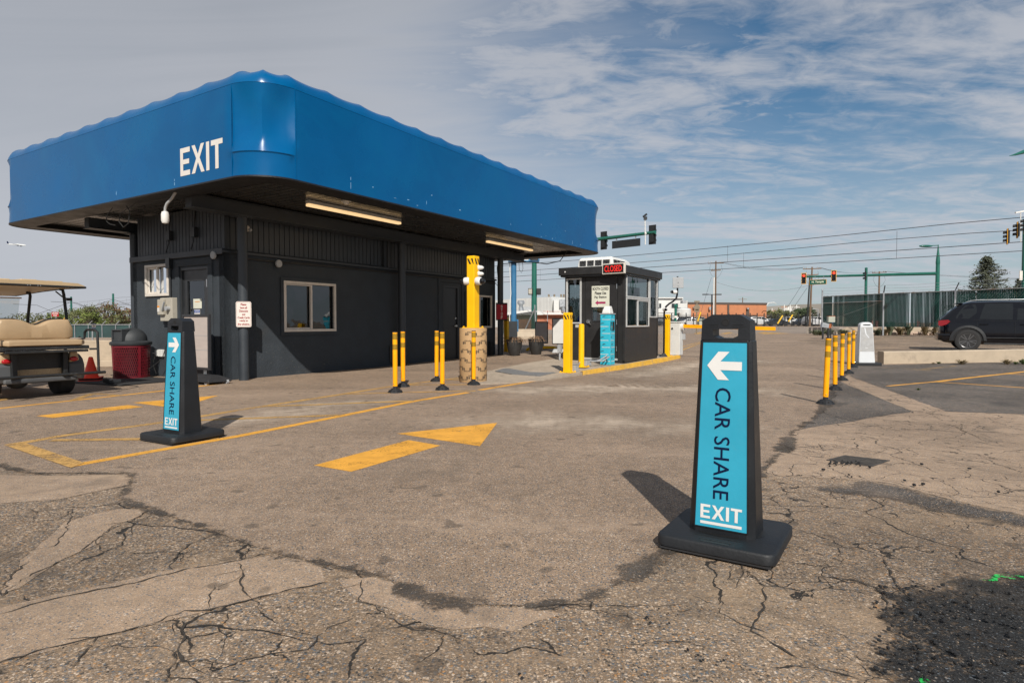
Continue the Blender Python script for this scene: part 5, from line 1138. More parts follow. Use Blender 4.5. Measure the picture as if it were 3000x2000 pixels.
# ---------------------------------------------------------------- blank poster frame beside the front door, and its neighbours
mat('poster_grey', (.43, .37, .335), .45, var=.06, vs=2, aniso=(1, 1, 5)); mat('poster_white', (.62, .61, .58), .45, var=.03)
mat('frame_black', (.022, .022, .024), .35)
c = S(6.22, 10.42); g = gz(c.x, c.y); o = T('poster_stand', 'tall black framed poster stand with blank grey sheet leaning by the front door', 'poster stand', (c.x, c.y, g), ANG)
L = lambda x, y, z: (x - .05 + .05 * (z - .25) / .95, y + (.04 if 0 else 0) + .07 * (1 - (z - .25)/.95) * -1 , z)
b = MB()
for (y0, y1, z0, z1) in ((-.40, .42, 1.16, 1.205), (-.40, .42, .235, .28), (-.40, -.355, .28, 1.16), (.375, .42, .28, 1.16)): b.loft([[L(-.022, y, z), L(.022, y, z), L(.022, y_, z), L(-.022, y_, z)] for z in (z0, z1) for (y, y_) in ((y0, y1),)])
b.build('frame', 'frame_black', o, bevel=.004)
b = MB(); b.loft([[L(-.008, -.36, z), L(.012, -.36, z), L(.012, .38, z), L(-.008, .38, z)] for z in (.275, 1.165)]); b.build('sheet', 'poster_grey', o)
b = MB()
for z in (.58, .83): b.bar(L(-.010, -.35, z), L(-.010, .3, z + .003), .003, .006)
b.build('crease', 'grey_box', o)
b = MB(); [b.tube([(-.02, y - .07, .30), (-.03, y - .08, .12)], .014, 8) for y in (-.22, -.17, .2, .25)]; b.build('spring', 'steel', o, smooth=True)
b = MB(); b.loft([[(-.26+k, -.74+k, z), (.18-k, -.74+k, z), (.18-k, .34-k, z), (-.26+k, .34-k, z)] for i, (z, k) in enumerate(((.045, 0), (.085, .01), (.15, .13), (.165, .2)))]); b.build('base', 'black_rubber', o, bevel=.012)
for k, (x_, y_) in enumerate(((-.21, -.62), (-.21, -.30), (.1, -.70), (.1, .3))): b = MB(); b.cyl((x_-.02, y_, .045), (x_+.02, y_, .045), .045, n=16); b.build('wheel', 'grey_box', o, smooth=True)
c = S(6.05, 10.75); mat('red_orange', (.80, .07, .015), .45)
b = MB((c.x, c.y, 0)); b.tube([S(5.93, 10.85, .03), S(5.93, 10.42, .03)], .028, 10); o = b.build('traffic_wand', 'red_orange', None, smooth=True); tag(o, 'orange red tube lying under the poster stand', 'tube')
mat('mat_black', (.020, .020, .021), .9, var=.3, vs=20, bump=.5, bs=200)
q = [S(5.05, 12.5, .006), S(5.2, 10.95, .006), S(6.35, 11.0, .006), S(6.3, 12.6, .006)]
b = MB(); b.loft([[Vector((p.x, p.y, gz(p.x, p.y) + h)) for p in q] for h in (.004, .022)]); o = b.build('door_mat', 'mat_black', None); tag(o, 'black rubber mat in front of the glazed door', 'mat')
p = G(330, 1126); o = T('power_brick', 'small dusty grey battery tray on the mat beside the trash can', 'battery tray', (p.x, p.y, p.z + .02), ANG); b = MB(); b.box(-.10, .10, -.10, .10, .01, .07); b.build('case', 'dark_metal', o, bevel=.01); b = MB(); [b.box(-.11, -.09, -.09 + k*.025, -.08 + k*.025, .02, .09) for k in range(8)]; b.build('grille', 'black_rubber', o)

# ---------------------------------------------------------------- trash can and cone
mat('maroon', (.15, .008, .016), .42, var=.1, vs=8); mat('bin_grey', (.034, .038, .042), .55, var=.12, vs=4, bump=.2, bs=50, dirt=(.11, .11, .10), dirts=3, dirta=.25); mat('bin_liner', (.02, .015, .016), .35, var=.5, vs=7, bump=1., bs=7)
p = Vector((G(357, 1112).x, G(357, 1112).y + .3, 0)); g = gz(p.x, p.y); o = T('trash_can', 'maroon expanded metal trash can with grey domed lid', 'trash can', (p.x, p.y, g), radians(-12))
b = MB(); N = 58; HB = .67
for fam in (1, -1):
    for k in range(N):
        a0 = 2*pi*k/N; prev = None
        for j in range(9):
            z = .04 + (HB - .06) * j / 8; a = a0 + fam * j * .075 + (.0 if 0 else 0); r = .300 + .022 * j / 8; q = Vector((r*cos(a), r*sin(a), z))
            if prev is not None: b.bar(prev, q, .0075, .004, up=(cos(a), sin(a), 0.01))
            prev = q
b.build('mesh_body', 'maroon', o)
b = MB(); b.lathe([(.305, .0), (.312, .0), (.312, .045), (.305, .045)], n=36, cap=False); b.lathe([(.318, .60), (.328, .60), (.328, .66), (.318, .66)], n=36, cap=False)
for k in range(4): a = k*pi/2 - 1.95; b.bar((.308*cos(a), .308*sin(a), .02), (.328*cos(a), .328*sin(a), .64), .045, .008, up=(cos(a), sin(a), 0))
b.build('hoop', 'maroon', o, smooth=True)
b = MB(); b.lathe([(.27, .03), (.285, .3), (.29, .62), (.30, .66)], n=30); b.build('liner', 'bin_liner', o, smooth=True)
b = MB(); b.lathe([(.345, .645), (.355, .66), (.355, .70), (.335, .715), (.27, .73)], n=40)
rr = []
for j in range(8):
    th = j / 7 * pi/2; rr.append([(.275*cos(th)*cos(2*pi*k/36) + .02*sin(th), .275*cos(th)*sin(2*pi*k/36), .73 + .25*sin(th)) for k in range(36)])
b.loft(rr); b.build('lid', 'bin_grey', o, smooth=50)
b = MB(); 
for (y0, y1, z0, z1) in ((-.125, .125, .92, .95), (-.125, .125, .72, .75), (-.125, -.10, .75, .92), (.10, .125, .75, .92)): b.box(-.315, -.0, y0, y1, z0, z1) 
b.T = None; ho = b.build('hood', 'bin_grey', o, bevel=.01)
b = MB(); b.box(-.285, -.275, -.099, .099, .752, .918); fl = b.build('flap', 'bin_grey', o)
for x_ in (ho, fl): x_.rotation_euler = (0, 0, radians(86))
mat('cone_orange', (.95, .05, .012), .5, var=.05, vs=4)
def cone(p, rot, lb):
    o = T('traffic_cone', lb, 'cone', p, rot); b = MB(); b.box(-.17, .17, -.17, .17, 0, .03); b.box(-.165, .165, -.165, .165, .062, .085); b.build('base', 'cone_orange', o, bevel=.01)
    b = MB(); b.box(-.155, .155, -.155, .155, .03, .062); b.build('weight', 'black_rubber', o, bevel=.008)
    b = MB(); b.lathe([(.125, .085), (.115, .11), (.034, .44), (.026, .452), (.024, .44)], n=28, cap=False); b.build('cone', 'cone_orange', o, smooth=40)
p = G(267, 1117); cone((p.x, p.y, p.z), radians(20), 'orange red traffic cone between golf cart and trash can')

# ---------------------------------------------------------------- golf cart
mat('cart_beige', (.48, .35, .205), .45, var=.06, vs=2, dirt=(.40, .30, .19), dirts=3, dirta=.28); mat('vinyl', (.41, .29, .17), .5, var=.06, vs=3, bump=.15, bs=10, dirt=(.20, .16, .13), dirts=3.2, dirta=.2)
mat('cart_black', (.013, .014, .015), .55, var=.3, vs=4, dirt=(.09, .08, .07), dirts=5, dirta=.3); mat('cart_grey', (.075, .078, .082), .5, var=.15, vs=3, dirt=(.20, .18, .16), dirts=4, dirta=.3)
mat('red_lens', (.45, .01, .015), .15, spec=.7); mat('tyre', (.022, .022, .023), .85, var=.25, vs=12, bump=.5, bs=40)
glassy('windshield', (.80, .86, .86), .88)
c = (3.79, 10.68, 0); pw_ = S(3.79, 10.68); g = gz(pw_.x, pw_.y); o = T('golf_cart', 'beige golf cart with roof and dark rear step seen from behind', 'golf cart', (pw_.x, pw_.y, g), ANG); cart = o
W2 = .60
b = MB(); r_ = []
for y, z in ((-.45, 1.585), (.2, 1.60), (1.0, 1.575), (2.0, 1.53)): r_.append([(-W2, y, z), (-W2, y, z+.03), (-W2*.85, y, z+.065), (0, y, z+.085), (W2*.85, y, z+.065), (W2, y, z+.03), (W2, y, z), (W2*.8, y, z - .012), (-W2*.8, y, z - .012)])
b.loft(r_); roof = b.build('roof', 'cart_beige', o, smooth=30)
for k in range(3): b = MB(); b.box(-.42 + k*.32, -.22 + k*.32, -.2, 1.4, 1.655, 1.692 if k == 1 else 1.684); b.build('roof_ridge', 'cart_beige', roof, bevel=.015)
b = MB(); e_ = W2 + .004; b.tube([(-e_, -.46, 1.592), (e_, -.46, 1.592), (e_, .2, 1.60), (e_, 1.0, 1.58), (e_, 2.0, 1.535), (-e_, 2.0, 1.535), (-e_, 1.0, 1.58), (-e_, -.46, 1.592)], .016, 8); b.build('roof_trim', 'cart_black', roof, smooth=True)
b = MB(); [b.cyl((x_, -.477, 1.592), (x_, -.481, 1.592), .007, n=8) for x_ in (-.12, -.09, .0, .03)]; b.build('screw', 'steel', roof)
for sx_ in (-1, 1):
    b = MB(); b.tube([(sx_*.46, .0, 1.575), (sx_*.50, -.08 + .1, 1.565), (sx_*.505, .0, 1.50), (sx_*.51, -.05, 1.2), (sx_*.51, -.10, .90), (sx_*.50, -.02, .66)], .021, 10); b.build('roof_post', 'cart_black', o, smooth=True)
    b = MB(); b.tube([(sx_*.40, 1.0, 1.55), (sx_*.44, 1.02, 1.545), (sx_*.46, 1.05, 1.50), (sx_*.48, 1.25, 1.0), (sx_*.5, 1.35, .62)], .021, 10); b.build('roof_post', 'cart_black', o, smooth=True)
def cushion(name, y0, y1, z0, z1, x0, x1, m='vinyl', wavy=False, r=.045, par=None):
    b = MB(); xs_ = [x0 + (x1-x0)*k/16 for k in range(17)]; rings = []
    for i, x_ in enumerate(xs_):
        k = i / 16; top = z1
        if wavy: top = z1 - .085 * math.exp(-((k - .5) / .14) ** 2) - .09 * max(0, (abs(k - .5) - .42) / .08) ** 2
        e = 1 if 0 < i < 16 else .72; zc_, yc_ = (z0+top)/2, (y0+y1)/2; hz, hy = (top-z0)/2*e, (y1-y0)/2*e
        rings.append([(x_, yc_ + hy*cos(a)*(1 if abs(cos(a)) < .8 else 1), zc_ + hz*sin(a)) for a in ()] or [(x_, yc_ + sy*hy*q, zc_ + sz*hz*w) for sy, sz, q, w in ((-1, -1, 1, .75), (-1, 1, 1, .75), (-1, 1, .7, 1), (1, 1, .7, 1), (1, 1, 1, .75), (1, -1, 1, .75), (1, -1, .7, 1), (-1, -1, .7, 1))])
    b.loft(rings); return b.build(name, m, par or o, smooth=60, bevel=.01)
cushion('rear_backrest', -.40, -.27, .83, 1.12, -.46, .46, wavy=True); cushion('backrest_shell', -.27, -.22, .84, 1.135, -.44, .44, 'cart_black', True)
cushion('front_backrest', -.20, -.08, .84, 1.13, -.46, .46, wavy=True)
cushion('rear_seat', -.80, -.34, .745, .835, -.52, .46); cushion('front_seat', -.10, .42, .70, .80, -.50, .50)
b = MB(); b.box(-.52, .50, -.78, -.30, .695, .745); [b.box(-.50 + k*.115, -.43 + k*.115, -.795, -.778, .70, .72) for k in range(9)]; b.box(-.50, .48, -.80, -.76, .655, .69); b.build('seat_tray', 'cart_black', o, bevel=.006)
b = MB(); b.box(-.36, .34, -.52, -.44, .30, .67); b.box(-.36, -.30, -.60, -.52, .3, .68); b.box(.24, .30, -.60, -.52, .3, .68); b.build('rear_bulkhead', 'cart_black', o, bevel=.01)
b = MB(); b.prism([(-.52, .26), (-.52, .42), (-.48, .66), (.5, .66), (.6, .34), (1.5, .30), (1.75, .55), (1.95, .5), (1.95, .26)], 'x', -.33, .33); b.build('body', 'cart_beige', o, bevel=.03)
for sx_ in (-1, 1):
    b = MB(); pr_ = [(-.50, .24), (-.53, .30), (-.53, .47), (-.48, .56), (-.38, .62), (.2, .62), (.30, .48), (.36, .26), (.24, .28), (.20, .38), (.08, .46), (-.08, .47), (-.20, .40), (-.26, .30)]
    b.loft([[(sx_*.335, y, z) for y, z in pr_], [(sx_*.50, y, z) for y, z in pr_], [(sx_*.55, y*.97, z*.97) for y, z in pr_]]); b.build('rear_fender', 'cart_grey', o, bevel=.02)
    b = MB(); b.loft([[(sx_*.34, -.47, .49), (sx_*.36, -.47, .66), (sx_*.47, -.46, .66), (sx_*.50, -.46, .52)], [(sx_*.34, -.535, .50), (sx_*.355, -.525, .655), (sx_*.45, -.52, .65), (sx_*.48, -.52, .52)]]); b.build('rear_corner', 'cart_beige', o, bevel=.02)
    b = MB(); b.sph((sx_*.40, -.535, .545), .05, sc_=(1.15, .5, .68)); b.build('tail_light', 'red_lens', o, smooth=True)
    b = MB(); x_ = sx_*.60; b.tube([(sx_*.5, -.35, .80), (x_, -.40, .84), (x_, -.42, .93), (x_, -.48, .965), (x_, -.72, .965), (x_, -.80, .93), (x_, -.81, .7), (x_, -.82, .35)], .018, 10); b.tube([(x_, -.81, .69), (sx_*.5, -.78, .69)], .014, 8); b.build('grab_rail', 'cart_black', o, smooth=True)
    b = MB(); b.lathe([(.06, -.10), (.10, -.11), (.16, -.115), (.20, -.105), (.218, -.085), (.222, -.03), (.222, .03), (.218, .085), (.20, .105), (.16, .115), (.10, .11), (.06, .10)], (sx_*.45, 0, .222), (1, 0, 0), 36); w_ = b.build('wheel', 'tyre', o, smooth=35)
    b = MB(); b.lathe([(.11, -.08), (.115, .09), (.05, .085), (.02, .12)], (sx_*.45, 0, .222), (sx_, 0, 0), 20); b.build('rim', 'grey_box', w_, smooth=True)
    b = MB(); b.lathe([(.06, -.10), (.10, -.11), (.16, -.115), (.20, -.105), (.218, -.085), (.222, -.03), (.222, .03), (.218, .085), (.20, .105), (.16, .115), (.10, .11), (.06, .10)], (sx_*.45, 1.65, .222), (1, 0, 0), 30); b.build('wheel', 'tyre', o, smooth=35)
b = MB(); b.tube([(-.66, -.84, .345), (.68, -.84, .345)], .020, 10); b.tube([(-.6, -.84, .345), (-.35, -.55, .33)], .016); b.tube([(.6, -.84, .345), (.3, -.55, .33)], .016); b.build('step_bar', 'cart_black', o, smooth=True)
b = MB(); b.box(-.44, .44, -.56, -.50, .235, .30); b.build('rear_bumper', 'cart_grey', o, bevel=.02)
b = MB(); b.cyl((-.45, 0, .22), (.45, 0, .22), .035); b.sph((-.1, 0, .22), .11, sc_=(1.2, 1, .9)); b.box(-.3, .3, -.35, .3, .24, .28); b.build('axle', 'cart_grey', o, smooth=True)
b = MB(); b.poly([(-.5, 1.42, .75), (.38, 1.42, .75), (.38, 1.22, 1.46), (-.5, 1.22, 1.46)]); ws = b.build('windshield', 'windshield', o)
b = MB(); b.tube([(-.5, 1.42, .98), (.42, 1.42, .98)], .016); b.tube([(-.5, 1.21, 1.465), (.40, 1.21, 1.465)], .01); b.build('windshield_bar', 'cart_beige', ws)
b = MB(); b.tube([(.5, .25, 1.55), (.53, .12, 1.47), (.58, .05, 1.43)], .010); b.box(.56, .63, .03, .06, 1.405, 1.45); b.build('mirror', 'cart_black', o)
b = MB(); b.tube([(.12, .75, .85), (.14, .95, .7)], .02); b.T = Matrix.Translation((.12, .75, .87)) @ Matrix.Rotation(radians(35), 4, 'X'); b.tube([(.17*cos(k*pi/10), .17*sin(k*pi/10), 0) for k in range(21)], .014, 8); b.T = None; b.build('steering_wheel', 'cart_black', o, smooth=True)

# ---------------------------------------------------------------- planters, blank boards, yellow rail, blue pylon behind the building
mat('planter_black', (.030, .029, .028), .6, var=.25, vs=5, dirt=(.06, .055, .05), dirts=3, dirta=.35); mat('dead_leaf', (.20, .12, .07), .8, var=.4, vs=20); mat('soil', (.05, .035, .025), .95)
for k, (u, v, lb) in enumerate(((1507, 1043, 'dark round planter with dry plant nearest the dark building'), (1571, 1039.5, 'dark round planter with dry plant, further from the building'))):
    p = G(u, v); p.y += .15; g = gz(p.x, p.y); o = T('planter', lb, 'planter', (p.x, p.y, g), 0, 'dark planters with dry plants')
    b = MB(); b.lathe([(.125, 0), (.16, .06), (.205, .2), (.225, .33), (.235, .44), (.252, .455), (.252, .475), (.225, .475), (.215, .43)], n=30, cap=False); b.build('pot', 'planter_black', o, smooth=True)
    b = MB(); b.lathe([(.22, .43), (.1, .45), (.001, .46)], n=20); b.build('soil', 'soil', o)
    b = MB(); R_ = random.Random(k)
    for j in range(60):
        a = R_.random()*6.28; L_ = R_.uniform(.12, .3); hh = R_.uniform(.03, .17); r0 = R_.random()*.12; q = [Vector((cos(a)*(r0 + L_*t), sin(a)*(r0 + L_*t), .45 + hh*4*t*(1-t)*.8 - .05*t*t)) for t in (0, .25, .5, .75, 1)]
        for x_, y_ in zip(q, q[1:]): b.bar(x_, y_, .012, .003)
    b.build('dry_leaves', 'dead_leaf', o)
for k, (u, v, d, w_, h_, z0, m, lb) in enumerate(((1586.5, 1006, 21.5, .46, .77, .14, 'poster_grey', 'blank grey poster stand behind the right planter'), (1640, 1008, 19.6, .50, .84, .30, 'poster_white', 'blank white poster stand beside the booth'))):
    q = D(u, v, d); g = gz(q.x, q.y); z0 = q.z - g; o = T('poster_stand', lb, 'poster stand', (q.x, q.y, g), radians(2 if k == 0 else -6), 'blank poster stands near the booth')
    b = MB(); f_ = .028
    for r in ((-w_/2, w_/2, z0+h_-f_, z0+h_), (-w_/2, w_/2, z0, z0+f_), (-w_/2, -w_/2+f_, z0+f_, z0+h_-f_), (w_/2-f_, w_/2, z0+f_, z0+h_-f_)): b.box(r[0], r[1], -.025, .025, r[2], r[3])
    b.build('frame', 'frame_black', o, bevel=.004); b = MB(); b.box(-w_/2+f_, w_/2-f_, -.012, .012, z0+f_, z0+h_-f_); b.build('sheet', m, o)
    b = MB(); [b.tube([(x_, 0, z0), (x_, 0, .1)], .012) for x_ in (-.07, .07)]; b.build('spring', 'dark_metal', o)
    b = MB(); b.loft([[(-.26, -.16, .0), (.26, -.16, 0), (.26, .16, 0), (-.26, .16, 0)], [(-.2, -.1, .13), (.2, -.1, .13), (.2, .1, .13), (-.2, .1, .13)]]); b.build('base', 'grey_box', o, bevel=.03)
p = G(1590, 1028); b = MB(p); q = G(1634, 1028); b.tube([(p.x - .55, p.y+.1, .02), (p.x-.5, p.y+.1, .16), (p.x - .4, p.y+.1, .21), (q.x - .16, q.y, .21), (q.x - .05, q.y, .17), (q.x, q.y, .02)], .05, 12); o = b.build('pipe_rail', 'safety_yellow', None, smooth=True); tag(o, 'low bent yellow pipe rail behind the planters', 'rail')
mat('pylon_blue', (.03, .14, .28), .45, var=.1, vs=2, dirt=(.10, .26, .42), dirts=1.5, dirta=.3)
q = D(1505, 992, 30); o = T('pylon_sign', 'round blue pylon post carrying a blue edged sign box behind the canopy', 'pylon', (q.x, q.y, q.z))
b = MB(); b.cyl((0, 0, -.3), (0, 0, 3.75), .135, n=20); b.build('post', 'pylon_blue', o, smooth=True)
b = MB(); b.box(-.25, 1.22, -.3, .3, 3.76, 4.5); b.build('sign_box', 'white_alu', o); b = MB(); b.box(-.27, 1.24, -.32, .32, 3.74, 3.80); b.box(.72, 1.25, -.34, -.33, 3.78, 4.4); b.build('sign_trim', 'pylon_blue', o); b = MB(); b.box(.80, 1.18, -.36, -.341, 3.8, 4.4); b.build('panel', 'dark_metal', o)
b = MB(); b.box(.135, .23, -.06, .06, .35, .95); b.build('junction_box', 'pylon_blue', o)
b = MB(); b.tube([(-.2, -.1, -.2), (-.2, -.1, 1.6), (-.14, -.05, 2.2), (-.2, 0, 3.7)], .022, 6); b.build('conduit', 'white_plastic', o)
b = MB(); b.tube([(.25, -.3, 3.75), (.27, -.3, 3.35), (.38, -.3, 3.2), (.45, -.3, 3.4), (.42, -.3, 3.75)], .012, 6); b.build('cable', 'cable', o)
q = G(1476, 1029); o = T('barrier_gate', 'barrier gate cabinet mostly hidden behind the building end', 'barrier gate', (q.x + .25, q.y + 1.2, gz(q.x, q.y)), .1); b = MB(); b.box(-.15, .2, -.15, .15, 0, 1.0); b.build('cabinet', 'gate_white', o, bevel=.01); b = MB(); b.cyl((-.12, -.15, .86), (-.12, -.22, .86), .12, n=20); b.build('hub', 'gate_white', o, smooth=True)

# ---------------------------------------------------------------- drain, lumps, low wall, weeds
mat('cast_iron', (.075, .066, .058), .7, metal=.3, var=.3, vs=20); mat('tar_lump', (.012, .012, .013), .8, bump=1, bs=80)
pts = Gs((2424, 1349), (2478, 1335), (2604, 1349), (2552, 1367)); cx_ = sum(pts, Vector()) / 4
o = T('storm_drain', 'dark iron storm drain grate sunk in the cracked asphalt', 'drain', (cx_.x, cx_.y, cx_.z)); b = MB(cx_); n_ = 15
A0, A1, B0, B1 = pts[0], pts[1], pts[3], pts[2]; up = Vector((0, 0, .0045))
for k in range(n_): t_ = (k + .5) / n_; b.bar(A0.lerp(A1, t_) + up, B0.lerp(B1, t_) + up, .010, .004)
for k in (0, .5, 1): b.bar(A0.lerp(B0, k) + up, A1.lerp(B1, k) + up, .016, .0045)
b.build('grate', 'cast_iron', o); b = MB(cx_); b.poly([p + Vector((0, 0, .0024)) for p in (A0, A1, B1, B0)]); b.build('pit', 'black_flashing', o)
R_ = random.Random(11); b = MB(); 
def lump(b, p, r): 
    c = Vector((p.x, p.y, p.z + .012)); b.sph(c + Vector((0, 0, r*.4)), r, 6, 4, (R_.uniform(.7, 1.3), R_.uniform(.7, 1.3), R_.uniform(.5, .8)))
for _ in range(45): lump(b, G(R_.uniform(2425, 2520), 1362 + R_.gauss(0, 4)), R_.uniform(.004, .011))
for u, v in ((2495, 1402), (2650, 1413), (2704, 1424), (2925, 1447), (2678, 1427), (2412, 1381), (2487, 1396), (2548, 1374), (2700, 1365), (2840, 1378), (2815, 1500), (1958, 1805), (1985, 1810), (1930, 1792), (1895, 1818), (1900, 1822), (1905, 1834), (1960, 1835), (2015, 1915), (2045, 1930), (2060, 1944), (2120, 1945), (1522, 1985), (1530, 1997)): lump(b, G(u, v), R_.uniform(.007, .014) * (1 if v < 1500 else .45))
for _ in range(160):
    lump(b, G(R_.uniform(2560, 3000), R_.uniform(1720, 2000)), R_.uniform(.004, .009))
o = b.build('tar_crumbs', 'tar_lump', None, smooth=True); tag(o, 'loose black tar crumbs scattered on the asphalt', 'tar crumbs', kind='stuff')
mat('pebble', (.24, .185, .135), .8, var=.3, vs=40); b = MB()
for _ in range(420):
    u, v = R_.uniform(0, 3000), 1390 + 610 * R_.random() ** 1.2; p = G(u, v); lump(b, p, R_.uniform(.0015, .004))
o = b.build('loose_gravel', 'pebble', None, smooth=True); tag(o, 'fine loose gravel on the asphalt in front', 'gravel', kind='stuff')

mat('curb_concrete', (.42, .34, .25), .8, var=.08, vs=3, bump=.2, bs=40, dirt=(.22, .18, .14), dirts=2.5, dirta=.33)
w0, w1 = 9.75, 34.0; b = MB()
b.loft([[(x, 16.0, -.3), (x, 16.0, pw(GX, x) + pw(GY, 16) + .325 - .02), (x, 16.02, pw(GX, x) + pw(GY, 16) + .325), (x, 16.26, pw(GX, x)+pw(GY, 16)+.325), (x, 16.28, pw(GX, x)+pw(GY, 16)+.30), (x, 16.28, -.3)] for x in (w0, 14.0, w1)])
o = b.build('low_wall', 'curb_concrete', None); tag(o, 'long low concrete wall in front of the black car', 'low wall')
# stained dark streaks on the wall come from its material; weeds at its foot
mat('weed_green', (.07, .11, .03), .7, var=.4, vs=30); mat('weed_dry', (.16, .12, .06), .8, var=.4, vs=30); mat('weed_sage', (.13, .15, .09), .8, var=.3, vs=20)
def tuft(p, r, h, m, lb, nm='weed', cat='weed', n=26, seed=0, grp=None, up=.6):
    R = random.Random(seed); b = MB(p)
    for j in range(n):
        a = R.random()*6.28; t = R.random(); L_ = h * R.uniform(.5, 1); o_ = r * t
        q0 = Vector((p[0] + cos(a)*o_*.3, p[1] + sin(a)*o_*.3, p[2])); q1 = q0 + Vector((cos(a)*o_*.6, sin(a)*o_*.6, L_*.65)); q2 = q0 + Vector((cos(a)*o_*(1.3 - up*.3), sin(a)*o_*(1.3 - up*.3), L_))
        w = r*.10; d = Vector((-sin(a), cos(a), 0)) * w
        b.poly([q0 - d*.5, q0 + d*.5, q1 + d, q1 - d]); b.poly([q1 - d, q1 + d, q2])
        for z_ in range(2):
            e = R.random()*6.28; dd = Vector((cos(e), sin(e), .4))*r*.28; b.poly([q1, q1 + dd + d, q2 + dd*.7, q1 + dd - d])
    o = b.build(nm, m, None); tag(o, lb, cat, grp); return o
for k, (u, v, r, h, m, lb) in enumerate(((2816, 1067, .14, .12, 'weed_dry', 'brownish weed at the foot of the low wall below the black car wheel'), (2748, 1065, .07, .05, 'weed_green', 'tiny green weed left of the brownish weed at the low wall'), (2948, 1067, .12, .14, 'weed_dry', 'dry weed at the low wall near the right edge'), (2972, 1067, .08, .07, 'weed_green', 'small green weed at the low wall near the right edge'),
        (2996, 1067, .1, .15, 'weed_green', 'rightmost weed at the foot of the low wall'), (2732, 1066, .05, .04, 'weed_dry', 'smallest dry weed at the low wall'), (2690, 1143, .04, .04, 'weed_green', 'single green sprig in the dark asphalt'))):
    p = G(u, v); tuft((p.x, p.y - .02 if v < 1100 else p.y, p.z), r, h, m, lb, seed=k)

# retaining wall, rocks and plants along the far side of the driveway
def gg(x, y): return Vector((x, y, gz(x, y)))
RW = [G(2425, 982), G(2500, 980), G(2780, 981), G(3120, 984)]
b = MB(); q = RW
for a_, c_ in zip(q[1:], q[2:]): pass
b.loft([[(p.x, p.y + .9, p.z - .2), (p.x, p.y + .9, z1), (p.x, p.y + 1.15, z1), (p.x, p.y + 1.15, p.z - .2)] for k_, p in enumerate([RW[0].lerp(RW[1], .6)] + RW[1:]) for z1 in (p.z + (.50 if k_ else .2),)])
o = b.build('retaining_wall', 'curb_concrete', None); tag(o, 'beige concrete retaining wall behind the rocks and weeds', 'retaining wall')
mat('terrace', (.33, .29, .25), .9, var=.1); b = MB(); zt = RW[2].z + .5; fa_ = D(2405, 956, 44)
b.loft([[(RW[1].x - .4, RW[1].y + 1.1, z), (RW[3].x + 60, RW[3].y + 1.1, z), (RW[3].x + 60, RW[3].y + 16, z), (fa_.x - .3, fa_.y + 1.5, z)] for z in (zt - .6, zt - .02)])
o = b.build('terrace', 'terrace', None); tag(o, 'raised ground behind the retaining wall', None, kind='structure')
mat('rock_tan', (.50, .37, .28), .8, var=.25, vs=2.5, bump=.3, bs=20)
b = MB(); R_ = random.Random(31)
for _ in range(330):
    t_ = R_.random(); x = RW[1].x + (RW[3].x - RW[1].x) * t_ ; y = RW[1].y + (RW[3].y - RW[1].y) * t_ + R_.uniform(-.5, .85); b.sph((x, y, gz(x, y) + R_.uniform(.02, .13)), R_.uniform(.06, .16), 6, 4, (1.3, 1, .8))
o = b.build('rocks', 'rock_tan', None); tag(o, 'band of loose tan rocks before the retaining wall', 'rocks', kind='stuff')
for k, (u, h, m, lb) in enumerate(((2392, .35, 'weed_sage', 'leafy weed clump at the driveway corner'), (2406, .25, 'weed_green', 'bright green weed clump beside the meter boxes'), (2430, .4, 'weed_sage', 'weed clump under the rusty meter box'), (2474, .35, 'weed_sage', 'weed clump behind the farthest yellow post'), (2575, .35, 'weed_sage', 'weed clump just right of the white panel sign'),
        (2592, .45, 'weed_dry', 'reddish dry weed right of the white panel sign'), (2609, .85, 'weed_sage', 'tallest weed before the retaining wall'), (2641, .55, 'weed_dry', 'weed clump in the middle of the rock band'), (2664, .72, 'weed_sage', 'second tallest weed, upright in the rock band'), (2713, .55, 'weed_dry', 'broad weed clump in the rocks left of the black car'), (2742, .5, 'weed_dry', 'weed clump against the rear of the black car'), (2753, .9, 'weed_sage', 'upright weed closest to the black car'))):
    p = G(u, 982); tuft((p.x, p.y + .1, p.z), .36 if h < .6 else .3, h * 1.15, m, lb, seed=40 + k, n=44)
mat('galv', (.42, .44, .46), .4, metal=.6, var=.1); mat('rust', (.30, .09, .03), .85, var=.3, vs=12); mat('box_green', (.36, .38, .32), .6, dirt=(.42, .14, .04), dirts=1.6, dirta=.3)
q = D(2434, 960, 33); g = gz(q.x, q.y); o = T('meter_box', 'rusty topped pale meter box on a short pole before the slatted fence', 'meter box', (q.x, q.y, g)); h0 = D(2434, 944, 33).z - g; h1 = D(2434, 927, 33).z - g
b = MB(); b.box(-.18, .18, -.1, .1, h0, h1); b.build('box', 'box_green', o, bevel=.01); b = MB(); b.box(-.185, .185, -.105, .105, h1, h1 + .03); b.mi = 0; b.build('rusty_top', 'rust', o); b = MB(); b.cyl((0, 0, 0), (0, 0, h0), .03); b.build('pole', 'dark_metal', o)
q = D(2416, 962, 33); g = gz(q.x, q.y); o = T('meter_box', 'tilted pale meter box with rusty side beside the fence end post', 'meter box', (q.x, q.y, g)); h0 = D(2416, 958, 33).z - g
b = MB(); b.loft([[(-.2, -.1, h0), (.16, -.1, h0-.05), (.16, .1, h0-.05), (-.2, .1, h0)], [(-.16, -.1, h0+.26), (.2, -.1, h0+.18), (.2, .1, h0+.18), (-.16, .1, h0+.26)]]); b.build('box', 'galv', o); b = MB(); b.box(.17, .32, -.08, .08, h0 - .05, h0 + .18); b.build('rusty_side', 'rust', o); b = MB(); b.cyl((-.1, 0, 0), (-.1, 0, h0), .05); b.build('leg', 'dark_metal', o); b = MB(); b.cyl((.2, 0, 0), (.2, 0, h0), .06); b.build('leg', 'dark_metal', o)

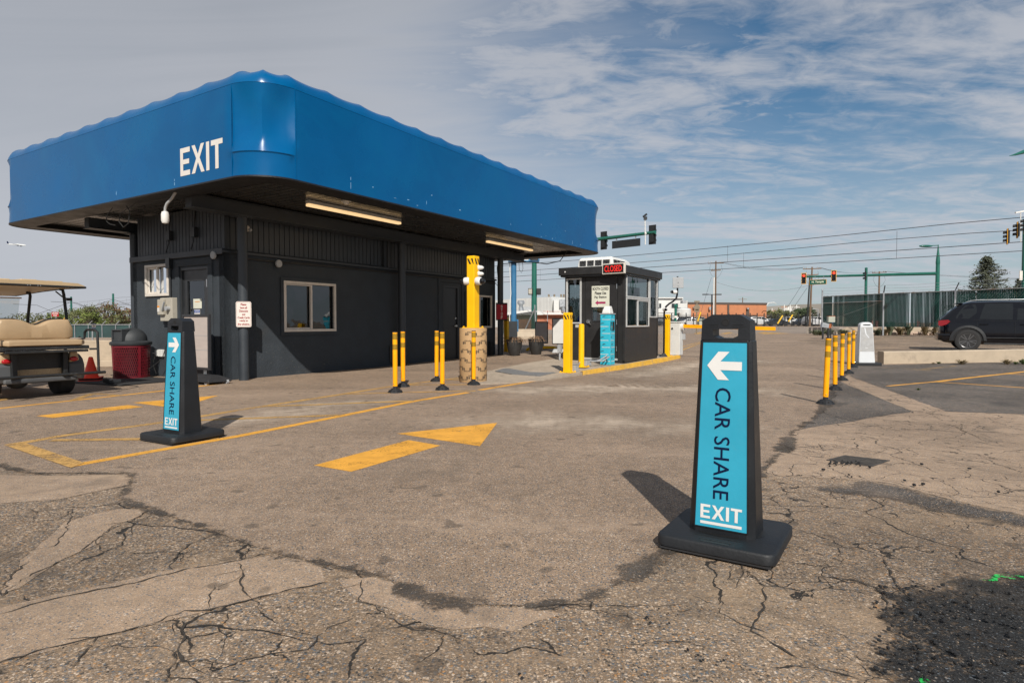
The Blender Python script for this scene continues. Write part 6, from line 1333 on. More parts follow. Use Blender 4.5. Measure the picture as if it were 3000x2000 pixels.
# green slatted chain link fence
mat('slat_green', (.010, .046, .040), .7, var=.3, vs=3, spec=.2); mat('rail_steel', (.34, .36, .37), .45, metal=.5, var=.15, dirt=(.35, .16, .06), dirts=1.2, dirta=.4)
FA, FB, FC = D(2410, 956, 44.0), D(2589, 952, 39.6), D(2798, 951, 35.6); 
dirF = Vector((FC.x - FB.x, FC.y - FB.y, 0)).normalized(); FD = FC + dirF * 9.0
zf0 = zt + .02
def slat_fence(P0, P1, ztop0, ztop1, name, lb, gate=False):
    o = T(name, lb, 'gate' if gate else 'fence', (P0.x, P0.y, zf0)); L_ = (Vector((P1.x, P1.y, 0)) - Vector((P0.x, P0.y, 0))); n_ = int(L_.length / .087); d = L_.normalized(); R = random.Random(n_); b = MB((P0.x, P0.y, zf0))
    for k in range(n_):
        if R.random() < .02: continue
        t_ = (k + .5) / n_; c = Vector((P0.x, P0.y, 0)) + L_ * t_; zt_ = ztop0 + (ztop1 - ztop0) * t_ + R.uniform(-.01, .05); w = .028
        b.bar((c.x, c.y, zf0 + .06), (c.x, c.y, zt_), .012, .073 if R.random() > .1 else .055, up=(d.x, d.y, 0))
    b.build('slats', 'slat_green', o)
    b = MB((P0.x, P0.y, zf0)); nn = Vector((d.y, -d.x, 0)) * .05
    if nn.y > 0: nn = -nn
    b.tube([(P0.x + nn.x, P0.y + nn.y, ztop0), (P1.x + nn.x, P1.y + nn.y, ztop1)], .028, 8)
    if gate: b.tube([(P0.x + nn.x, P0.y + nn.y, ztop0 - .47), (P1.x + nn.x, P1.y + nn.y, ztop1 - .47)], .025, 8); b.tube([(P0.x + nn.x*2, P0.y + nn.y*2, zf0 + .3), (P1.x + nn.x*2, P1.y + nn.y*2, ztop1 - .5)], .008, 6)
    b.build('rail', 'rail_steel', o)
    # diamond wire in front of the slats
    b = MB((P0.x, P0.y, zf0)); H_ = min(ztop0, ztop1) - zf0 - .1; m_ = int(L_.length / .16)
    for k in range(-int(H_/.16), m_):
        a0, a1 = k*.16, k*.16 + H_*.75; c0 = max(a0, 0); c1 = min(a1, L_.length)
        if c1 <= c0: continue
        P = lambda s_, hh: Vector((P0.x, P0.y, zf0 + .08 + hh)) + d * s_ + nn * .6
        b.bar(P(c0, (c0 - a0)/(a1-a0)*H_), P(c1, (c1-a0)/(a1-a0)*H_), .003, .003)
    b.build('wire_mesh', 'galv', o); return o
zt0, zt1, zt2 = D(2410, 869, 44).z, D(2589, 860, 39.6).z, D(2798, 852, 35.6).z
slat_fence(FA, FB, zt0, zt1, 'slatted_gate', 'green slatted chain link gate between two steel posts', True)
slat_fence(FB, FC, zt1, zt2, 'slatted_fence', 'green slatted chain link fence left of and behind the black car roof')
zt3 = zt2 - .02; FD2 = FC + dirF * 11; slat_fence(FC, FD2, zt2, zt3, 'slatted_fence', 'green slatted fence section directly behind the black car')
for k, (p, zt_, dk, lb) in enumerate(((FA, D(2405, 849, 44).z, 0, 'tall steel end post of the slatted gate'), (FB, zt1 + .05, 0, 'steel post between the slatted gate and the fence'), (FC, zt2 + .03, 0, 'steel fence post just left above the black car'))):
    o = T('fence_post', lb, 'fence post', (p.x - .1, p.y - .1, zf0 - .5)); b = MB(); b.cyl((0, 0, 0), (0, 0, zt_ - zf0 + .5), .055, n=12); b.build('post', 'galv', o, smooth=True)
    if k == 0: b = MB(); [b.cyl((0, 0, z_), (0, 0, z_ + .04), .068, n=12) for z_ in (.9, 1.5, 2.1, 2.6)]; b.sph((0, 0, zt_ - zf0 + .5), .058); b.build('clamp', 'galv', o)
    else: b = MB(); b.bar((0, 0, zt_ - zf0 + .5), (.12 if k == 2 else 0, -.12, zt_ - zf0 + .95), .05); b.build('barb_arm', 'dark_metal', o)
b = MB(FA); 
for j in range(3):
    h = .18 + j*.18; P_ = [Vector((FA.x, FA.y, zt0 + h*1.1)), Vector((FB.x, FB.y, zt1 + h)), Vector((FC.x, FC.y, zt2 + h)), Vector((FD.x, FD.y, zt2 + h))]
    for a_, c_ in zip(P_, P_[1:]):
        b.tube([a_.lerp(c_, t/6) - Vector((0, 0, .05*4*(t/6)*(1-t/6))) for t in range(7)], .006, 4, cap=False)
        for t in range(1, 40): q_ = a_.lerp(c_, t/40) - Vector((0, 0, .05*4*(t/40)*(1-t/40))); b.bar(q_ - Vector((0, 0, .03)), q_ + Vector((.02, 0, .03)), .006)
o = b.build('barbed_wire', 'galv', None); tag(o, 'three strands of barbed wire above the slatted fence', 'barbed wire')
mat('yard_green', (.22, .30, .12), .9, var=.2); mat('pole_green', (.012, .115, .085), .4, var=.1, vs=2, spec=.5)
for k, (u, d, h, lb) in enumerate(((2553, 105, 1.0, 'left orange and white drum seen through the slatted fence'), (2567, 105, 1.0, 'right orange and white drum seen through the slatted fence'), (2689, 118, 1.0, 'small orange and white drum behind the fence, left of the car'))):
    q = D(u, 950, d); o = T('traffic_drum', lb, 'drum', (q.x, q.y, gz(q.x, q.y))); b = MB(); b.cyl((0, 0, 0), (0, 0, h), .26, .2, n=16); b.build('drum', 'cone_orange', o, smooth=True); b = MB(); [b.cyl((0, 0, z_*h), (0, 0, z_*h + .14), .262 - .06*z_, n=16, cap=False) for z_ in (.2, .5, .8)]; b.build('white_band', 'label_white', o, smooth=True)

# ---------------------------------------------------------------- black SUV
mat('car_black', (.0025, .003, .0055), .10, var=.02, spec=.4, coat=.25); mat('car_trim', (.022, .023, .025), .35, var=.1); mat('car_glass', (.010, .012, .014), .04, spec=.55); mat('tail_red', (.35, .01, .02), .12, emit=(1, .03, .03), es=.12); mat('alloy', (.13, .13, .135), .3, metal=.5); mat('chrome', (.75, .75, .75), .12, metal=1.)
qs = G(2834, 1029); Ec = Vector((E2.x, E2.y, 0)) * -1
o = T('suv', 'black suv waiting behind the low wall, only its rear half in the picture', 'car', (qs.x, qs.y, gz(qs.x, qs.y)), ANG - pi/2); suv = o
# local x = forward, y = left side (away), car's near side at y = 0 .. width to +y
HWD = .92; C0 = HWD - .03
ST = [  # x, z_bottom, z_belt, z_roof, half width belt, half width roof, half width bottom
    (-.97, .52, .93, .95, .60, .50, .62), (-.93, .40, 1.00, 1.10, .76, .62, .76), (-.80, .30, 1.04, 1.20, .86, .66, .84), (-.60, .27, 1.06, 1.38, .90, .66, .88), (-.35, .26, 1.07, 1.56, .92, .67, .90), (-.12, .25, 1.06, 1.665, .922, .675, .905),
    (.10, .24, 1.05, 1.71, .925, .68, .91), (.9, .23, 1.03, 1.725, .925, .69, .91), (1.7, .23, 1.01, 1.70, .925, .69, .91), (2.35, .24, .99, 1.55, .92, .66, .90), (2.75, .25, .97, 1.25, .91, .62, .89), (2.98, .26, .98, 1.02, .90, .7, .88), (3.5, .27, .90, .93, .86, .7, .84), (3.85, .38, .74, .77, .72, .6, .7)]
b = MB(); rings = []
for x, zb, ze, zr, wb, wr_, w0_ in ST:
    rings.append([(x, C0 + y, z) for y, z in ((-w0_*.9, zb), (-w0_, zb + .07), (-wb, zb + .25), (-wb - .004, ze - .16), (-wb + .03, ze), (-(wb*.45 + wr_*.55), ze + (zr-ze)*.62), (-wr_, zr - .07*(zr-ze)), (-wr_*.8, zr), (0, zr + .015),
        (wr_*.8, zr), (wr_, zr - .07*(zr-ze)), ((wb*.45 + wr_*.55), ze + (zr-ze)*.62), (wb - .03, ze), (wb + .004, ze - .16), (wb, zb + .25), (w0_, zb + .07), (w0_*.9, zb))])
b.loft(rings); body = b.build('body', 'car_black', o, smooth=32)
def sidepos(x, k):      # point on the near side glass plane, k from belt 0 to roof 1
    for (a, c_) in zip(ST, ST[1:]):
        if a[0] <= x <= c_[0]:
            t = (x - a[0]) / (c_[0] - a[0]); L_ = [a[i] + (c_[i] - a[i]) * t for i in range(7)]; break
    ze, zr, wb, wr_ = L_[2], L_[3], L_[4], L_[5]; w1 = wb - .03; w2 = wb*.45 + wr_*.55
    y = -(w1 + (w2 - w1) * min(k/.62, 1)) if k < .62 else -(w2 + (wr_ - w2) * (k - .62) / .31)
    return Vector((x, C0 + y - .006, ze + (zr - ze) * k))
def glass(poly):
    b = MB(); b.poly([sidepos(x, k) for x, k in poly]); return b
P_ = [[(-.42, .10), (.02, .06), (.22, .35), (.24, .60), (.20, .84), (-.08, .84), (-.25, .62), (-.36, .35)], [(.30, .06), (1.15, .05), (1.17, .60), (1.17, .86), (.46, .86), (.40, .62)], [(1.26, .05), (2.2, .06), (2.22, .3), (2.05, .62), (1.9, .84), (1.28, .86)]]
for poly in P_:
    cx0 = sum(p[0] for p in poly)/len(poly); b = MB(); 
    # split at the crease k=.62
    b.poly([sidepos(x, min(k, .62)) for x, k in poly if k <= .62 or True]); up_ = [p for p in poly if p[1] >= .60]
    if len(up_) > 2: b.poly([sidepos(x, max(k, .62)) for x, k in up_])
    b.build('side_window', 'car_glass', o)
b = MB(); b.poly([(-.90, C0 - .42, 1.14), (-.90, C0 + .42, 1.14), (-.38, C0 + .46, 1.56), (-.38, C0 - .46, 1.56)]); b.build('rear_window', 'car_glass', o)
b = MB(); b.loft([[(-.99, C0 - .62, 1.02), (-.93, C0 - .78, 1.04), (-.68, C0 - .905, 1.06), (-.60, C0 - .915, 1.0), (-.72, C0 - .91, .90), (-.90, C0 - .84, .84), (-.985, C0 - .64, .86)], [(-.90, C0 - .60, 1.02), (-.86, C0 - .74, 1.04), (-.66, C0 - .86, 1.06), (-.6, C0 - .87, 1.0), (-.70, C0 - .86, .90), (-.84, C0 - .80, .84), (-.90, C0 - .6, .86)]]); b.build('tail_light', 'tail_red', o, smooth=20)
b = MB(); b.loft([[(x, C0 + y, z) for y, z in ((-w, .36), (-w-.03, .46), (-w-.02, .58), (w+.02, .58), (w+.03, .46), (w, .36))] for x, w in ((-1.04, .62), (-1.0, .80), (-.86, .90), (-.6, .90))]); b.build('rear_bumper', 'car_black', o, smooth=30)
b = MB(); b.bar((-.50, C0 - .945, .30), (.0, C0 - .95, .30), .02, .02) if 0 else None
yS = C0 - .945; yw = yS
for wx, dia in ((0, .355), (2.89, .355)):
    b = MB(); pr = [(wx + (.43)*cos(a), .355 + .44*sin(a)) for a in [pi*k/16 for k in range(17)]]; b.poly([(x, yS + .012, max(z, .30)) for x, z in pr] ); b.build('wheel_arch', 'black_flashing', o)
    b = MB()
    for k in range(16):
        a0, a1 = pi*k/16, pi*(k+1)/16; q = lambda a, r, d: (wx + r*cos(a), yS - d, .355 + (r + .01)*sin(a))
        b.poly([q(a0, .42, .02), q(a1, .42, .02), q(a1, .50, .004), q(a0, .50, .004)]); b.poly([q(a0, .42, .02), q(a1, .42, .02), q(a1, .41, -.03), q(a0, .41, -.03)])
    b.build('arch_flare', 'car_trim', o, smooth=True)
for wy in (0, 2*C0 - .22 + .1):
    for wx in (0, 2.89):
        b = MB(); b.lathe([(.235, -.10), (.30, -.115), (.345, -.10), (.358, -.06), (.358, .06), (.345, .10), (.30, .115), (.235, .10)], (wx, wy + .03, .358), (0, 1, 0), 40); w_ = b.build('wheel', 'tyre', o, smooth=35)
        if wy == 0:
            b = MB(); b.lathe([(.24, -.105), (.228, -.10), (.225, -.02)], (wx, wy + .03, .358), (0, 1, 0), 40, cap=False); b.cyl((wx, wy + .03 - .085, .358), (wx, wy + .03 - .03, .358), .05, n=20)
            for k in range(10):
                a = 2*pi*k/10 + .1 + (.12 if k % 2 else -.12); b.bar((wx + .035*cos(a), wy - .06, .358 + .035*sin(a)), (wx + .228*cos(a*1.0), wy - .07, .358 + .228*sin(a)), .028, .02, up=(0, 1, 0))
            b.build('rim', 'alloy', w_, smooth=30); b = MB(); b.cyl((wx, wy + .02, .358), (wx, wy + .04, .358), .23, n=24); b.build('brake_disc', 'black_flashing', w_)
b = MB(); b.tube([(.42, yS - .012, .26), (2.45, yS - .012, .26)], .03, 8); b.bar((.44, yS - .006, .46), (2.45, yS - .006, .46), .012, .035); b.build('sill', 'car_trim', o)
b = MB(); b.tube([(-.05, C0 - .70, 1.69), (.1, C0 - .71, 1.735), (.3, C0 - .715, 1.755), (1.9, C0 - .715, 1.75), (2.05, C0 - .70, 1.68)], .016, 8); b.build('roof_rail', 'galv', o, smooth=True)
b = MB(); b.box(-.42, -.12, C0 - .55, C0 + .55, 1.63, 1.66); b.build('rear_spoiler', 'car_black', o, bevel=.012)
for x in (.30, 1.34): b = MB(); b.tube([(x, yS + .004, .90), (x + .03, yS - .03, .905), (x + .20, yS - .03, .905), (x + .23, yS + .004, .90)], .013, 8); b.build('door_handle', 'car_black', o, smooth=True)
b = MB()
for x in (.24, 1.21): b.bar((x, yS - .002, .48), (x, yS + .006, 1.0), .006, .004)
b.bar((.14, sidepos(.14, .02).y, 1.045), (2.2, sidepos(2.0, .02).y, .985), .012, .006); b.build('door_seam', 'car_trim', o)
b = MB(); b.cyl((-.985, C0 - .70, .46), (-1.02, C0 - .72, .46), .03); b.build('reflector', 'red_lens', o)

for ch in kids(suv):
    if ch.name.startswith('wheel') and not ch.name.startswith('wheel_arch'): continue
    for v_ in ch.data.vertices:
        if v_.co.x < 0 and not ch.name.startswith(('wheel_arch', 'arch_flare')): v_.co.x *= .80
        if v_.co.z > .8: v_.co.z = .8 + (v_.co.z - .8) * .94
# ---------------------------------------------------------------- traffic signals
mat('signal_black', (.014, .015, .016), .45); mat('signal_yellow', (.72, .34, .01), .45); mat('lamp_red', (.6, .02, .01), .4, emit=(1, .05, .02), es=3.2); mat('lamp_off', (.02, .02, .02), .2); mat('sign_green', (.006, .10, .075), .4); mat('sign_cream', (.66, .66, .48), .5, emit=(.8, .8, .6), es=.12)
def signal(o_, c, rot, sc_=1., lit=True, plate='signal_yellow', visor=True):
    """one three-lamp head as parts of the mast"""
    M_ = Matrix.Translation(c) @ Matrix.Rotation(rot, 4, 'Z'); b = MB(); b.T = M_
    b.box(-.16*sc_, .16*sc_, .0, .18*sc_, -.52*sc_, .52*sc_); h = b.build('signal_head', 'signal_black', o_, bevel=.01)
    b = MB(); b.T = M_; e = .27*sc_; b.box(-e, e, .02, .05, -.66*sc_, .66*sc_); b.build('backplate', 'signal_black', h)
    b = MB(); b.T = M_; t = .045*sc_
    for q in ((-e, e, .615*sc_, .66*sc_), (-e, e, -.66*sc_, -.615*sc_), (-e, -e+t, -.615*sc_, .615*sc_), (e-t, e, -.615*sc_, .615*sc_)): b.box(q[0], q[1], -.005, .019, q[2], q[3])
    b.build('backplate_border', plate, h)
    for k in (1, 0, -1):
        b = MB(); b.T = M_; b.cyl((0, -.03, k*.34*sc_), (0, -.001, k*.34*sc_), .135*sc_, n=20); b.build('lamp', 'lamp_red' if (k == 1 and lit) else 'lamp_off', h)
        if visor:
            b = MB(); b.T = M_; P = [(.15*sc_*cos(a), .15*sc_*sin(a)) for a in [-.5 + (pi + 1.0)*j/14 for j in range(15)]]
            for (p, q) in zip(P, P[1:]): b.poly([(p[0], 0, k*.34*sc_ + p[1]), (q[0], 0, k*.34*sc_ + q[1]), (q[0], -.26*sc_, k*.34*sc_ + q[1] - .02), (p[0], -.26*sc_, k*.34*sc_ + p[1] - .02)])
            b.build('visor', 'signal_black', h)
    return h
# mast A: near one behind the booth, seen from the back
mA = D(1565, 900, 40); gA = .25; o = T('traffic_signal_mast', 'green signal mast with arm reaching over the booth roof, heads seen from behind', 'signal mast', (mA.x, mA.y, gA))
L0 = lambda p: Vector(p) - Vector((mA.x, mA.y, gA))
top = D(1565, 724, 40); tip = D(1919, 680.5, 33.6)
b = MB(); b.cyl((0, 0, 0), L0((mA.x, mA.y, top.z + .3)), .20, .15, n=20); b.build('pole', 'pole_green', o, smooth=True)
b = MB(); b.tube([L0(top), L0(top.lerp(tip, .5)), L0(tip)], [.14, .11, .085], 14); b.cyl(L0(tip), L0(tip) + Vector((.02, -.02, 0)), .10, n=12); b.build('arm', 'pole_green', o, smooth=True)
ra = math.atan2(tip.y - top.y, tip.x - top.x)
for u in (1768, 1911):
    t_ = (u - 1565) / (1919 - 1565); t_ = t_ * 40 / (t_ * 40 + (1 - t_) * 33.6) if 0 else None
    best = min([k/200 for k in range(201)], key=lambda k: abs((lambda p: 1500 + FPX * p.x / p.y)(top.lerp(tip, k)) - u)); c = L0(top.lerp(tip, best)); c = c + Vector((.02, .14, -.1)); signal(o, c, ra + pi, .80, False, 'signal_black')
u0 = min([k/200 for k in range(201)], key=lambda k: abs((lambda p: 1500 + FPX * p.x / p.y)(top.lerp(tip, k)) - 1833)); c = L0(top.lerp(tip, u0))
b = MB(); b.T = Matrix.Translation(c) @ Matrix.Rotation(ra, 4, 'Z'); b.box(-.95, .95, -.02, .02, -.65, -.22); b.build('name_plate', 'signal_black', o); b = MB(); b.T = Matrix.Translation(c) @ Matrix.Rotation(ra, 4, 'Z'); b.box(-.67, -.63, -.03, .03, -.25, .1); b.build('bracket', 'galv', o); b = MB(); b.T = Matrix.Translation(c) @ Matrix.Rotation(ra, 4, 'Z'); b.box(.63, .67, -.03, .03, -.25, .1); b.build('bracket', 'galv', o)
u0 = min([k/200 for k in range(201)], key=lambda k: abs((lambda p: 1500 + FPX * p.x / p.y)(top.lerp(tip, k)) - 1888)); c = L0(top.lerp(tip, u0)); b = MB(); b.tube([c + Vector((0, -.1, -.62)), c + Vector((-.03, -.1, .75))], .03, 8); b.box(c.x - .05, c.x + .05, c.y - .16, c.y - .1, c.z-.05, c.z+.05); b.build('camera_pole', 'white_plastic', o)
b = MB(); cc = c + Vector((-.03, -.1, .78)); b.cbox(cc + Vector((.02, 0, .04)), (.16, .2, .16)); b.bar(cc + Vector((-.1, .0, .12)), cc + Vector((.1, .05, .28)), .1); b.build('video_camera', 'signal_black', o)
for u in (1554, 1578):
    c = D(u, 854, 39.9); c = L0(c); b = MB(); b.cbox(c, (.30, .3, .42)); h = b.build('pedestrian_signal', 'signal_black', o, bevel=.02)
    if u == 1554: b = MB(); b.cbox(c + Vector((-.02, -.16, 0)), (.22, .02, .32)); b.build('face', 'beige_box', h)
# mast B: street name mast with two heads facing us
B0 = D(2747, 801, 60); BT = D(2350, 811, 68); gB = .3; o = T('traffic_signal_mast', 'green signal mast with two red lights and the N. Temple street sign', 'signal mast', (B0.x, B0.y, gB)); L0 = lambda p: Vector(p) - Vector((B0.x, B0.y, gB))
zt_ = B0.z
b = MB(); b.tube([(0, 0, 0), (0, 0, zt_ - gB + 1.2)], [.20, .17], 16); b.lathe([(.18, 0), (.19, .15), (.17, .5), (.09, 1.2), (.06, 1.6)], (0, 0, zt_ - gB + .9), n=16); b.cyl((0, 0, zt_ - gB + 2.2), (0, 0, D(2747, 717, 60).z - gB), .06, .04, n=10); b.build('pole', 'pole_green', o, smooth=True)
b = MB(); b.tube([L0(B0), L0(B0.lerp(BT, .5)), L0(BT)], [.16, .13, .10], 12); b.build('arm', 'pole_green', o, smooth=True)
lt = D(2747, 719, 60); l2 = D(2703, 721, 60); b = MB(); b.tube([L0(lt), L0(l2)], .04, 8); b.build('lamp_arm', 'pole_green', o); b = MB(); b.sph(L0(l2) + Vector((.3, 0, 0)), .45, 12, 8, (1.5, .4, .28)); b.build('lamp_head', 'pole_green', o, smooth=True)
def onarm(u): return min([B0.lerp(BT, k/400) for k in range(401)], key=lambda p: abs(1500 + FPX * p.x / p.y - u))
for u in (2349, 2436.5):
    c = L0(onarm(u)); signal(o, c + Vector((0, -.25, -.15 + (.15 if u > 2400 else -.05))), -.38, .92)
c = L0(onarm(2392)) + Vector((0, -.15, -.62)); ra = math.atan2(B0.y - BT.y, B0.x - BT.x) - .1
M_ = Matrix.Translation(c) @ Matrix.Rotation(ra, 4, 'Z')
b = MB(); b.T = M_; b.box(-.88, .88, -.03, .03, -.27, .27); pl_ = b.build('street_name_sign', 'signal_yellow', o)
b = MB(); b.T = M_; b.box(-.85, .85, -.04, -.031, -.24, .24); b.build('face', 'sign_green', pl_); b = MB(); b.T = M_; b.text('N. Temple', (0, -.046, 0), (1, 0, 0), (0, 0, 1), 1.25, .26, offset=.04); b.build('lettering', 'sign_cream', pl_)
for x_ in (-.3, .6): b = MB(); b.T = M_; b.box(x_-.02, x_+.02, -.02, .02, .27, .65); b.build('bracket', 'galv', o)
# mast C: single green post
q = D(2535, 945, 52); top = D(2535, 787, 52); o = T('signal_post', 'green post with a sideways signal between the two arms of the intersection', 'signal post', (q.x, q.y, .3)); b = MB(); b.cyl((0, 0, 0), (0, 0, top.z - .3), .115, .105, n=14); b.lathe([(.115, 0), (.12, .05), (.05, .1)], (0, 0, top.z - .3), n=14); b.build('post', 'pole_green', o, smooth=True)
signal(o, Vector((-.12, -.05, D(2535, 808, 52).z - .3)), pi/2 + 2.5, .62, False, 'signal_black')
# mast D: at the right edge
q = D(2999, 900, 33.0); o = T('signal_post', 'thick green post at the right edge with stacked dark signal heads', 'signal post', (q.x, q.y, .3)); b = MB(); zt_ = D(2999, 642, 33).z; b.cyl((0, 0, 0), (0, 0, zt_ - .3), .13, n=16); b.build('post', 'pole_green', o, smooth=True)
L0 = lambda p: Vector(p) - Vector((q.x, q.y, .3))
for (u, v, d) in ((2950, 693, 32.6), (2979, 674, 31.6), (3002, 660, 31.0)): signal(o, L0(D(u, v, d)), radians(-122), .62, False)
b = MB(); c = L0(D(2990, 621, 33)); b.bar(c + Vector((-.28, 0, -.04)), c + Vector((.5, 0, .1)), .08); b.tube([c, c + Vector((.05, 0, -1.6))], .025); b.build('camera_arm', 'white_plastic', o); b = MB(); c = L0(D(2991, 807, 32.8)); b.cbox(c, (.16, .03, .5)); b.build('plaque', 'sign_white', o)
q = D(3050, 900, 38); o = T('street_lamp', 'dark green street lamp head reaching in at the right edge', 'street lamp', (q.x, q.y, .3)); b = MB(); a_ = D(2962, 457, 30) ; L0 = lambda p: Vector(p) - Vector((q.x, q.y, .3)); a2 = D(3060, 425, 31)
b.cyl((0, 0, 0), (0, 0, a2.z - .3 + .3), .12, .08, n=12); b.tube([(0, 0, a2.z - .1), L0(a2)], .06); b.build('post', 'pole_green', o, smooth=True)
b = MB(); b.tube([L0(D(2957, 457, 30)), L0(D(2975, 453, 30.1)), L0(D(3000, 445, 30.3)), L0(a2)], [.01, .05, .10, .06], 12); b.build('lamp_head', 'pole_green', o, smooth=True)

# ---------------------------------------------------------------- rail line wires and masts
mat('wire', (.05, .05, .055), .6)
def rail(x, off=0.): 
    return Vector((x, 60 - .905 * x + off, 0))
for off, lb in ((0., 'pair of overhead rail wires with droppers, nearer track'), (7.5, 'pair of overhead rail wires with droppers, farther track')):
    o = T('overhead_wires', lb, 'overhead wires', rail(-60, off), 0, 'overhead wires of the rail line'); O_ = rail(-60, off)
    for h, nm in ((6.6, 'messenger_wire'), (5.35, 'contact_wire')):
        b = MB(O_)
        P_ = [rail(x, off) + Vector((0, 0, h + (.35 * ((((x + 12) % 40) / 20 - 1) ** 2 - .5) if h > 6 else 0) + .2)) for x in range(-118, 46, 4)]
        b.tube(P_, .022, 5, cap=False); b.build(nm, 'wire', o)
    b = MB(O_)
    for x in range(-112, 40, 8): p_ = rail(x + (3 if off else 0), off); b.bar(p_ + Vector((0, 0, 5.55)), p_ + Vector((0, 0, 6.75)), .015)
    b.build('dropper', 'wire', o)
b = MB(); 
for k, (u, v0, d, lb) in enumerate(((210, 869, 116, 'green rail mast above the left trees'), (333, 860, 108, 'green rail mast beside the brownish tree'))):
    q = D(u, 950, d); zt_ = D(u, v0, d).z; o = T('rail_mast', lb, 'mast', (q.x, q.y, -.4), 0, 'green rail masts on the left'); b = MB(); b.cyl((0, 0, 0), (0, 0, zt_ + .4), .2, .16, n=12); b.build('post', 'pole_green', o, smooth=True)
    b = MB(); z_ = zt_ + .4
    for sx_ in (-1, 1): b.tube([(0, 0, z_ - 4.4), (sx_*6.5, 0, z_ - 1.6), (sx_*11, 0, z_ - 1.4)], .035, 5); b.tube([(0, 0, z_ - 1.0), (sx_*6.5, 0, z_ - 3.3)], .035, 5); b.tube([(sx_*5.5, 0, z_-3.2), (sx_*5.9, 0, z_ - 4.6)], .03, 5)
    b.build('cantilever', 'wire', o)

# ---------------------------------------------------------------- utility poles and lines
mat('pole_wood', (.15, .095, .06), .85, var=.25, vs=1.5, aniso=(8, 8, .6)); mat('insulator', (.4, .42, .44), .4)
def upole(u, vb, vt, d, lb, arms, r=.16, lean=0., extra=True):
    q = D(u, vb, d); zt_ = D(u, vt, d).z; zb = .3; o = T('utility_pole', lb, 'utility pole', (q.x, q.y, zb)); H_ = zt_ - zb
    b = MB(); b.cyl((lean, 0, 0), (0, 0, H_), r*1.15, r*.75, n=10); b.build('post', 'pole_wood', o, smooth=True)
    for (dz_, L_, an) in arms:
        b = MB(); dx_, dy_ = cos(an)*L_/2, sin(an)*L_/2; b.bar((-dx_, -dy_, H_ - dz_), (dx_, dy_, H_ - dz_ + .15), .16); b.build('crossarm', 'pole_wood', o)
        b = MB(); [b.cyl((dx_*t, dy_*t, H_ - dz_ + .07), (dx_*t, dy_*t, H_ - dz_ + .42), .08, n=6) for t in (-.95, -.6, .6, .95)]; b.build('insulator', 'insulator', o)
    if extra:
        b = MB()
        for sx_ in (-1, 1): b.tube([(sx_*1.0, 0, H_ - .7), (sx_*1.3, 0, H_ - 1.8), (sx_*.8, 0, H_ - 2.8), (0.1*sx_, 0, H_ - 3.4)], .02, 4)
        b.build('jumper', 'wire', o)
    return o, Vector((q.x, q.y, zt_))
_, u1 = upole(2096, 900, 764.5, 120, 'tall wooden utility pole left of the orange brick building edge, white conduit on it', ((.5, 3.3, .2), (1.9, 2.2, .3)), .17)
b = MB(); q = D(2091, 900, 119.6); b.cyl((q.x, q.y, .3), (q.x, q.y, D(2091, 812, 119.6).z), .13, n=8); o = b.build('riser_pipe', 'white_plastic', None); tag(o, 'white riser pipe on the tall wooden pole', 'pipe')
_, u2 = upole(2377, 940, 782, 110, 'wooden utility pole behind the N. Temple street sign', ((.4, 3.4, .1), (1.5, 2.2, .1)), .17, -.3)
_, u3 = upole(2573.5, 950, 795, 130, 'wooden utility pole seen over the slatted gate', ((.3, 3.2, .1),), .19)
_, u4 = upole(2175, 940, 871, 300, 'far small utility pole over the brick building roof', ((1., 4, 0),), .25, 0, False)
q = D(2369, 945, 108); zt_ = D(2374, 812, 108).z; o = T('riser_pole', 'thin black pole leaning against the second utility pole', 'pole', (q.x, q.y, .3)); b = MB(); b.cyl((-.3, 0, 0), (.1, 0, zt_), .16, .12, n=8); b.build('post', 'signal_black', o, smooth=True)
b = MB(u1); 
def sag(b, a, c, s, r=.02): b.tube([a.lerp(c, t/14) - Vector((0, 0, s*4*(t/14)*(1-t/14))) for t in range(15)], r, 4, cap=False)
for dz_ in (0, .3, .8): sag(b, u1 + Vector((1.5 - dz_*.5, .3, -.2)), u2 + Vector((-1.6 + dz_*.5, -.1, -.1)), .7 + dz_*.4, .02)
sag(b, u1 + Vector((0, 0, -4.1)), u2 + Vector((0, 0, -3.2)), 1.4); 
for dz_ in (0, .35, .7): sag(b, u2 + Vector((1.6 - dz_, 0, -.1)), u3 + Vector((-1.5 + dz_, 0, -.1)), .6); sag(b, u3 + Vector((1.5 - dz_, 0, 0)), u3 + Vector((60, -14, -2.2 - dz_)), 1.0)
o = b.build('power_lines', 'wire', None); tag(o, 'thin sagging power lines strung between the wooden poles', 'power lines')
b = MB(u1); mat('guy_yellow', (.75, .45, .02), .5)
for (u, v0, u_, v1) in ((2084, 813, 2046, 940), (2350, 833, 2278, 945), (2365, 842, 2302, 935)): sag(b, D(u, v0, 75), D(u_, v1, 62), 0, .018)
o = b.build('guy_wires', 'wire', None); tag(o, 'thin guy wires slanting down to yellow guards', 'guy wires')
for (u0_, v0, u1_, v1, lb) in ((2053, 914, 2044, 941, 'yellow guy guard before the brick building'), (2293, 924, 2278, 948, 'yellow guy guard left of the farther utility pole'), (2322, 922, 2310, 942, 'pale yellow guy guard nearest the farther utility pole')):
    a_, c_ = D(u0_, v0, 62), D(u1_, v1, 62); b = MB(c_); b.cyl(c_, a_, .07, n=8); o = b.build('guy_guard', 'guy_yellow', None); tag(o, lb, 'guy guard')
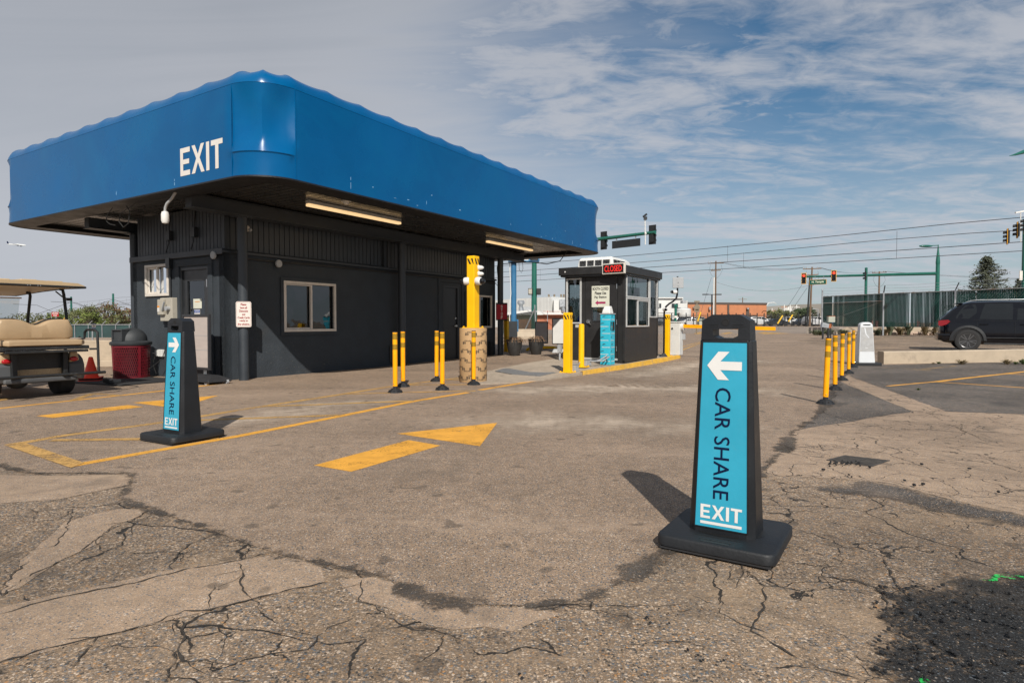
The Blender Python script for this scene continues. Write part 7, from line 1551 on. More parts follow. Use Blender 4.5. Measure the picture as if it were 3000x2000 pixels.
def lamp_post(u, vb, vt, d, lb, m='signal_black', arm=1.2, r=.1, two=True):
    q = D(u, vb, d); zt_ = D(u, vt, d).z; o = T('lamp_post', lb, 'lamp post', (q.x, q.y, .3)); b = MB(); b.cyl((0, 0, 0), (0, 0, zt_ - .3), r*1.3, r, n=8); b.build('post', m, o); b = MB()
    for sx_ in ((-1, 1) if two else (-1,)): b.bar((0, 0, zt_ - .35), (sx_*arm, 0, zt_ - .3), .12, .1); b.box(min(sx_*arm*.5, sx_*arm*1.2), max(sx_*arm*.5, sx_*arm*1.2), -.2, .2, zt_ - .4, zt_ - .25)
    b.build('lamp_head', m, o); return o
lamp_post(2085, 940, 862, 95, 'thin black double headed lamp post before the brick building')
lamp_post(2396, 945, 905, 150, 'pale curved lamp post before the grey warehouse', 'galv', 1.2, .1, False)
for k, (u, vb, vt, d, lb) in enumerate(((2041, 945, 881, 45, 'back of a round sign and small plate on a post before the brick building'),)):
    q = D(u, vb, d); zt_ = D(u, vt, d).z; o = T('sign_post', lb, 'sign', (q.x, q.y, .2)); mat('sign_back', (.20, .16, .11), .6); L_ = lambda v: D(u, v, d).z - .2
    b = MB(); b.cyl((0, 0, 0), (0, 0, zt_ - .2), .05, n=8); b.build('post', 'sign_back', o); b = MB(); b.cyl((0, -.05, L_(900)), (0, -.02, L_(900)), .22, n=20); b.build('round_sign', 'sign_back', o); b = MB(); b.box(-.18, .18, -.05, -.02, L_(914), L_(906)); b.box(-.2, .2, -.05, -.02, L_(885), L_(881)); b.build('small_plate', 'sign_back', o)
q = D(1979, 945, 48); o = T('street_sign', 'green post with small white and green plate behind the gate cabinet', 'sign', (q.x, q.y, .2)); L_ = lambda v: D(1979, v, 48).z - .2; b = MB(); b.cyl((0, 0, 0), (0, 0, L_(891)), .10, n=10); b.build('post', 'pole_green', o); b = MB(); b.box(-.12, .12, -.14, -.11, L_(931), L_(925)); b.build('plate', 'sign_white', o); b = MB(); b.box(-.14, .14, -.14, -.11, L_(898), L_(892)); b.build('green_plate', 'sign_green', o)

# ---------------------------------------------------------------- far buildings
mat('brick_orange', (.45, .18, .085), .8, var=.08, vs=.6, bump=.2, bs=3); mat('brick_red', (.36, .13, .07), .8, var=.15, vs=1); mat('metal_white', (.60, .60, .58), .5, var=.05, vs=.3); mat('warehouse_grey', (.26, .245, .22), .7, var=.05, vs=.2); mat('roof_dark', (.08, .06, .05), .8); mat('far_glass', (.03, .035, .04), .15); mat('concrete_far', (.38, .34, .29), .8, var=.1)
def bbox(b, u0, v0, u1, v1, d, dep=12., zb=-1.):
    a, c_ = D(u0, v0, d), D(u1, v1, d); b.box(a.x, c_.x, d, d + dep, min(a.z, c_.z) if zb is None else zb, max(a.z, c_.z))
q = D(2130, 940, 172); o = T('brick_building', 'long flat orange brick building across the street', 'building', (q.x, q.y, 0)); OO = (q.x, q.y, 0)
b = MB(OO); a, c_ = D(2015, 885, 172), D(2246, 888, 178)
ZT = a.z - .6
b.loft([[(a.x, 172, z), (c_.x, 178, z), (c_.x + 8, 200, z), (a.x, 200, z)] for z in (-.5, ZT)]); b.build('wall', 'brick_orange', o)
b = MB(OO); b.loft([[(a.x-.1, 171.9, z), (c_.x+.1, 177.9, z), (c_.x + 8, 200, z), (a.x, 200, z)] for z in (ZT + .01, ZT + .6)]); b.build('roof_edge', 'roof_dark', o)
yw = lambda x: 172 + (x - a.x) / (c_.x - a.x) * 6 - .02
for (u, w_) in ((2135, .5), (2198, .9)): b = MB(OO); x = D(u, 900, 174.5).x; b.box(x - w_/2, x + w_/2, yw(x) - .25, yw(x), 0, ZT - (.1 if w_ < .6 else .9)); b.build('pilaster', 'roof_dark', o)
for (u, v, w_, h_) in ((2030, 901, .5, .4), (2080, 903, .5, .8), (2202, 903, .4, .4)): b = MB(OO); p_ = D(u, v, 173); b.box(p_.x - w_/2, p_.x + w_/2, yw(p_.x) - .9, yw(p_.x) - .02, p_.z - h_/2, p_.z + h_/2); b.build('wall_box', 'galv', o)
b = MB(OO); p_ = D(2185, 945, 175); b.box(p_.x, p_.x + 3.5, yw(p_.x)-.2, yw(p_.x) - .01, 0, 3.2); b.build('side_door', 'roof_dark', o)
b = MB(OO); p_ = D(2247, 889, 176); b.tube([p_ + Vector((-.5, -1, -.6)), p_ + Vector((0, -1, .1)), p_ + Vector((1.5, -1, .3)), p_ + Vector((2.2, -1, -.1))], .10, 6); b.build('floodlight', 'white_plastic', o)
q = D(1975, 940, 150); o = T('white_building', 'white two storey building left of the brick one, small dark windows', 'building', (q.x, q.y, 0)); OO = (q.x, q.y, 0)
b = MB(OO); bbox(b, 1915, 872, 2001, 880, 150); b.build('wall', 'metal_white', o)
b = MB(OO); bbox(b, 2001, 880, 2014, 884, 150.5, 8); b.build('annex', 'metal_white', o)
for (u0_, u1_) in ((1922, 1937), (1968, 1986)): b = MB(OO); A_, B_ = D(u0_, 889, 149.9), D(u1_, 901, 149.9); b.box(A_.x, B_.x, 149.8, 149.99, B_.z, A_.z); w_ = b.build('window', 'far_glass', o); b = MB(OO); b.box((A_.x + B_.x)/2 - .08, (A_.x + B_.x)/2 + .08, 149.7, 149.79, B_.z, A_.z); b.build('mullion', 'metal_white', w_)
b = MB(OO); bbox(b, 1912, 871, 2002, 873.5, 149.4, 12, zb=None); b.build('roof_edge', 'white_plastic', o)
b = MB(OO); bbox(b, 2000, 880, 2012, 888, 146, 2, zb=None); b.build('roof_unit', 'grey_box', o)
b = MB(OO); bbox(b, 1925, 914, 1995, 916, 140, 8, zb=None); b.build('porch_roof', 'metal_white', o)
q = D(2004, 945, 146); zt_ = D(2004, 903, 142).z; o = T('storage_tank', 'big white cylindrical storage tank before the brick building', 'tank', (q.x, 142, 0)); R = (D(2024, 900, 142).x - D(1984, 900, 142).x) / 2; cx0 = D(2004, 900, 142).x - q.x
b = MB(); b.lathe([(R, 0), (R, zt_*.93), (R*.9, zt_*.98), (R*.4, zt_ * 1.03), (.01, zt_*1.04)], (cx0, 0, 0), n=28, cap=True); [b.lathe([(R, z_), (R+.06, z_+.05), (R, z_+.1)], (cx0, 0, 0), n=28, cap=False) for z_ in (.8, 1.6, 2.4)]; b.build('shell', 'metal_white', o, smooth=30)
q = D(1570, 940, 95); o = T('white_warehouse', 'ribbed white metal building seen between the dark building and the booth', 'building', (q.x, q.y, 0)); OO = (q.x, q.y, 0)
b = MB(OO); A_, B_, C_ = D(1440, 884, 95), D(1615, 869, 84), D(1700, 869, 92)
b.loft([[(A_.x, 95, z), (B_.x, 84, z), (C_.x, 90, z), (C_.x, 110, z), (A_.x, 110, z)] for z in (-1, 0)] + [[(A_.x, 95, B_.z*.98), (B_.x, 84, B_.z), (C_.x, 90, B_.z), (C_.x, 110, B_.z), (A_.x, 110, B_.z)]]); b.build('wall', 'metal_white', o)
b = MB(OO); n_ = 46
for k in range(n_): t_ = k / n_; p_ = Vector((A_.x, 95, 0)).lerp(Vector((B_.x, 84, 0)), t_); b.bar((p_.x, p_.y - .04, 0), (p_.x, p_.y - .04, B_.z*.98), .08, .05)
b.build('rib', 'metal_white', o)
b = MB(OO); p_ = D(1645, 880, 85); b.box(p_.x - 1.2, p_.x + 3, 83, 87, 0, p_.z); b.build('lean_to', 'metal_white', o)
b = MB(OO); p_ = D(1648, 888, 82.8); b.box(p_.x - .4, p_.x + .5, 82.5, 82.95, p_.z - .5, p_.z + .5); b.tube([(p_.x, 82.6, p_.z - .4), (p_.x + .2, 82.6, p_.z - 1.4), (p_.x + .9, 82.6, p_.z - 2.0)], .2, 8); b.build('duct', 'galv', o)
b = MB(OO)
for u in (1608, 1624, 1644, 1652): p_ = D(u, 866, 90); b.cyl((p_.x, 90, B_.z - .1), (p_.x, 90, p_.z + .2), .14, n=8)
b.build('vent_pipe', 'sign_back', o)
q = D(1560, 930, 70); o = T('low_building', 'low white roofed brick shed before the white warehouse', 'building', (q.x, q.y, 0)); OO = (q.x, q.y, 0)
b = MB(OO); bbox(b, 1470, 922, 1670, 926, 70, 5); b.build('wall', 'brick_red', o); b = MB(OO); A_, B_ = D(1465, 909, 69.5), D(1675, 922, 69.5); zm = D(1560, 908, 69.5).z; b.loft([[(A_.x, y, B_.z), (B_.x, y, B_.z), (D(1620, 915, 69.5).x, y, D(1620, 915, 69.5).z), (D(1550, 908, 69.5).x, y, zm), (A_.x, y, D(1465, 917, 69.5).z)] for y in (69.4, 76)]); b.build('roof', 'metal_white', o)
b = MB(OO); bbox(b, 1531, 898, 1558, 909, 72, 3, zb=None); b.build('roof_unit', 'grey_box', o); b = MB(OO); p_ = D(1526, 909, 71); b.lathe([(.28, 0), (.28, .45), (.22, .5), (.3, .75), (.44, .85), (.44, 1.1), (.3, 1.25)], (p_.x, 71, p_.z - .1), n=12); b.build('roof_vent', 'galv', o, smooth=True)
b = MB(OO); A_ = D(1590, 922, 66); [b.tube([(A_.x + k*.0, 66, A_.z + z_), (A_.x + 5, 66, A_.z + z_)], .03, 4) for k in (0,) for z_ in (0, .35)]; b.build('pipe', 'rust', o)
q = D(1604, 945, 55); o = T('small_sign', 'small red and white plate on a thin post before the white warehouse', 'sign', (q.x, q.y, .2)); L_ = lambda v: D(1604, v, 55).z - .2; b = MB(); b.cyl((0, 0, 0), (0, 0, L_(912)), .03, n=6); b.build('post', 'galv', o); b = MB(); b.box(-.10, .10, -.05, -.02, L_(915), L_(909)); b.mi = 1; b.box(-.06, .06, -.055, -.0501, L_(914), L_(910.5)); b.build('plate', ['sign_white', 'red_print'], o)
q = D(2400, 930, 320); o = T('grey_warehouse', 'long low grey warehouse on the horizon right of the brick building', 'building', (q.x, q.y, 0)); OO = (q.x, q.y, 0); b = MB(OO); A_, B_, C_ = D(2235, 899, 330), D(2330, 892, 325), D(2600, 884, 300)
b.loft([[(A_.x, 330, z0), (B_.x, 325, z0), (C_.x, 300, z0), (C_.x, 380, z0), (A_.x, 380, z0)] for z0 in (-1,)] + [[(A_.x, 330, A_.z), (B_.x, 325, B_.z), (C_.x, 300, C_.z), (C_.x, 380, C_.z), (A_.x, 380, A_.z)]]); b.build('wall', 'warehouse_grey', o)
b = MB(OO); A_, C_ = D(2235, 928, 250), D(2480, 927, 250); b.box(A_.x, C_.x, 250, 262, 0, A_.z); b.build('loading_dock', 'concrete_far', o)
q = D(2310, 908, 240); o = T('satellite_dish', 'white satellite dish standing before the grey warehouse', 'dish', (q.x, q.y, 0)); b = MB(); zc = D(2309, 909, 240).z; b.lathe([(.01, 0), (.7, .1), (1.1, .25), (1.35, .5)], (0, 0, zc), (-.25, -.95, .35), 24, cap=False); b.build('dish', 'white_plastic', o, smooth=True); b = MB(); b.cyl((0, 0, 0), (0, 0, zc), .3); b.build('mount', 'galv', o)
for k, (u, vt, d, lb) in enumerate(((2261, 903, 200, 'leftmost thin white floodlight post near the warehouse'), (2297, 893, 230, 'thin white antenna mast left of the satellite dish'), (2314, 893, 230, 'thin white antenna mast right of the satellite dish'), (2333, 893, 230, 'white mast before the dark green bushes'))):
    q = D(u, 940, d); o = T('antenna_mast', lb, 'mast', (q.x, q.y, 0)); b = MB(); b.cyl((0, 0, 0), (0, 0, D(u, vt, d).z), .22, n=6); b.build('post', 'white_plastic', o); b = MB(); b.box(-1.2, 1.2, -.1, .1, D(u, vt+6, d).z - .2, D(u, vt+6, d).z); b.build('crossbar', 'brick_orange' if k < 2 else 'white_plastic', o)
# black picket fence before the parked cars
q = D(2150, 940, 112); o = T('picket_fence', 'long black open metal fence in front of the parked cars', 'fence', (q.x, q.y, .38)); A_, B_ = D(1925, 920, 108), D(2400, 931, 112)
h_ = 2.15; b = MB(); nP = 52
for z_ in (.25, h_ - .35): b.bar((A_.x - q.x, A_.y - q.y, z_), (B_.x - q.x, B_.y - q.y, z_), .05)
b.build('rail', 'signal_black', o)
for k in range(24): t_ = k / 23; b = MB(); p_ = A_.lerp(B_, t_) - Vector((q.x, q.y, 0)); b.box(p_.x - .07, p_.x + .07, p_.y - .07, p_.y + .07, 0, h_ + .25); b.build('post', 'signal_black', o)
b = MB()
for k in range(300): p_ = A_.lerp(B_, (k + .5)/300) - Vector((q.x, q.y, 0)); b.box(p_.x - .010, p_.x + .010, p_.y - .01, p_.y + .01, .1, h_)
b.build('pickets', 'signal_black', o)
b = MB(); q = D(2068, 942, 100); b.box(q.x - 1.1, q.x + 1.1, 100, 101.5, .2, D(2068, 934, 100).z); o = b.build('electrical_cabinet', 'box_green', None, bevel=.05); tag(o, 'grey green utility cabinet before the parked cars', 'cabinet')
# parked cars far across the street
mat('car_white', (.62, .62, .62), .3, coat=.5); mat('car_silver', (.38, .40, .42), .3, metal=.3, coat=.4); mat('car_dark', (.03, .035, .045), .25, coat=.5); mat('car_blue', (.03, .07, .15), .25, coat=.5); mat('car_redd', (.25, .03, .03), .3, coat=.5)
def far_car(u, d, m, lb, kind=0, rot=0., dz=0):
    q = D(u, 945, d); o = T('parked_car', lb, 'car', (q.x, q.y, gz(q.x, q.y) + dz), rot, 'cars parked across the street')
    if kind == 0: L_, pr, wn = 4.6, [(-2.3, .3), (-2.3, .75), (-2.15, .92), (-1.5, .98), (-.85, 1.40), (.45, 1.42), (1.15, 1.0), (2.05, .86), (2.3, .6), (2.3, .3)], [[(-1.3, 1.0), (-.8, 1.34), (-.2, 1.36), (-.2, 1.0)], [(-.12, 1.0), (-.12, 1.36), (.4, 1.36), (.95, 1.02)]]
    elif kind == 1: L_, pr, wn = 4.9, [(-2.4, .35), (-2.4, 1.0), (-2.25, 1.55), (-1.9, 1.75), (.4, 1.78), (1.2, 1.15), (2.2, 1.0), (2.4, .7), (2.4, .35)], [[(-2.1, 1.15), (-1.9, 1.62), (-1.2, 1.66), (-1.2, 1.15)], [(-1.1, 1.15), (-1.1, 1.66), (-.2, 1.67), (-.2, 1.15)], [(-.1, 1.15), (-.1, 1.67), (.35, 1.68), (.95, 1.18)]]
    else: L_, pr, wn = 5.6, [(-2.8, .45), (-2.8, 1.1), (-.75, 1.12), (-.7, 1.75), (.5, 1.8), (1.2, 1.2), (2.6, 1.1), (2.8, .8), (2.8, .45)], [[(-.6, 1.2), (-.55, 1.65), (0, 1.68), (0, 1.2)], [(.08, 1.2), (.08, 1.68), (.45, 1.7), (.98, 1.22)]]
    b = MB(); c = [(x, z) for x, z in pr]; b.loft([[(x, y * (1 if z < 1.05 else .8), z) for x, z in c] for y in (-.88, -.86, .86, .88)]); b.build('body', m, o, bevel=.05)
    for w in wn: b = MB(); b.poly([(x, -.755 if 1 else 0, z) for x, z in w]); b.poly([(x, -.9 * (1 - .16 * (z > 1.1)) - .0, z) for x, z in w]); b.build('window', 'car_glass', o)
    for x in (-L_*.30, L_*.31): b = MB(); b.cyl((x, -.92, .33), (x, -.7, .33), .33, n=14); b.build('wheel', 'tyre', o, smooth=True)
    return o
CARS = [(1953, 122, 'car_dark', 1, 'dark suv between the booth and the gate pole'), (1990, 126, 'car_dark', 0, 'dark car left before the white tank'), (2012, 121, 'car_dark', 1, 'dark suv before the white tank'), (2026, 116, 'car_white', 0, 'white sedan right behind the gate arm'), (2052, 124, 'car_silver', 1, 'silver suv beside the green cabinet'), (2228, 118, 'car_white', 1, 'big white suv right of the near sign'), (2256, 122, 'car_silver', 0, 'silver sedan behind the yellow guy guard'),
    (2275, 117, 'car_dark', 0, 'dark sedan between white suv and white pickup'), (2308, 118, 'car_white', 2, 'white pickup truck behind the black fence'), (2340, 122, 'car_silver', 0, 'silver sedan right of the white pickup'), (2354, 117, 'car_dark', 0, 'dark sedan beside the farther utility pole'), (2391, 114, 'car_white', 1, 'white suv left of the slatted gate post'), (2405, 118, 'car_blue', 1, 'blue suv half hidden by the slatted gate post'), (2368, 124, 'car_redd', 0, 'dull red car behind the utility pole')]
for k, (u, d, m, kd, lb) in enumerate(CARS): far_car(u, d, m, lb, kd, (0, pi)[k % 2] * 0 + (.06 if k % 3 else -.1), 0)

# ---------------------------------------------------------------- trees
def leafmat(nm, c, v=.35): return mat(nm, c, .7, var=v, vs=.8, dirt=[x*.55 for x in c], dirts=.5, dirta=.5)
leafmat('leaf_spring', (.15, .19, .035)); leafmat('leaf_olive', (.13, .14, .05)); leafmat('leaf_brown', (.16, .085, .035)); leafmat('needle', (.075, .085, .050)); leafmat('leaf_dark', (.05, .075, .03)); mat('bark', (.09, .065, .045), .9, var=.3)
def tree(u, vb, vt, d, w, m, lb, seed=0, dens=1100, trunk=.16, conifer=False, zb=-.3, leaf=.16, nm='tree', m2=None):
    q = D(u, vb, d); zt_ = D(u, vt, d).z; H_ = zt_ - zb; R = random.Random(seed); o = T(nm, lb, 'tree', (q.x, q.y, zb))
    b = MB(); b.tube([(0, 0, 0), (.05*w, 0, H_*.35), (-.03*w, 0, H_*.7), (0, 0, H_*.95)], [trunk, trunk*.75, trunk*.4, .03], 8); cl = []
    if conifer:
        n_ = 130
        for k in range(n_):
            t = (k / n_); z = H_ * (.10 + .88 * t); a = k * 2.4 + R.random()*.6; L_ = w * (1.02 - t) ** .75 * R.uniform(.55, 1.0) * (1 + .28 * sin(3 * a + 5 * t) * (1 if t < .85 else 0)); tip = Vector((cos(a)*L_, sin(a)*L_, z + L_*.12 - .1)); b.tube([(0, 0, z), tip], [.05*(1.1-t), .015], 4)
            for j in range(5): cl.append((Vector((0, 0, z)).lerp(tip, .30 + .17*j), .17*w*(1.15 - t*.75) * R.uniform(.6, 1.1)))
        cl.append((Vector((0, 0, H_*.98)), .12*w))
    else:
        n_ = 26
        for k in range(n_):
            a = R.random()*6.28; t = R.random(); z = H_ * (.35 + .62 * t); L_ = w * sqrt(max(.05, 1 - abs(t - .38)**1.6 * 1.6)) * R.uniform(.35, 1.0); tip = Vector((cos(a)*L_, sin(a)*L_, z)); b.tube([(0, 0, H_*R.uniform(.2, .45)), Vector((cos(a)*L_*.5, sin(a)*L_*.5, z*.8)), tip], [trunk*.5, trunk*.28, .02], 5); cl.append((tip, w * R.uniform(.10, .26))); cl.append((tip*.72 + Vector((0, 0, z*.25)), w * R.uniform(.14, .26)))
    b.build('trunk', 'bark', o)
    b = MB(); per = max(4, int(dens / len(cl)))
    for c, r in cl:
        if m2: b.mi = 1 if R.random() < .4 else 0
        for _ in range(per):
            p = c + Vector((R.gauss(0, .5), R.gauss(0, .5), R.gauss(0, .38 if not conifer else .25))) * r; s_ = leaf * R.uniform(.6, 1.4); x = Vector((R.gauss(0, 1), R.gauss(0, 1), R.gauss(0, .7))).normalized(); y = x.orthogonal().normalized()
            b.poly([p - x*s_ - y*s_*.5, p + x*s_ - y*s_*.4, p + x*s_*.6 + y*s_*.6, p - x*s_*.5 + y*s_*.5])
    b.build('crown', [m, m2] if m2 else m, o); return o
tree(2887, 950, 746, 66, 3.7, 'needle', 'dense dark spruce rising behind the fence and the black car', 3, 10500, .22, True, .3, .085, 'spruce_tree')
tree(2982, 950, 812, 60, 1.6, 'needle', 'small dark evergreen just left of the right edge post', 5, 2600, .15, True, .3, .09, 'evergreen_tree')
tree(243, 955, 896, 70, 2.4, 'leaf_olive', 'thin olive tree right behind the WRONG WAY sign', 11, 1870, .12, False, -.6, 0.070)
tree(222, 955, 905, 78, 2.6, 'leaf_spring', 'light green bushy tree just right of the golf cart post', 12, 2210, .12, False, -.6, 0.077); 
tree(262, 955, 915, 66, 1.9, 'leaf_spring', 'yellow green tree between the rail masts', 13, 1530, .1, False, -.6, 0.070)
tree(308, 955, 891, 74, 3.6, 'leaf_olive', 'bigger olive and brown tree beside the right rail mast', 14, 3400, .2, False, -.6, 0.084, 'tree', 'leaf_brown')
tree(346, 955, 918, 80, 1.6, 'leaf_olive', 'small olive tree right of the rail mast', 15, 900, .1, False, -.6, .10); tree(378, 955, 929, 80, 1.0, 'leaf_spring', 'smallest tree, against the building corner at left', 16, 500, .08, False, -.6, .10)
tree(85, 955, 920, 74, 2.6, 'leaf_olive', 'tree seen between the golf cart roof posts', 17, 1530, .12, False, -.6, 0.077); tree(125, 955, 926, 76, 2.0, 'leaf_olive', 'low tree right of the front golf cart post', 18, 1020, .12, False, -.6, 0.077)
tree(168, 955, 918, 76, 1.5, 'leaf_spring', 'low light green tree below the WRONG WAY sign', 19, 1190, .12, False, -.6, 0.077)
tree(2256, 945, 910, 180, 3.0, 'leaf_olive', 'sparse bush at the right end of the brick building', 21, 1300, .2, False, .3, .22); tree(2290, 945, 911, 185, 4.4, 'leaf_olive', 'wide sparse olive bush below the satellite dish', 22, 2200, .2, False, .3, .24)
tree(2345, 945, 905, 210, 3.5, 'leaf_dark', 'dark green bush left of the farther utility pole', 23, 1500, .2, False, .3, .3); tree(2362, 945, 902, 212, 3.8, 'leaf_dark', 'dark green bush touching the farther utility pole', 24, 1500, .2, False, .3, .3); tree(2388, 945, 913, 180, 1.2, 'leaf_dark', 'tiny tree between pole and slatted gate', 25, 400, .15, False, .3, .2)

# ---------------------------------------------------------------- left: concrete wall, slope, screened fence, signs
mat('screen_green', (.022, .055, .055), .7, var=.2, vs=.6)
b = MB(); b.loft([[(x, 15.6, -.6), (x, 15.6, z1), (x, 15.85, z1), (x, 15.85, -.6)] for x, z1 in ((-30, .60), (-9.2, .60))]); b.box(-30, -9.2, 15.45, 15.599, -.6, .10)
o = b.build('concrete_wall', 'curb_concrete', None, bevel=.02); tag(o, 'pale concrete wall behind the golf cart and cone', 'wall')
V = []; F = []; xs_ = [-110, -60, -30, -9.2]; ys_ = [15.8, 25, 45, 62, 100]; zs_ = [.55, .42, -.05, -.45, -.6]
for j, y in enumerate(ys_):
    for i, x in enumerate(xs_): V.append((x if j < 2 or i < 3 else -9.2 - (y - 25) * .15, y, zs_[j] if j < 4 else -.6))
for j in range(len(ys_)-1):
    for i in range(3): F.append((j*4+i, j*4+i+1, (j+1)*4+i+1, (j+1)*4+i))
me = bpy.data.meshes.new('slope'); me.from_pydata(V, [], F); me.materials.append(MATS['earth']); o = bpy.data.objects.new('slope', me); COL.objects.link(o); tag(o, 'brown sloping ground behind the left concrete wall', None, kind='structure')
FY = 54.; xa, xb = D(-260, 950, FY).x, D(420, 950, FY).x; zb_, zt_ = -.32, D(300, 951, FY).z
o = T('screened_fence', 'dark green screened chain link fence beyond the slope at left', 'fence', (xa, FY, zb_)); b = MB(); b.box(0, xb - xa, 0, .04, .05, zt_ - zb_); b.build('screen', 'screen_green', o)
b = MB(); b.tube([(0, -.05, zt_ - zb_), (xb - xa, -.05, zt_ - zb_)], .04, 6); b.build('rail', 'galv', o)
n_ = 18
for k in range(n_): x = (xb - xa) * k / (n_-1); b = MB(); b.tube([(x, -.06, 0), (x, -.06, zt_ - zb_), (x + .35, -.06, zt_ - zb_ + .33)], .035, 6); b.build('post', 'galv', o)
mat('red_sign', (.38, .012, .015), .5); mat('sign_amber', (.80, .36, .01), .5)
q = D(163, 945, 56); o = T('wrong_way_sign', 'red WRONG WAY sign on thin posts above the left fence', 'sign', (q.x, q.y, -.5)); L_ = lambda v: D(163, v, 56).z + .5; hw_ = (D(173.5, 900, 56).x - D(153, 900, 56).x) / 2
b = MB(); b.box(-hw_, hw_, -.04, 0, L_(927), L_(914)); b.build('plate', 'red_sign', o); b = MB(); b.text('WRONG', (0, -.05, (L_(914) + L_(920))/2 - .02), (1, 0, 0), (0, 0, 1), hw_*1.7, .15, offset=.03); b.text('WAY', (0, -.05, (L_(921) + L_(927))/2 + .0), (1, 0, 0), (0, 0, 1), hw_*1.1, .15, offset=.03); b.build('lettering', 'sign_white', o)
for x in (-hw_ - .05, 0.05): b = MB(); b.cyl((x, 0, 0), (x, 0, L_(915) if x < 0 else L_(914)), .035, n=6); b.build('post', 'galv', o)
q = D(191, 945, 52); o = T('warning_sign', 'yellow diamond crossroads sign over a small white plate', 'sign', (q.x, q.y, -.4)); L_ = lambda v: D(191, v, 52).z + .4; r = .17 * 1.0
zc = L_(934.7); r = (L_(930) - L_(939.5)) / 2; b = MB(); b.prism([(0, zc + r), (r, zc), (0, zc - r), (-r, zc)], 'y', -.02, 0); b.build('plate', 'sign_amber', o); b = MB(); b.box(-.025, .025, -.03, -.021, zc - r*.6, zc + r*.6); b.box(-r*.6, -.026, -.03, -.021, zc-.02, zc+.02); b.box(.026, r*.6, -.03, -.021, zc-.02, zc+.02); b.build('symbol', 'dark_print', o)
b = MB(); b.cyl((0, 0, 0), (0, 0, zc), .025, n=6); b.build('post', 'galv', o); b = MB(); b.box(-.07, .07, -.03, -.005, L_(944), L_(940)); b.build('small_plate', 'sign_white', o)
q = D(263, 998, 15.7); o = T('number_sign', 'small white sign with a number 3 above the concrete wall', 'sign', (q.x, q.y + .1, .3)); L_ = lambda v: D(263, v, 15.7).z - .3
b = MB(); b.cyl((0, 0, 0), (.01, 0, L_(948)), .018, n=8); b.build('post', 'galv', o); b = MB(); x0, x1 = .01, .11; b.box(x0, x1, -.025, -.015, L_(961.5), L_(947.5)); b.mi = 1; b.box(x0, x1, -.028, -.0251, L_(949), L_(947.5)); b.box(x0, x1, -.028, -.0251, L_(961.5), L_(960)); b.build('plate', ['sign_white', 'blue_print'], o); b = MB(); b.text('3', (.06, -.027, (L_(950) + L_(959))/2), (1, 0, 0), (0, 0, 1), .036, .058, offset=.02); b.build('lettering', 'dark_print', o)
for k, (u, vt, d, lb) in enumerate(((243, 912, 90, 'thin lamp post left of the brownish tree'), (271, 916, 88, 'short thin post before the brownish tree'), (351, 899, 90, 'taller thin post right of the right rail mast'), (380, 918, 90, 'thin post near the building corner at left'), (385, 906, 92, 'thin tall post closest to the building corner at left'), (141, 915, 95, 'grey utility pole left of the WRONG WAY sign'))):
    q = D(u, 950, d); o = T('lamp_post', lb, 'lamp post', (q.x, q.y, -.5)); b = MB(); zt2_ = D(u, vt, d).z; b.cyl((0, 0, 0), (0, 0, zt2_ + .5), .10, n=6); b.build('post', 'dark_metal', o); b = MB(); b.box(-.1, .7, -.1, .1, zt2_ + .42, zt2_ + .5); b.build('lamp_head', 'dark_metal', o)
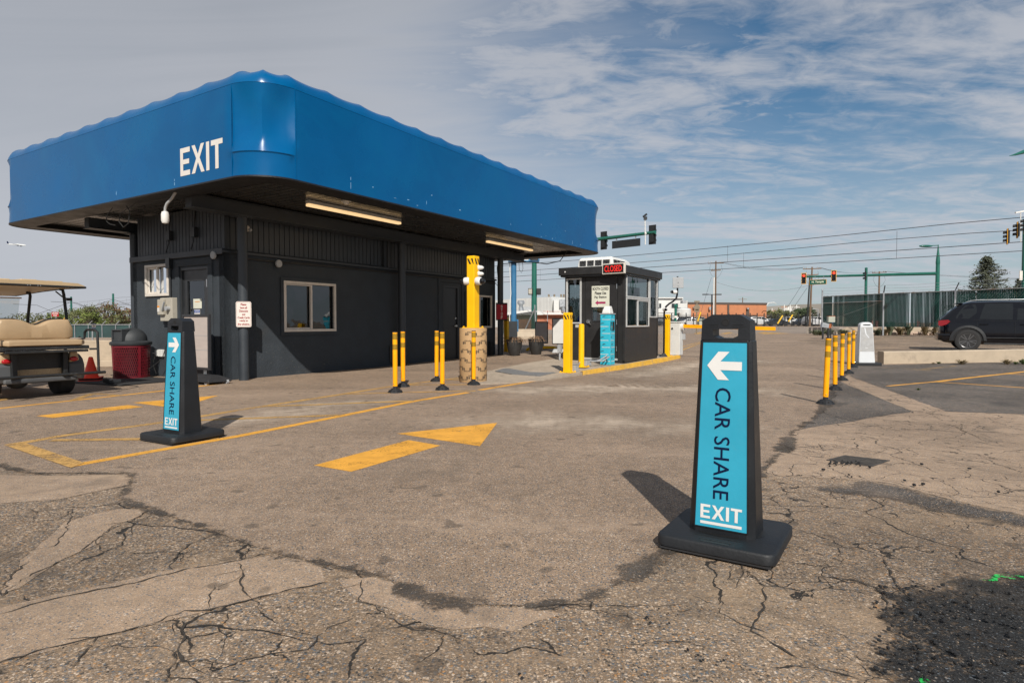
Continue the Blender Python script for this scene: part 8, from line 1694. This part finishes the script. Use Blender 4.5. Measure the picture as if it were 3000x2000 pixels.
# concrete barrier and leaning mesh fence behind the planters
q = G(1540, 994); o = T('concrete_barrier', 'pale concrete road barrier behind the blue pylon post', 'barrier', (q.x, q.y, q.z), .35); b = MB(); b.prism([(-.3, 0), (-.3, .18), (-.12, .4), (-.09, .55), (.09, .55), (.12, .4), (.3, .18), (.3, 0)], 'x', -.75, .9); b.build('block', 'curb_concrete', o, bevel=.03)
mat('mesh_green', (.04, .10, .06), .6, alpha=.6, var=.2); P0, P1 = D(1468, 975, 42), D(1572, 985, 33)
o = T('mesh_fence', 'green meshed chain link fence with steel braces behind the pylon', 'fence', (P0.x, P0.y, 0)); z0, z1_ = D(1470, 926, 42).z, D(1568, 912, 33).z; L0 = lambda p: Vector(p) - Vector((P0.x, P0.y, 0))
b = MB(); b.loft([[L0((P0.x, P0.y, .3)), L0((P1.x, P1.y, .2)), L0((P1.x, P1.y + .02, .2)), L0((P0.x, P0.y + .02, .3))], [L0((P0.x, P0.y, z0)), L0((P1.x, P1.y, z1_)), L0((P1.x, P1.y + .02, z1_)), L0((P0.x, P0.y + .02, z0))]]); b.build('mesh', 'mesh_green', o)
b = MB(); [b.tube([L0(a_), L0(c_)], .035, 6) for a_, c_ in (((P0.x, P0.y, z0), (P1.x, P1.y, z1_)), ((P1.x, P1.y, 0), (P1.x - .1, P1.y, D(1567, 893, 33).z)), (D(1536, 973, 33.5), D(1567, 903, 32.9)))]; b.build('rail', 'galv', o)
# airliner far off
q = D(53, 717, 1500); o = T('airplane', 'tiny white airliner climbing in the grey sky at left', 'airplane', q, radians(8)); b = MB(); b.tube([(-24, 0, 1.5), (-18, 0, .5), (0, 0, 0), (14, 0, -1), (18, 0, -1.6)], [.4, 1.6, 2.2, 2.0, .4], 10); b.build('fuselage', 'metal_white', o, smooth=True)
b = MB(); b.loft([[(-2, 0, -1), (4, 0, -1), (4, 0, -.6), (-2, 0, -.6)], [(-5, -16, .4), (-3, -16, .4), (-3, -16, .6), (-5, -16, .6)]]); b.loft([[(-2, 0, -1), (4, 0, -1), (4, 0, -.6), (-2, 0, -.6)], [(-5, 16, .4), (-3, 16, .4), (-3, 16, .6), (-5, 16, .6)]]); b.build('wing', 'metal_white', o)
b = MB(); b.prism([(-24, 2), (-20, 1.5), (-22.5, 8), (-25, 8)], 'y', -.3, .3); b.build('tail_fin', 'navy', o); b = MB(); b.cyl((1, -6, -2.4), (5, -6, -2.4), 1.1); b.cyl((1, 6, -2.4), (5, 6, -2.4), 1.1); b.build('engine', 'car_dark', o)
bpy.context.view_layer.update()
